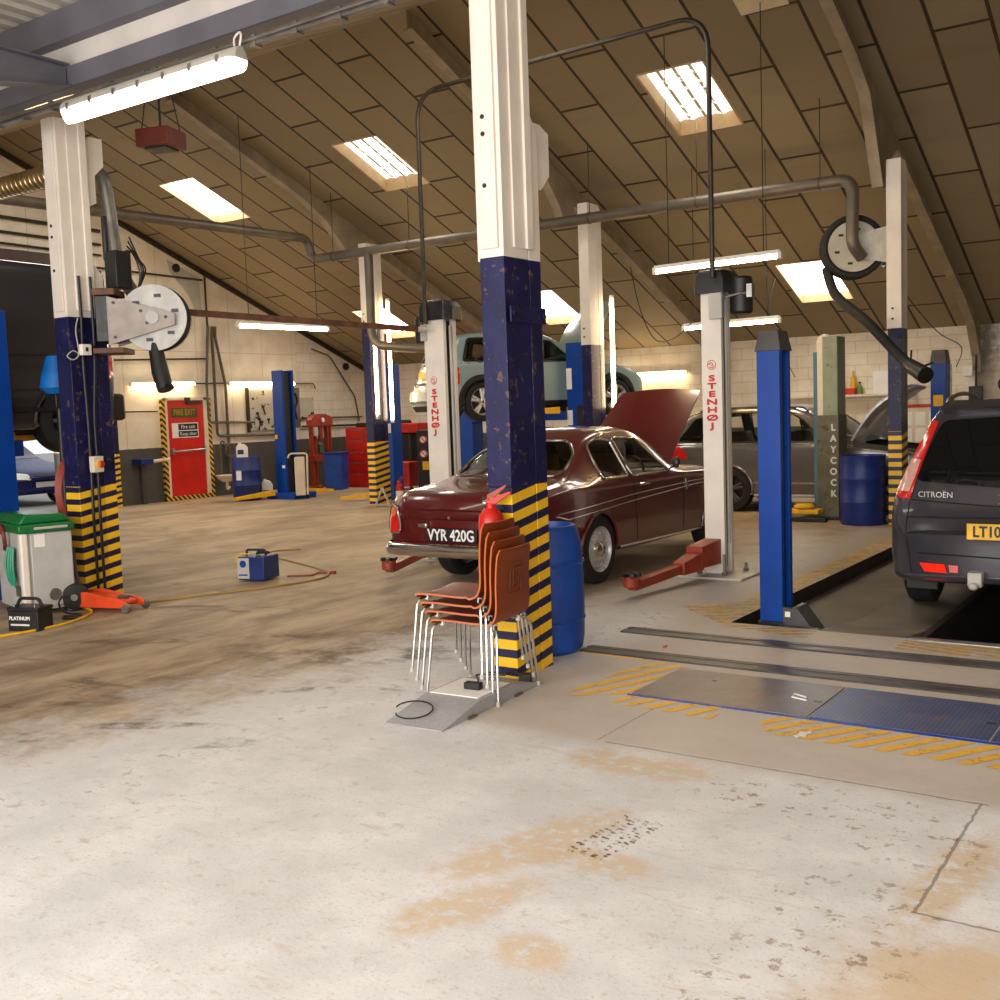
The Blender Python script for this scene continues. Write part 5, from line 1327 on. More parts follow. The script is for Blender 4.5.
    return r
white_post('white lift post with motor and red swing arm at the right of the maroon saloon', -4.10, 9.62, .20, .22, '+X', True, 1)
white_post('white lift post with black head at the left of the maroon saloon', -7.38, 9.62, .27, .24, '+X', False, -2.1)

def blue_post(label, x, y, w, d, h, cap, m=None, slot='+X', group=None):
    r = thing('lift_post', label, 'lift post', (x, y, 0), 0, group)
    post_c(r, w, d, h, m or m_blue, slot=slot)
    if cap: 
        k = MB(); s0, s1 = .012, -.015
        a = [(-w / 2 - s0, -d / 2 - s0, h - .01), (w / 2 + s0, -d / 2 - s0, h - .01), (w / 2 + s0, d / 2 + s0, h - .01), (-w / 2 - s0, d / 2 + s0, h - .01)]
        b = [(-w / 2 - s1, -d / 2 - s1, h + cap), (w / 2 + s1, -d / 2 - s1, h + cap), (w / 2 + s1, d / 2 + s1, h + cap), (-w / 2 - s1, d / 2 + s1, h + cap)]
        k.add(a + b, [(3, 2, 1, 0), (4, 5, 6, 7), (0, 1, 5, 4), (1, 2, 6, 5), (2, 3, 7, 6), (3, 0, 4, 7)]); k.build('head_cover', m_dgrey, r, bev=.005)
    return r
# blue four-post lift corner beside the sunken bay
r = blue_post('tall blue lift post with dark cap standing at the corner of the sunken bay', -2.86, 7.77, .175, .23, 2.02, .14)
k = MB().prism([(-.13, -.13), (.13, -.13), (.13, 0.0), (.06, .17), (-.13, .17)], .0, .0, 'Y')
MB().prism([(.09, -.10), (.34, -.10), (.30, -.05), (.18, .11), (.09, .12)], -.13, -.08, 'Y').box(.09, -.13, -.13, .34, .13, -.10).prism([(.16, .12), (.20, .12), (.345, -.07), (.31, -.07)], -.13, .10, 'Y').build('runway_bracket', m_dgrey, r, bev=.005)
MB().box(.115, -.145, .05, .155, -.14, .09).build('label', m_paper, r); MB().cyl((.17, -.14, -.03), (.17, -.17, -.03), .025, n=12).build('cable_pulley', m_chrome, r)
MB().box(-.1, -.13, -.13, .1, .13, 0).build('post_foot', m_black, r)
# runway plate, cross beam and pit edging
o = tag(MB().prism([(7.44, -.012), (7.5, .004), (7.56, .002), (8.5, -.10), (13.2, -.10), (13.2, -.13), (7.44, -.13)], -2.44, -1.84, 'X').build('lift_runway', mat('worn_runway_steel', rgb(112, 102, 90), .55, .1, var=.25, sc=3, bump=.15), bev=.004), 'worn flat runway plate of the sunken lift under the dark people carrier', 'runway')
o = tag(MB().prism([(7.44, -.0), (7.5, .004), (7.56, .002), (8.5, -.10), (13.2, -.10), (13.2, -.13), (7.44, -.13)], -.58, .02, 'X').build('lift_runway', m_dgrey, bev=.004), 'far runway plate of the sunken lift on the other side of the pit', 'runway')
tag(MB().box(-1.83, 7.44, -.13, -.6, 7.52, .012).build('cross_beam', m_steel, bev=.01), 'bright steel cross beam closing the near end of the pit', 'beam')
tag(MB().box(-2.78, 7.505, -.13, -2.46, 7.6, -.005).build('cross_beam', m_dgrey, bev=.008), 'short grey cross beam between the blue lift post and the runway plate', 'beam')
tag(MB().box(-1.845, 7.53, -.14, -1.79, 13.4, -.05).build('pit_rail', m_edge, bev=.004), 'black rail along the left edge of the pit', 'rail')

# yellow-armed blue lift in the far bay (two posts)
def arm_yellow(r, p, q, w=.07, h=.05):
    d_ = (V(q) - V(p)).normalized(); sd = V((-d_.y, d_.x, 0)).normalized() * w; u = V((0, 0, h)); p, q = V(p), V(q)
    P = [p + sd + u * 1.3, p - sd + u * 1.3, p - sd - u, p + sd - u, q + sd * .7 + u * .4, q - sd * .7 + u * .4, q - sd * .7 - u * .8, q + sd * .7 - u * .8]
    return MB().add(P, [(3, 2, 1, 0), (4, 5, 6, 7), (0, 1, 5, 4), (1, 2, 6, 5), (2, 3, 7, 6), (3, 0, 4, 7)]).build('swing_arm', m_yellow, r, bev=.006)
r = blue_post('far blue lift post with yellow arms in front of the tool board', -16.1, 15.66, .28, .34, 2.6, 0, slot='+X')
MB().box(-.3, -.32, 0, .5, .3, .12).build('carriage', m_blue, r, bev=.01)
arm_yellow(r, (-.1, -.3, .12), (-.35, -1.15, .07)); arm_yellow(r, (.2, .25, .12), (.45, .85, .10))
MB().box(-.12, -.185, 1.22, -.04, -.18, 1.30).build('warning_label', m_yellow, r); MB().box(.05, -.185, .62, .13, -.18, .68).build('label', m_paper, r)
r = blue_post('blue lift post just right of the far column with two upright lights', -13.48, 15.95, .22, .28, 2.6, 0, slot='-X')
MB().box(-.4, -.3, 0, .3, .3, .12).build('carriage', m_blue, r, bev=.01); arm_yellow(r, (-.2, -.28, .1), (-.75, -.75, .07))
MB().box(.02, -.175, 1.28, .1, -.165, 1.46).build('hanging_label', m_paper, r); MB().box(.12, -.18, 1.5, .2, -.16, 1.95).build('cable_box', m_black, r)
# hatchback's own lift
r = blue_post('blue lift post with white labels at the right side of the raised hatchback', -9.15, 15.75, .34, .34, 2.72, 0, slot='')
for z0, z1 in ((1.95, 2.3), (1.35, 1.6)): MB().box(-.17, -.174, z0, -.07, -.17, z1).build('label', m_paper, r)
MB().box(.02, -.2, 1.35, .15, -.17, 1.68).build('control_box', m_black, r, bev=.01)
MB().box(-.62, -.28, 1.44, -.17, .1, 1.58).build('carriage', m_blue, r, bev=.01); arm_yellow(r, (-.3, -.25, 1.60), (-.75, -.9, 1.61)); arm_yellow(r, (-.3, .15, 1.60), (-.55, .8, 1.61))
r = blue_post('blue lift post under the raised hatchback on its far side', -12.2, 16.75, .34, .34, 2.3, 0, slot='')
MB().box(.17, -.28, 1.44, .7, .2, 1.58).build('carriage', m_blue, r, bev=.01); arm_yellow(r, (.4, -.25, 1.60), (.9, -.9, 1.61)); arm_yellow(r, (.4, .25, 1.60), (.95, .8, 1.61))
# left edge post
r = blue_post('blue lift post at the left edge of the view beside the dark van', -9.92, 5.75, .34, .3, 2.76, 0, m=m_blue, slot='')
MB().box(-.45, .0, 1.36, .0, .35, 1.52).build('carriage', m_blue, r, bev=.01); arm_yellow(r, (-.35, .25, 1.53), (-.8, 1.2, 1.56)); arm_yellow(r, (-.35, .1, 1.53), (-.8, -.9, 1.56))
r = blue_post('blue lift post on the far side of the dark van', -12.75, 5.75, .34, .3, 2.76, 0, m=m_blue, slot='')
MB().box(.0, .0, 1.36, .7, .35, 1.52).build('carriage', m_blue, r, bev=.01); arm_yellow(r, (.5, .25, 1.53), (1.1, 1.2, 1.56)); arm_yellow(r, (.5, .1, 1.53), (1.1, -.9, 1.56))
# old green post
m_oldg = mat('old_green_paint', rgb(138, 146, 118), .5, var=.14, sc=3, wear=rgb(92, 70, 44), wearamt=.63)
m_oldb = mat('faded_blue_green_paint', rgb(70, 112, 122), .5, var=.12, sc=3)
r = thing('lift_post', 'old green lift post with cream edge beside the blue drum', 'lift post', (-4.62, 14.75, 0))
MB().box(-.06, -.18, 0, .145, .18, 2.48).build('post', m_oldg, r, bev=.01)
MB().box(-.135, -.17, .05, -.055, .17, 2.42).build('cream_channel', m_cream, r, bev=.008)
MB().box(-.2, -.14, .04, -.13, .16, 2.28).build('blue_side', m_oldb, r, bev=.008)
MB().lathe([(.0, -.04), (.11, -.04), (.12, 0), (.11, .04), (0, .04)], c=(-.05, -.08, 2.40), axis='Y', n=20).build('head_pulley', m_cream, r)
MB().box(-.34, -.3, 0, .34, .3, .04).build('base_plate', m_black, r, bev=.005)
MB().box(-.14, -.19, .03, .155, .19, 1.42).build('lower_sleeve', mat('grimy_green_paint', rgb(98, 94, 70), .55, var=.2, sc=4, wear=rgb(84, 60, 34), wearamt=.58), r, bev=.006)
lettering('LAYCOCK', .125, m_letgrey, r, (.085, -.194, .80), '-Y', wide=.95, stack=.15, world=False, bold=.006)
MB().box(-.5, -.55, .1, -.02, -.3, .16).lathe([(.13, 0), (.14, .03), (.1, .06)], c=(-.25, -.42, .17), n=20).build('swing_arm', m_yellow, r, bev=.01)
MB().box(-.6, -.62, .0, .1, -.5, .06).build('arm_runner', m_black, r, bev=.01)
# far right blue post
r = blue_post('blue lift post with yellow label near the back wall beyond the people carrier', -3.78, 17.4, .22, .26, 2.12, .2, slot='')
MB().box(-.07, -.134, 1.47, .07, -.13, 1.64).build('warning_label', m_yellow, r)
MB().tube([(.16, -.05, .1), (.16, -.05, 2.1)], .02, 8).build('cable_tube', m_steel, r)

# ------------------------------------------------------------------ things on the floor near the columns
# four stacked chairs
m_ply, t = newmat('cherry_plywood')
p = t.obj(); wv = t.noise(t.scale(p, (2, 2, 14)), 3, 6, .6, .5)
t.bsdf(t.mix(wv, rgb(104, 42, 14), rgb(146, 66, 24)), .4, coat=.1)
m_plyedge = mat('plywood_edge', rgb(184, 92, 36), .45)
def chair_proto(label):
    r = thing('stacking_chair', label, 'chair', (0, 0, 0), 0, 'stacked plywood chairs')
    prof = catmull([(-.225, 0, .425), (-.205, 0, .446), (-.08, 0, .447), (.08, 0, .440), (.165, 0, .452), (.205, 0, .49), (.218, 0, .56), (.222, 0, .66), (.232, 0, .77), (.25, 0, .87)], 5)
    rows = []
    for i, q in enumerate(prof):
        f_ = i / (len(prof) - 1); hw = .205 - .008 * f_
        if i == 0: hw -= .03
        if i >= len(prof) - 2: hw -= .012 * (i - len(prof) + 3)
        rows.append([V((q.x - (.018 * u * u * max(0, (f_ - .4) / .6)), hw * u, q.z + (.012 * u * u if f_ < .4 else 0))) for u in [-1 + k / 8 for k in range(17)]])
    cut = 25
    k = MB().sheet(rows[:cut + 1], -.011); st = k.build('seat', [m_ply, m_plyedge], r)
    k2 = MB().sheet(rows[cut:], -.011); bk = k2.build('backrest', [m_ply, m_plyedge], r)
    for o_, n_ in ((st, k.nside), (bk, k2.nside)):
        for q in list(o_.data.polygons)[-n_:]: q.material_index = 1
    k = MB()       # cut square-spiral slots in the back
    for pts in ([(-.045, .055), (.045, .055), (.045, .035), (-.022, .035), (-.022, -.035), (.022, -.035), (.022, .01), (-.0, .01), (0, -.01)], [(-.045, .055), (-.045, -.06), (.045, -.06), (.045, .0)]):
        k.tube([V((.236 + .1 * b * 1.3 - .018 * (1.5 * a / .19) ** 2 * .6 + .005, 1.5 * a, .70 + 1.5 * b)) for a, b in pts], .003, 5)
    k.build('square_spiral_slot', m_brown, bk)
    for sx in (-1, 1):
        for sy in (-1, 1):
            top = V((sx * .17 if sx < 0 else .15, sy * .10, .432)); kn = V((-.205 if sx < 0 else .215, sy * .205, .425)); ft = V((sx * .235, sy * .25, .008))
            lg = MB().tube(bend([top, kn, ft], .07, 8), .0085, 10).build('leg', m_chrome, r)
            MB().lathe([(.0, 0), (.0125, .0), (.0125, .022), (.009, .026)], c=ft - V((0, 0, .008)), n=12).build('foot', m_lgrey, lg)
            MB().cbox(top + (kn - top) * .35 + V((0, 0, -.004)), (.022, .022, .03)).build('stacking_clip', m_paper, lg, bev=.003)
    return r
base = chair_proto('lowest stacking chair of the cherry plywood stack, showing the square spiral cut in its back')
stk = (-3.64, 5.03); RZ = .1
base.location = (stk[0], stk[1], 0); base.rotation_euler = (0, 0, RZ)
for i, lab in enumerate(('second stacking chair from the floor in the cherry plywood stack', 'third stacking chair from the floor in the cherry plywood stack', 'topmost stacking chair of the cherry plywood stack, with its whole seat in view')):
    c = copy_tree(base); c['label'] = lab
    n = i + 1; c.location = (stk[0] - .036 * n, stk[1] + .002 * n, .048 * n)
# weighing ramp
m_alu = mat('speckled_ramp_grey', rgb(168, 168, 168), .5, .2, var=.08, sc=60)
o = thing('weighing_ramp', 'low grey ramp with white plate under the stacked chairs', 'ramp', (-3.585, 4.8, 0), .06)
MB().prism([(-.54, 0), (-.54, .006), (-.16, .075), (.22, .075), (.54, .006), (.54, 0)], -.185, .185, 'X').build('ramp_body', m_alu, o, bev=.003)
MB().box(-.16, -.15, .0755, .16, .2, .082).build('weighing_plate', m_paper, o, bev=.003)
MB().box(-.19, -.3, 0, -.186, -.24, .02).box(.186, -.3, 0, .2, -.22, .014).box(.186, .2, 0, .2, .28, .014).build('floor_lug', m_grey, o)
o = tag(MB().cbox((-3.545, 4.80, .102), (.10, .05, .04), .1).build('plug_adaptor', m_black, bev=.005), 'small black plug box lying on the white plate of the ramp', 'plug')
o = tag(MB().tube(catmull([(-3.57, 4.83, .09), (-3.6, 4.92, .09), (-3.66, 5.0, .088), (-3.7, 5.05, .088), (-3.63, 5.10, .088), (-3.55, 5.12, .088), (-3.6, 5.17, .085), (-3.68, 5.14, .087)], 8), .005, 6).build('power_cable', m_black), 'thin black cable tangled behind the white plate of the ramp', 'cable')
o = tag(MB().tube([V((-3.66 + .11 * math.cos(a), 4.41 + .085 * math.sin(a), .045 + .018 * math.sin(a) + .004 * a)) for a in [-2.6 + 6.0 * j / 40 for j in range(41)]], .0045, 6).build('wire_loop', m_black), 'loop of dark wire lying on the near slope of the grey ramp', 'wire')
o = tag(MB().cbox((-3.50, 5.27, .045), (.07, .06, .05), .4).tube(catmull([(-3.5, 5.27, .05), (-3.56, 5.28, .06), (-3.62, 5.22, .07)], 6), .006, 6).build('plug', m_black, bev=.008), 'black plug lying at the foot of the hazard-banded column by the chairs', 'plug')
# fire extinguishers
def extinguisher(label, x, y, z, k_=1., rz=0.):
    r = thing('fire_extinguisher', label, 'extinguisher', (x, y, z), rz)
    MB().lathe([(0, 0), (.07 * k_, 0), (.078 * k_, .02), (.078 * k_, .34 * k_), (.07 * k_, .385 * k_), (.045 * k_, .415 * k_), (.028 * k_, .425 * k_), (.028 * k_, .45 * k_), (0, .45 * k_)], n=28).build('cylinder', m_red, r)
    MB().prism([(-.02, .45), (.03, .445), (.11, .50), (.13, .51), (.125, .525), (.09, .515), (.0, .475), (-.03, .48)], -.012, .012, 'X').xf(Matrix.Scale(k_, 4)).build('handle', m_red, r, bev=.003)
    MB().prism([(-.02, .475), (.03, .49), (.10, .55), (.10, .565), (.05, .54), (-.02, .505)], -.01, .01, 'X').xf(Matrix.Scale(k_, 4)).build('trigger', m_redor, r, bev=.003)
    MB().tube(catmull([V(q) * k_ for q in ((0, -.02, .46), (-.06, -.06, .47), (-.1, -.04, .38), (-.09, -.03, .2), (-.085, -.02, .1))], 6), .011 * k_, 8).build('hose', m_black, r)
    MB().lathe([(.0788 * k_, .1 * k_), (.0788 * k_, .27 * k_)], n=28).build('instruction_label', m_paper, r) if k_ < 1 else None
    MB().lathe([(.015, -.01), (.018, 0), (.015, .01)], c=(0, -.035, .455 * k_), axis='Y', n=14).build('gauge', m_steel, r)
    return r
extinguisher('red fire extinguisher hung on the hazard-banded column above the stacked chairs', -3.70, 5.255, .64, 1., -1.2)
extinguisher('small red fire extinguisher at the foot of the far hazard-banded column', -12.62, 15.05, 0, .9)
# blue barrel leaning behind the near column
o = thing('barrel', 'scuffed blue plastic barrel behind the hazard-banded column by the chairs', 'barrel', (-3.89, 6.12, 0))
MB().lathe([(0, 0), (.22, 0), (.255, .03), (.27, .12), (.275, .3), (.272, .55), (.265, .72), (.245, .82), (.225, .86), (.215, .865), (.21, .85), (.21, .80), (0, .80)], n=40).build('body', m_bluepl, o)
MB().lathe([(.274, .60), (.282, .615), (.274, .63)], n=40).build('hoop', m_bluepl, o); MB().lathe([(.274, .22), (.282, .235), (.274, .25)], n=40).build('hoop', m_bluepl, o)
for a in (.6, 3.6): MB().lathe([(.04, .80), (.04, .83), (.0, .83)], c=(.12 * math.cos(a), .12 * math.sin(a), 0), n=16).build('bung', m_black, o)

# grey cabinet with a green lid, left
m_cab = mat('cabinet_grey', rgb(182, 182, 176), .4, var=.05)
o = thing('service_cabinet', 'pale grey service cabinet with green lid standing by the left column', 'cabinet', (-8.65, 5.23, 0), math.radians(75))
MB().box(.0, .0, .04, .43, .72, .73).build('body', m_cab, o, bev=.012)
MB().box(.07, -.018, .07, .42, .0, .72).build('door', m_cab, o, bev=.008)
MB().box(-.018, -.025, .05, .05, .05, .73).build('corner_strip', m_white, o, bev=.016)
MB().box(-.03, -.035, .725, .45, .75, .80).prism([(.0, .80), (.45, .80), (.40, .87), (.06, .885)], .06, .74, 'Y').build('lid', m_green, o, bev=.015)
MB().tube([(.10, -.045, .765), (.38, -.045, .765)], .012, 8).build('lid_handle', m_lgrey, o)
MB().lathe([(.0, -.006), (.05, -.006), (.055, 0)], c=(.25, -.018, .17), axis='Y', n=24).build('vent', m_grey, o)
MB().box(.10, -.021, .60, .19, -.018, .71).build('notice', m_paper, o); MB().box(-.004, .06, .16, .0, .24, .26).build('rating_plate', m_grey, o)
MB().tube(catmull([(.0, .55, .70), (-.05, .42, .78), (-.06, .30, .72), (-.04, .34, .60), (-.0, .5, .56)], 8), .018, 8).build('red_hose', mat('dull_red_hose', rgb(120, 44, 34), .5), o)
for x in (.06, .37):
    for y in (.06, .66): MB().lathe([(.04, -.012), (.04, .012)], c=(x, y, .04), axis='X', n=16).build('castor', m_black, o)
k = MB(); M = Matrix.Translation((-8.65, 5.23, 0)) @ Matrix.Rotation(math.radians(75), 4, 'Z')
for i in range(6): k.tube([M @ q for q in catmull([(-.03, .14 + .03 * i, .60), (-.05 - .01 * (i % 2), .12 + .035 * i, .44), (-.04, .13 + .03 * i, .26 + .02 * (i % 3)), (-.05, .16 + .02 * i, .42), (-.03, .16 + .02 * i, .58)], 6)], .011, 6)
tag(k.build('hose_bundle', mat('teal_hose', rgb(24, 140, 104), .4)), 'coiled green hose hanging on the side of the grey cabinet', 'hose')
# red hose coil hung on the left column
k = MB()
for i in range(5): k.tube([V((-9.03 - .02 * i, 6.02 + .13 * math.cos(a), 1.02 + (.26 + .012 * i) * math.sin(a))) for a in [2 * PI * j / 24 for j in range(24)]], .012, 6, True)
tag(k.build('air_hose', mat('air_hose_red', rgb(150, 62, 50), .5)), 'coiled dull red air hose hanging on the left side of the near left column', 'hose')
# car battery on the floor
o = thing('car_battery', 'black car battery on the floor in front of the grey cabinet', 'battery', (-8.10, 4.93, 0), .32)
MB().box(-.145, -.09, 0, .145, .09, .165).build('case', m_black, o, bev=.005)
MB().box(-.15, -.095, .165, .15, .095, .195).build('lid', m_black, o, bev=.006)
MB().tube(bend([(-.12, 0, .195), (-.09, 0, .255), (.09, 0, .255), (.12, 0, .195)], .05), .014, 8).build('carry_handle', m_rubber, o)
for x in (-.1, .1): MB().lathe([(.012, .195), (.01, .215), (0, .215)], c=(x, -.06, 0), n=12).build('terminal', m_grey, o)
lettering('PLATINUM', .042, m_letwhite, o, (-.03, -.0925, .105), '-Y', world=False, bold=.0015)
MB().box(-.12, -.0915, .045, .06, -.09, .06).build('printed_line', m_letgrey, o)
# trolley jack, cast wheel and cables by the left column
o = thing('trolley_jack', 'orange-red low trolley jack on the floor at the foot of the left column', 'jack', (-8.30, 5.78, 0), .22)
for y in (-.10, .10): MB().prism([(-.34, .05), (-.34, .15), (-.12, .17), (.30, .10), (.34, .07), (.34, .04), (-.2, .03)], y - .012, y + .012, 'Y').build('side_frame', m_orange, o, bev=.004)
MB().prism([(-.30, .08), (-.30, .15), (.1, .13), (.3, .10), (.3, .07)], -.05, .05, 'Y').build('lift_arm', m_orange, o, bev=.006)
for x, rr in ((.33, .04), (-.28, .055)):
    for y in (-.125, .125): MB().lathe([(rr * .9, -.018), (rr, -.01), (rr, .01), (rr * .9, .018), (0, .018)], c=(x, y, rr), axis='Y', n=20).build('wheel', m_grey, o)
MB().lathe([(.05, .11), (.055, .13), (0, .13)], c=(.2, 0, 0), n=18).build('saddle', m_dgrey, o)
MB().tube([(-.3, 0, .13), (-.36, .02, .55)], .016, 8).build('handle_socket', m_dgrey, o)
o = thing('cast_wheel', 'black-rimmed round cast wheel with cable on the floor beside the grey cabinet', 'lamp', (-8.52, 5.62, 0), .9)
MB().lathe([(.07, -.05), (.11, -.03), (.125, .02), (.11, .035), (.06, .02), (0, .02)], c=(0, 0, .125), axis='Y', n=26).build('rim', m_rubber, o); MB().lathe([(.03, -.06), (.035, .03), (0, .035)], c=(0, 0, .125), axis='Y', n=16).build('boss', m_grey, o)
tag(MB().tube(catmull([(-8.5, 5.5, .16), (-8.46, 5.42, .1), (-8.36, 5.42, .03), (-8.28, 5.5, .012), (-8.22, 5.45, .012), (-8.30, 5.36, .012), (-8.2, 5.3, .012), (-8.1, 5.36, .012)], 8), .009, 6).build('jump_lead', m_black), 'black lead curling on the floor between the car battery and the orange jack', 'cable')
# yellow air line across the floor
pts = [(-8.22, 4.0, .012), (-8.01, 4.6, .012), (-7.98, 5.12, .012), (-8.2, 5.55, .012), (-8.5, 5.7, .014), (-8.62, 5.62, .02)]
tag(MB().tube(catmull(pts, 10), .011, 8).build('air_line', m_yellow), 'yellow air line on the floor running past the car battery to the left column', 'hose')
m_yhose = mat('dusty_yellow_hose', rgb(168, 132, 60), .55)
pts = [(-8.2, 6.18, .010), (-7.86, 6.94, .010), (-7.66, 7.6, .010), (-7.72, 8.0, .010), (-8.1, 8.3, .010), (-9.0, 8.68, .010), (-9.5, 8.9, .010), (-9.8, 9.2, .010), (-9.6, 9.5, .010)]
tag(MB().tube(catmull(pts, 10), .010, 8).build('air_line', m_yhose), 'dusty yellow hose looping on the open floor around the blue charger', 'hose')
# blue charger on the open floor
o = thing('battery_charger', 'small blue and grey charger box standing alone on the open floor', 'charger', (-8.27, 7.56, 0), .28)
MB().box(-.15, -.13, .015, .15, .17, .25).build('case', m_dblue, o, bev=.008)
MB().box(-.152, -.135, .03, -.02, -.128, .24).build('front_panel', m_lgrey, o); 
MB().lathe([(.035, -.01), (.04, 0), (0, -.012)], c=(-.09, -.13, .18), axis='Y', n=20).build('dial', m_blue, o); MB().box(-.14, -.138, .06, -.04, -.135, .075).build('printed_line', m_blue, o)
MB().tube(bend([(-.12, 0, .25), (-.12, 0, .31), (.1, 0, .31), (.1, 0, .25)], .03), .012, 8).build('handle', m_black, o)
MB().tube(catmull([(.0, .0, .27), (.06, -.04, .29), (.12, .02, .28), (.05, .08, .275), (-.02, .05, .275), (.04, 0, .30)], 6), .014, 8).build('coiled_lead', m_rubber, o)
MB().tube(catmull([(-.1, -.02, .265), (-.13, -.1, .275), (-.17, -.12, .24), (-.165, -.13, .20)], 6), .010, 6).build('clamp_lead', m_yellow, o)
tag(MB().tube(catmull([(-8.05, 7.75, .02), (-7.9, 7.95, .012), (-7.95, 8.1, .012), (-7.78, 8.18, .012)], 6), .01, 6).lathe([(0, 0), (.03, 0), (.03, .03), (0, .03)], c=(-7.8, 8.17, 0), n=10).build('charger_lead', mat('lead_red', rgb(150, 54, 40), .5)), 'short red lead lying on the floor behind the blue charger', 'cable')
# switches and conduit on the near left column
x_ = -8.775
o = thing('isolator_switch', 'cream isolator box with red knob on the near left column', 'switch', (x_ + .035, 6.06, 1.28))
MB().box(0, -.055, -.075, .07, .055, .075).build('box', m_cream, o, bev=.008); MB().lathe([(.035, .07), (.035, .09), (0, .092)], c=(0, .01, 0), axis='X', n=20).build('yellow_plate', m_yellow, o); MB().box(.09, -.01, -.03, .11, .03, .03).build('red_knob', m_red, o, bev=.008)
o = thing('switch_box', 'small white switch box high on the blue part of the near left column', 'switch', (x_ + .035, 6.03, 2.33))
MB().box(0, -.05, -.05, .05, .05, .05).build('box', m_paper, o, bev=.006); MB().box(.05, -.015, -.015, .06, .005, .02).build('toggle', m_black, o)
k = MB().tube(catmull([(x_ + .02, 5.98, 2.3), (x_ + .03, 5.92, 2.32), (x_ + .03, 5.86, 2.27), (x_ + .03, 5.92, 2.24), (x_ + .03, 5.98, 2.30), (x_ + .02, 5.97, 2.5), (x_ + .02, 6.0, 2.62)], 6), .006, 6)
tag(k.build('cable', m_lgrey), 'thin grey cable looped beside the switch box on the near left column', 'cable')
for i, (y0, y1, nm) in enumerate(((6.0, 6.03, 'left of two dark cables running down the near left column'), (6.12, 6.10, 'right of two dark cables running down the near left column'))):
    tag(MB().tube(catmull([(x_ + .04, y0 + .02, 3.0), (x_ + .03, y0 + .03, 2.6), (x_ + .03, y0 + .02, 2.2), (x_ + .03, y1, 1.7), (x_ + .03, y1, 1.3), (x_ + .03, y1 - .01, .7), (x_ + .03, y1 - .01, .05)], 8), .014, 7).build('cable', m_black), nm, 'cable')
# oil drainer beside the van
o = thing('oil_drainer', 'blue tapered oil-draining bowl on a black stand beside the raised van', 'oil drainer', (-9.62, 6.32, 0))
MB().lathe([(.10, 1.96), (.17, 2.02), (.15, 2.14), (.09, 2.33), (.08, 2.33), (.13, 2.05), (.0, 2.0)], n=24).build('bowl', mat('bright_blue_plastic', rgb(10, 108, 190), .4), o); MB().box(-.09, -.09, 1.82, .09, .09, 1.96).build('bowl_mount', m_black, o, bev=.01)
MB().cyl((0, 0, .5), (0, 0, 1.84), .03, n=12).build('stem', m_black, o); MB().lathe([(0, .08), (.19, .08), (.2, .12), (.2, .5), (.17, .55), (0, .55)], n=24).build('tank', m_black, o)
for a in (.5, 2.6, 4.7): MB().cyl((0, 0, .09), (.24 * math.cos(a), .24 * math.sin(a), .03), .02, n=8).build('leg', m_black, o)

# ------------------------------------------------------------------ floor plates, rails and painted hatching
def G(px, py, z=0.):
    """point of the floor seen at a pixel of the photograph"""
    d = fw + rt * ((px - 500) / F) - up * ((py - 500) / F)
    return V((0, 0, H)) + d * ((z - H) / d.z)
def chequer(name, c0, c1):
    m, t = newmat(name)
    p = t.obj(); q = t.sep(p)
    def studs(a, b):
        u = t.math('ADD', t.math('MULTIPLY', q[0], 22.0), t.math('MULTIPLY', q[1], 22.0)); v = t.math('SUBTRACT', t.math('MULTIPLY', q[0], 22.0), t.math('MULTIPLY', q[1], 22.0))
        fu = t.math('SUBTRACT', t.math('FRACT', t.math('ADD', u, a + 50)), .5); fv = t.math('SUBTRACT', t.math('FRACT', t.math('ADD', v, a + 50)), .5)
        return t.math('LESS_THAN', t.math('ADD', t.math('MULTIPLY', t.math('MULTIPLY', fu, fu), 20 if b else 3), t.math('MULTIPLY', t.math('MULTIPLY', fv, fv), 3 if b else 20)), .3)
    st = t.math('MAXIMUM', studs(0, True), studs(.5, False))
    n = t.noise(p, 5, 6, .7)
    c = t.mix(t.step(n, .35, .7), c0, c1); c = t.mix(t.math('MULTIPLY', t.step(t.noise(p, 9, 5, .7), .56, .66), .6), c, rgb(124, 92, 66)); c = t.mix(t.math('MULTIPLY', st, .35), c, rgb(170, 168, 166))
    t.bsdf(c, t.math('MULTIPLY_ADD', n, .3, .25), .45, bump=st, bstr=.6, bdist=.004)
    return m
m_chq1 = chequer('worn_chequer_plate', rgb(106, 102, 104), rgb(140, 132, 126)); m_chq2 = chequer('blue_chequer_plate', rgb(52, 76, 134), rgb(92, 108, 148))
for i, (x0, x1, m, lab) in enumerate(((-2.845, -1.825, m_chq1, 'worn bare steel chequer cover plate, leftmost of the row set in the floor'), (-1.815, -.955, m_chq2, 'blue chequer cover plate with handle hole, second of the row set in the floor'), (-.945, .2, m_chq2, 'blue chequer cover plate cut by the right edge of the photo'))):
    o = tag(MB().box(x0, 5.375, -.01, x1, 6.04, .006).build('cover_plate', m, bev=.002), lab, 'cover plate', 'steel covers over the floor pit')
    if i < 2: MB().box(x1 - .06, 5.66, .0065, x1 - .015, 5.69, .0072).build('lifting_slot', m_black, o, world=True)
    if i == 0: MB().tube([(x1 - .12, 5.72, .009), (x1 - .2, 5.76, .009), (x1 - .19, 5.69, .009), (x1 - .1, 5.66, .009)], .005, 5).build('pull_wire', m_paper, o, world=True); MB().box(-2.55, 5.82, .0065, -2.52, 5.85, .0072).build('lifting_hole', m_black, o, world=True)
struct('trim_5', MB().box(-2.86, 5.345, -.01, .2, 5.37, .003), m_blue)
m_rail = mat('worn_rail_steel', rgb(92, 90, 88), .4, .5, var=.15, sc=8)
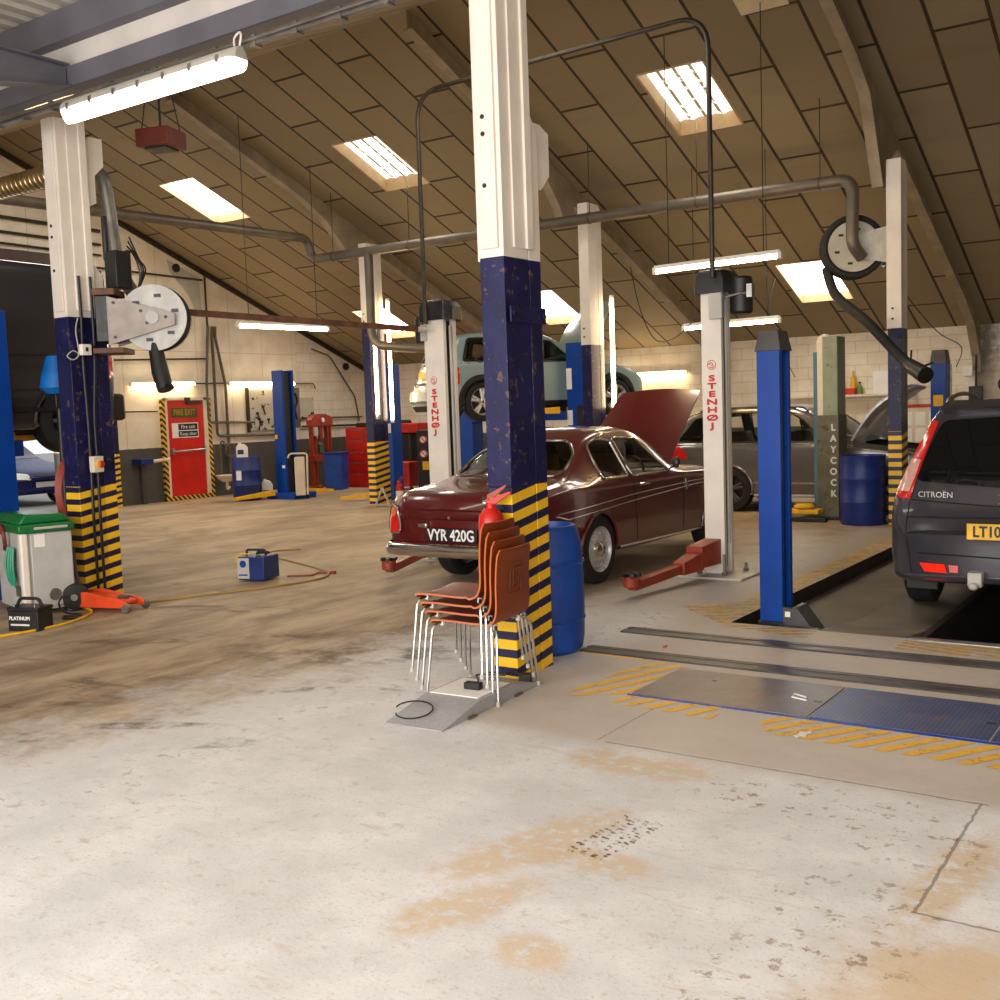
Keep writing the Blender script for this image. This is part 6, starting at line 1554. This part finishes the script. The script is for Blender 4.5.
for (y0, x0, lab) in ((6.27, -3.66, 'nearer of two dark steel rails let into the floor'), (6.93, -3.70, 'farther of two dark steel rails let into the floor')):
    k = MB().prism([(y0 - .095, 0), (y0 - .085, .010), (y0 - .02, .014), (y0 - .015, .009), (y0 + .015, .009), (y0 + .02, .014), (y0 + .085, .010), (y0 + .095, 0)], x0, 1.2, 'X')
    tag(k.build('floor_rail', m_rail), lab, 'rail')
# worn yellow hatching
m_hatch, t = newmat('worn_yellow_marking')
p = t.pos(); n = t.noise(p, 7, 6, .7); n9 = t.noise(p, 30, 4, .7)
a_ = t.math('MULTIPLY', t.step(n, .26, .46), t.step(n9, .22, .44))
t.bsdf(t.mix(n9, rgb(250, 190, 40), rgb(240, 186, 66)), .55, alpha=t.math('MULTIPLY', a_, .95))
m_hatchw, t = newmat('faded_yellow_marking')
p = t.pos(); n = t.noise(p, 5, 6, .7); n9 = t.noise(p, 26, 4, .7)
t.bsdf(t.mix(n9, rgb(232, 176, 56), rgb(222, 180, 84)), .6, alpha=t.math('MULTIPLY', t.math('MULTIPLY', t.step(n, .28, .6), t.step(n9, .26, .5)), .85))
def clip(poly, f):
    out = []
    for i in range(len(poly)):
        a, b = poly[i - 1], poly[i]; fa, fb = f(a), f(b)
        if (fa >= 0) != (fb >= 0):
            t_ = fa / (fa - fb); out.append((a[0] + (b[0] - a[0]) * t_, a[1] + (b[1] - a[1]) * t_))
        if fb >= 0: out.append(b)
    return out
def hatching(poly, ang, pitch, fill, name, m, lab):
    ca, sa = math.cos(ang), math.sin(ang); k = MB()
    prj = lambda p: -sa * p[0] + ca * p[1]
    lo, hi = min(map(prj, poly)), max(map(prj, poly)); c = math.floor(lo / pitch) * pitch
    while c < hi:
        q = clip(clip(poly, lambda p: prj(p) - c), lambda p: c + pitch * fill - prj(p))
        if len(q) > 2: k.add([(x, y, .0025) for x, y in q], [tuple(range(len(q)))])
        c += pitch
    o = k.build(name, m, fix=False, smooth=False)
    if o.data.polygons and o.data.polygons[0].normal.z < 0:
        for p in o.data.polygons: p.flip()
    return tag(o, lab, 'floor marking', kind='stuff')
a1 = G(561, 696); b1 = G(618, 683); an1 = math.atan2(b1.y - a1.y, b1.x - a1.x)
hatching([(-3.20, 5.14), (-2.86, 5.36), (-2.86, 6.12), (-3.12, 6.15), (-3.16, 5.6)], an1, .115, .5, 'floor_hatching', m_hatch, 'worn yellow hatching painted at the left end of the chequer plates')
hatching([(-2.86, 5.16), (-2.25, 5.12), (-2.25, 5.34), (-2.86, 5.34)], an1, .115, .5, 'floor_hatching', m_hatch, 'patchy yellow hatching painted along the front of the bare chequer plate')
a1 = G(816, 740); b1 = G(868, 730); an2 = math.atan2(b1.y - a1.y, b1.x - a1.x)
hatching([(-2.0, 5.16), (-1.9, 5.02), (-.2, 4.98), (-.2, 5.335), (-2.0, 5.335)], an2, .105, .52, 'floor_hatching', m_hatch, 'bright yellow hatching painted along the front of the blue chequer plates')
hatching([(-3.75, 7.95), (-3.13, 7.40), (-3.13, 12.5), (-3.35, 12.5), (-3.35, 8.3)], .6, .13, .66, 'floor_hatching', m_hatchw, 'faded yellow hatching beside the sunken lift bay')
hatching([(-3.13, 7.36), (-2.45, 7.2), (-2.45, 7.46), (-3.13, 7.46)], .5, .1, .66, 'floor_hatching', m_hatchw, 'faded yellow hatching in front of the blue lift post')
hatching([(-1.84, 7.14), (.3, 7.05), (.3, 7.42), (-1.84, 7.42)], -.25, .085, .55, 'floor_hatching', m_hatchw, 'faded yellow lines painted in front of the pit')
struct('trim_6', MB().box(-3.66, 6.155, -.002, -3.18, 6.185, .002), m_yellow)
o = tag(MB().add([(p.x, p.y, .004) for p in [G(793, 736), G(798, 735), G(800, 732), G(806, 733), G(811, 731), G(812, 734), G(807, 735), G(805, 738), G(800, 737), G(796, 739)]], [tuple(range(10))]).build('paper_scrap', m_paper, fix=False), 'scrap of white paper on the floor in front of the chequer plates', 'paper scrap')
tag(MB().add([(p.x, p.y, .004) for p in [G(662, 647), G(667, 645), G(668, 647), G(664, 649)]], [tuple(range(4))]).build('red_scrap', m_red, fix=False), 'tiny bright red scrap on the floor between the two rails', 'scrap')

# ------------------------------------------------------------------ along the left wall
W = XL
m_pipeg = mat('grey_conduit', rgb(104, 94, 78), .5, .2, var=.15)
def pipe(label, pts, r_=.02, m=None, rb=.1, name='pipe'):
    return tag(MB().tube(bend(pts, rb, 6), r_, 8).build(name, m or m_pipeg), label, 'pipe')
pipe('upright dark pipe dropping from the roof edge on the left wall', [(W + .06, 15.62, 4.8), (W + .06, 15.62, 3.6)], .022, m_pipe)
for i, (y0, y1, z1, lab) in enumerate(((15.60, 15.50, 1.60, 'leftmost of three grey pipes running down the wall beside the fire door'), (15.72, 15.72, 1.30, 'middle of three grey pipes running down the wall beside the fire door'), (15.80, 16.02, 1.2, 'rightmost of three grey pipes running down the wall beside the fire door'))):
    pts = [(W + .07, y0 + .02, 3.65), (W + .07, y0, 3.45), (W + .07, y1, 2.4), (W + .07, y1, z1)]
    if i == 0: pts.append((W + .07, 16.8, z1 - .03))
    if i == 1: pts.append((W + .07, 17.6, z1 - .03))
    if i == 2: pts += [(W + .09, 16.02, .5)]
    pipe(lab, pts, .032 if i else .028)
pipe('dark pipe running level along the left wall above the short wall light', [(W + .05, 12.2, 2.86), (W + .05, 15.6, 2.96)], .018, m_pipe)
pipe('dark conduit on the left wall beside the fire door at mid height', [(W + .05, 12.4, 1.88), (W + .05, 14.2, 1.86)], .014, m_pipe)
pipe('conduit joining the two lights on the left wall', [(W + .06, 15.2, 2.43), (W + .06, 16.1, 2.44)], .014, m_pipe)
pipe('conduit running from the wall light above the tool board to the brick corner', [(W + .06, 18.1, 2.43), (W + .06, 18.75, 2.44), (W + .06, 18.8, 2.3)], .014)
pipe('upper of two dark pipes low on the left wall towards the corner', [(W + .06, 18.3, 1.62), (W + .06, 20.4, 1.60)], .018, m_pipe)
pipe('lower of two dark pipes low on the left wall towards the corner', [(W + .06, 18.3, 1.42), (W + .06, 20.3, 1.40)], .024, m_pipe)
pipe('conduit sloping down the brick end of the left wall', [(W + .05, 18.75, 3.25), (W + .05, 19.35, 3.1), (W + .05, 20.2, 2.1), (W + .05, 20.32, 1.5)], .018)
for i, z in enumerate((5.38, 5.12, 4.92)):
    pipe(('topmost', 'middle', 'lowest')[i] + ' of three dark pipes level on the left wall above the dark van', [(W + .06, 9.0, z + .03), (W + .06, 13.1, z - .02)], (.035, .028, .022)[i], m_pipe)
pipe('dark pipe joining high on the left wall near the roof edge', [(W + .06, 12.9, 4.66), (W + .06, 15.55, 4.62)], .02, m_pipe)
# grey patch board under the roof edge
tag(MB().prism([(14.7, 4.98), (15.5, 4.66), (15.52, 3.95), (15.35, 4.0), (15.2, 4.3), (14.75, 4.75)], W + .004, W + .024, 'X').build('patch_board', m_lgrey), 'grey patch board on the left wall tucked under the roof edge', 'board')
tag(MB().lathe([(0, 0), (.09, 0), (.09, .06), (.05, .08), (0, .08)], c=(W + .0, 14.9, 4.82), axis='X', n=16).build('wall_vent', m_black), 'small round black vent high on the left wall under the roof edge', 'vent')
tag(MB().lathe([(0, 0), (.09, 0), (.085, .05), (0, .06)], c=(W + .0, 19.95, 2.85), axis='X', n=16).build('wall_vent', m_black), 'small round black vent on the brick end of the left wall', 'vent')
# basin
o = thing('wash_basin', 'small stained white wash basin on the left wall beside the fire door', 'basin', (W + .29, 15.72, .40))
MB().lathe([(.02, -.10), (.10, -.09), (.2, -.02), (.26, .05), (.25, .06), (.18, -.0), (.0, -.05)], n=24, sx=.8).build('bowl', m_cream, o); MB().tube(bend([(0, 0, -.1), (0, 0, -.25), (-.1, .15, -.22)], .05), .03, 8).build('waste_pipe', m_cream, o)
MB().tube(bend([(-.15, .0, .10), (-.15, 0, .75), (-.05, 0, .80), (.0, 0, .70)], .06), .02, 8).build('tap', m_pipeg, o)
# hose coil on hook above the basin
tag(MB().tube([(W + .12, 16.02 + .14 * math.cos(a), .98 + .14 * math.sin(a)) for a in [2 * PI * j / 20 for j in range(20)]], .02, 6, True).tube(catmull([(W + .12, 16.16, .98), (W + .14, 16.2, .6), (W + .14, 16.22, .25)], 6), .018, 6).build('hose_coil', m_pipeg), 'grey hose coiled on the left wall above the basin', 'hose')
# blue drums, jugs
o = thing('drum', 'blue plastic drum with paper label by the left wall, white jug on top', 'drum', (-16.64, 15.05, 0))
MB().lathe([(0, 0), (.27, 0), (.29, .03), (.29, .30), (.297, .31), (.29, .32), (.29, .60), (.297, .61), (.29, .62), (.29, .86), (.28, .88), (.27, .86), (0, .85)], n=36).build('body', m_navypl, o)
MB().add([(.293 * math.cos(a), .293 * math.sin(a), z) for a in (-1.52, -1.38, -1.24, -1.1) for z in (.42, .62)], [(0, 2, 3, 1), (2, 4, 5, 3), (4, 6, 7, 5)]).build('label', m_paper, o)
def jug(label, x, y, z, rz=0., h=.31):
    r = thing('jug', label, 'jug', (x, y, z), rz)
    MB().prism([(-.11, 0), (.11, 0), (.115, .02), (.115, h * .7), (.06, h * .9), (-.05, h * .95), (-.11, h * .75)], -.075, .075, 'Y').build('body', m_paper, r, bev=.015)
    MB().lathe([(.03, h * .9), (.03, h * 1.0), (.0, h * 1.0)], c=(-.04, 0, 0), n=14).build('cap', m_paper, r); MB().box(-.09, -.078, .08, .03, -.0755, .17).build('label', m_dblue, r)
    return r
jug('white jug with blue label standing on the blue drum', -16.6, 14.92, .86, .9)
jug('tall white canister on the floor beside the blue drum', -16.55, 15.5, 0, .9, .40)
# tool board, cabinet, small board
m_board, t = newmat('worn_tool_board'); p = t.obj()
t.bsdf(t.mix(t.step(t.noise(p, 6.0, 4, .6), .585, .62), t.mix(t.noise(p, 3, 4), rgb(170, 160, 140), rgb(210, 202, 182)), rgb(38, 32, 26)), .6)
o = tag(MB().box(W + .02, 16.68, 1.38, W + .06, 17.75, 2.30).build('tool_board', m_board), 'grey tool board with dark tool shapes under the wall light', 'tool board')
MB().box(W + .02, 16.62, 1.34, W + .075, 16.68, 2.34).build('frame', m_pipe, o, world=True)
rr = random.Random(4)
for i in range(9):
    y, z = 16.85 + rr.random() * .75, 1.5 + rr.random() * .65
    tag(MB().tube([(W + .075, y, z), (W + .085, y + rr.uniform(-.1, .1), z - rr.uniform(.08, .2))], .014, 6).lathe([(0, -.02), (.03, -.02), (.03, .02), (0, .02)], c=(W + .075, y, z), axis='X', n=10).build('hand_tool', m_pipe), 'small dark hand tool hanging on the grey tool board', 'tool', 'tools on the board')
o = thing('wall_cabinet', 'narrow grey open wall cabinet right of the tool board', 'cabinet', (W + .2, 17.85, 1.40))
MB().box(-.19, -.15, 0, .12, .15, .92).build('body', m_grey, o, bev=.005); MB().tube(catmull([(.13, .0, .8), (.14, .05, .6), (.13, -.03, .45), (.14, .02, .2)], 6), .02, 6).build('hanging_cable', m_black, o)
o = tag(MB().box(W + .02, 18.15, 1.6, W + .05, 18.72, 2.1).build('tool_board', m_board), 'small pale board with one dark tool, right of the narrow wall cabinet', 'tool board')
# hydraulic press
o = thing('hydraulic_press', 'red workshop press with gauge standing in front of the left wall', 'press', (-17.5, 18.12, 0), PI / 2); o.scale = (.84, 1, 1)
for x in (-.34, -.24, .24, .34): MB().box(x - .03, -.06, 0, x + .03, .06, 1.5).build('upright', m_redor, o, bev=.004)
MB().prism([(-.42, 1.42), (.42, 1.42), (.42, 1.56), (.36, 1.64), (.16, 1.70), (-.16, 1.70), (-.36, 1.64), (-.42, 1.56)], -.08, .08, 'Y').build('crown', m_redor, o, bev=.008)
MB().box(-.42, -.14, .62, .42, .14, .76).build('press_bed', m_redor, o, bev=.006)
MB().lathe([(.07, 1.12), (.07, 1.42)], n=18).lathe([(.035, .95), (.035, 1.12)], n=14).build('ram', m_redor, o); MB().lathe([(.05, -.02), (.055, .0), (0, .0)], c=(0, -.1, 1.56), axis='Y', n=20).build('gauge', m_paper, o)
MB().lathe([(.04, .78), (.10, .80), (.09, 1.0), (.05, 1.04), (0, 1.04)], n=20).build('work_piece', mat('green_cast', rgb(60, 78, 52), .5), o); MB().box(-.42, -.2, 0, -.2, .2, .06).box(.2, -.2, 0, .42, .2, .06).build('foot', m_redor, o, bev=.005)
MB().box(-.34, -.12, 1.2, -.22, -.06, 1.4).build('pump_box', m_lgrey, o, bev=.006)
# waste bin, broom, tall red cabinet
o = thing('waste_bin', 'blue plastic waste bin beside the red press', 'bin', (-16.65, 17.7, 0), .35); o.scale = (.8, .8, 1)
MB().prism([(-.24, 0), (.24, 0), (.28, .80), (-.28, .80)], -.25, .25, 'Y').build('body', m_bluepl, o, bev=.02); MB().box(-.30, -.28, .79, .30, .28, .84).build('rim', m_dblue, o, bev=.01)
o = tag(MB().cyl((-17.7, 19.3, .03), (-17.85, 19.42, 1.32), .014, n=8).cbox((-17.7, 19.3, .05), (.28, .06, .09), .6).build('broom', m_raft), 'long-handled broom leaning between the blue bin and the red cabinet', 'broom')
o = thing('tool_cabinet', 'tall red tool cabinet partly behind the far hazard-banded column', 'cabinet', (-16.55, 18.62, -.0))
MB().box(-.35, -.3, .0, .35, .3, 1.36).build('body', m_red, o, bev=.01)
for i in range(5): d_ = MB().box(-.33, -.315, .1 + i * .25, .33, -.3, .33 + i * .25).build('drawer', m_red, o, bev=.004); MB().box(-.2, -.33, .29 + i * .25, .2, -.315, .31 + i * .25).build('handle', m_grey, d_)
MB().box(-.2, -.1, 1.36, .1, .15, 1.46).build('tray', m_black, o, bev=.01)
# white pump trolley by the far lift post
o = thing('pump_trolley', 'off-white pump trolley with bent handle beside the far blue lift post', 'trolley', (-15.5, 15.45, 0), .75)
MB().box(-.12, -.10, .08, .08, .10, .85).build('body', m_cream, o, bev=.02); MB().tube(bend([(.12, -.14, .1), (.14, -.14, .92), (-.2, -.14, .93), (-.24, -.14, .84)], .06), .018, 8).build('handle', m_cream, o)
for x in (-.12, .12): MB().lathe([(.07, -.02), (.07, .02)], c=(x, .16, .07), axis='X', n=16).build('wheel', m_black, o)
# rolling red tool chest with dark machine behind
o = thing('tool_chest', 'red rolling tool chest with vent slots near the far blue post', 'tool chest', (-14.95, 18.0, 0), .2)
MB().box(-.30, -.25, .08, .27, .25, .60).build('body', m_red, o, bev=.015)
for i in range(4): MB().box(-.2, -.262, .2 + i * .09, .2, -.25, .24 + i * .09).build('drawer_slot', m_redor, o)
for x in (-.28, .28): MB().lathe([(.04, -.02), (.04, .02)], c=(x, -.2, .04), axis='X', n=12).build('castor', m_black, o)
o = thing('workshop_machine', 'dark workshop machine with a red top behind the red rolling tool chest', 'machine', (-15.85, 19.1, 0))
MB().box(-.5, -.3, 0, .45, .3, 1.2).prism([(-.4, 1.2), (.3, 1.2), (.1, 1.5), (-.3, 1.48)], -.25, .2, 'Y').build('body', m_black, o, bev=.03); MB().box(.1, -.34, 1.2, .7, .3, 1.42).build('red_top', m_red, o, bev=.02)
MB().lathe([(.06, 0), (.07, -.03), (0, -.03)], c=(.0, -.3, .9), axis='Y', n=18).build('dial', m_red, o)
o = thing('control_cabinet', 'black cabinet with two red and white round signs beside the left white lift post', 'cabinet', (-14.32, 18.0, 0), .3)
MB().box(-.1, -.25, 0, .22, .25, 1.28).build('body', m_black, o, bev=.01)
for z in (1.08, .78):
    q = MB().lathe([(.085, 0), (.085, -.01), (0, -.01)], c=(.05, -.25, z), axis='Y', n=24).build('round_sign', m_paper, o); MB().tube([(.05 + .075 * math.cos(a), -.263, z + .075 * math.sin(a)) for a in [2 * PI * j / 24 for j in range(24)]], .012, 5, True).tube([(.0, -.263, z + .05), (.1, -.263, z - .05)], .010, 5).build('red_ring', m_letred, q)
MB().box(.02, -.262, .44, .18, -.25, .62).build('amber_label', m_yellow, o)
o = thing('workbench', 'cluttered dark workbench under the raised hatchback', 'workbench', (-12.6, 19.6, 0))
MB().box(-.9, -.35, .82, .9, .35, .9).build('top', m_dgrey, o, bev=.006); MB().box(-.85, -.3, .0, -.2, .3, .82).build('cupboard', m_black, o, bev=.006); MB().box(.2, -.3, 0, .85, .3, .82).build('cupboard', m_dblue, o, bev=.006)
for i, (x, h_, m, lab) in enumerate(((-.6, .28, m_cream, 'cream box on the cluttered workbench'), (-.15, .2, m_dgrey, 'grey box on the cluttered workbench'), (.35, .34, m_black, 'black case on the cluttered workbench'))):
    tag(MB().box(-12.6 + x - .12, 19.5, .90, -12.6 + x + .12, 19.72, .9 + h_).build('storage_box', m, bev=.008), lab, 'box')
# axle stand by the far column
o = thing('axle_stand', 'small grey A-shaped axle stand at the foot of the far hazard-banded column', 'axle stand', (-12.6, 14.55, 0), .6)
for a in (-.13, .13):
    for b in (-.09, .09): MB().tube([(a, b, .01), (a * .12, b * .2, .30)], .014, 6).build('leg', m_lgrey, o)
MB().box(-.03, -.03, .28, .03, .03, .34).build('saddle', m_lgrey, o, bev=.005); MB().box(-.12, -.095, .03, .12, -.085, .055).build('brace', m_lgrey, o)

# ------------------------------------------------------------------ right-hand side
o = thing('drum', 'scuffed dark blue drum between the old green post and the far right column', 'drum', (-4.03, 14.15, 0))
MB().lathe([(0, 0), (.27, 0), (.285, .03), (.285, .28), (.292, .30), (.285, .32), (.285, .58), (.292, .6), (.285, .62), (.285, .88), (.292, .9), (.27, .9), (.265, .85), (0, .85)], n=36).build('body', m_navypl, o)
# things on the ledge behind the grey estate
struct('trim_7', MB().box(-7.8, YB - .25, 1.66, -4.9, YB, 1.70), m_cream)
for i, (x, m, lab, h_) in enumerate(((-6.55, m_red, 'red box on the wall ledge behind the grey estate', .22), (-6.12, m_red, 'red case on the wall ledge beside the yellow bottle', .12), (-5.45, m_paper, 'white box on the wall ledge above the open silver bonnet', .42))):
    tag(MB().box(x - .17, YB - .22, 1.70, x + .17, YB - .02, 1.70 + h_).build('storage_box', m, bev=.006), lab, 'box')
def bottle(x, m, cap, lab, h_=.24):
    r = thing('bottle', lab, 'bottle', (x, YB - .14, 1.70 if abs(x + 6.12) > .17 else 1.82))
    MB().lathe([(0, 0), (.045, 0), (.05, .02), (.05, h_ * .6), (.02, h_ * .8), (.018, h_), (0, h_)], n=18).build('body', m, r); MB().lathe([(.022, h_ * .94), (.022, h_ * 1.08), (0, h_ * 1.08)], n=14).build('cap', cap, r)
bottle(-6.0, m_yellow, m_yellow, 'yellow bottle on the wall ledge behind the grey estate', .30)
bottle(-5.88, mat('green_bottle', rgb(110, 140, 50), .35), m_black, 'green bottle next to the yellow one on the wall ledge', .22)
bottle(-6.2, m_paper, m_black, 'white bottle left of the yellow bottle on the wall ledge', .18)
# board of notices on the back wall, vent, switch gear
o = tag(MB().box(-5.25, YB - .03, .7, -4.2, YB - .005, 1.46).build('notice_board', m_cream), 'pale notice board with red top strip on the back wall', 'notice board')
MB().box(-5.25, YB - .036, 1.42, -4.2, YB - .03, 1.48).build('red_strip', m_red, o, world=True)
rr = random.Random(9)
for i in range(8): x, z = -5.15 + (i % 4) * .24, .8 + (i // 4) * .3; MB().box(x, YB - .034, z, x + .18, YB - .03, z + .24).build('notice', m_paper, o, world=True)
o = thing('wall_vent', 'round black vent in a white surround on the back wall at the right', 'vent', (-3.38, YB - .01, 1.62))
MB().box(-.18, -.02, -.02, .18, .01, .36).build('surround', m_cream, o); MB().lathe([(0, -.03), (.13, -.03), (.14, -.02)], c=(0, 0, .17), axis='Y', n=24).build('opening', m_black, o)
o = thing('switch_gear', 'grey and black switch box with conduit on the white pilaster', 'switch', (-3.95, YB - .3, 1.55))
MB().box(-.08, -.06, .4, .08, .02, .58).build('box', m_paper, o, bev=.005); MB().box(.02, -.08, -.02, .24, .02, .22).build('switch_body', m_black, o, bev=.008); MB().tube([(.13, -.03, .2), (.13, -.03, 1.35)], .018, 8).build('conduit', m_pipe, o)
tag(MB().tube(bend([(-4.42, YB - .04, 1.0), (-4.42, YB - .06, 1.62), (-4.28, YB - .06, 1.66), (-4.2, YB - .06, 1.25)], .08), .02, 8).build('pipe', m_pipeg), 'bent grey pipe standing up in front of the notice board', 'pipe')
# loose cables under the roof
tag(MB().tube(catmull([(-4.4, 16.4, 3.9), (-4.2, 17.0, 3.2), (-3.8, 17.3, 2.6), (-3.48, 17.4, 2.35), (-3.55, 17.4, 2.05)], 8), .008, 6).build('cable', m_black), 'thin black cable looping down to the far right blue lift post', 'cable')
tag(MB().tube(catmull([(-8.6, 16.6, 4.0), (-8.35, 16.4, 3.3), (-7.7, 15.6, 2.7), (-7.1, 15.0, 2.62), (-6.6, 14.6, 2.8)], 8), .008, 6).build('cable', m_black), 'thin black cable drooping from the middle rafter towards the white lift post', 'cable')
tag(MB().tube(catmull([(-6.5, 17.8, 3.7), (-6.5, 17.5, 3.2), (-6.2, 17.2, 2.5), (-5.9, 17.0, 2.0)], 8), .007, 6).build('cable', m_black), 'thin black cable hanging behind the old green post', 'cable')

# small blue vice on a bar low on the left wall
o = thing('wall_vice', 'small blue vice with a pale bar, low on the left wall beside the fire door', 'vice', (W + .25, 13.75, .86))
MB().box(-.25, -.2, -.06, .05, .1, .06).build('body', m_dblue, o, bev=.01); MB().tube([(0, .1, .0), (0, .52, .02)], .035, 10).build('bar', m_cream, o); MB().box(-.25, -.05, -.86, -.15, .05, -.06).build('stand', m_dgrey, o)
# tyre print in dried mud
m_print, t = newmat('dried_mud'); p = t.pos()
t.bsdf(rgb(112, 92, 66), .8, alpha=t.math('MULTIPLY', t.step(t.noise(p, 34, 4, .7), .42, .60), .7))
k = MB(); a1, b1 = G(585, 856), G(642, 822); d_ = (b1 - a1); L_ = d_.length; d_.normalize(); sd = V((-d_.y, d_.x, 0))
for i in range(15):
    for j in range(4):
        c_ = a1 + d_ * (L_ * (i + rr.uniform(-.3, .3)) / 14) + sd * (-.075 + .05 * j + rr.uniform(-.008, .008)); w_ = rr.uniform(.012, .022)
        q = [c_ - d_ * .008 - sd * w_, c_ + d_ * .008 - sd * (w_ - .004), c_ + d_ * .016 + sd * w_, c_ + d_ * .0 + sd * w_]
        k.add([(v.x, v.y, .0022) for v in q], [(0, 1, 2, 3)])
tag(k.build('tyre_print', m_print, fix=False, smooth=False), 'dried mud tyre print on the pale floor in the foreground', 'tyre print', kind='stuff')

tag(MB().box(W + .01, 9.0, 4.25, W + .35, 12.6, 4.78).build('shutter_box', mat('dark_brown_paint', rgb(62, 46, 34), .6), bev=.01), 'long dark brown shutter box on the left wall above the raised van', 'shutter box')
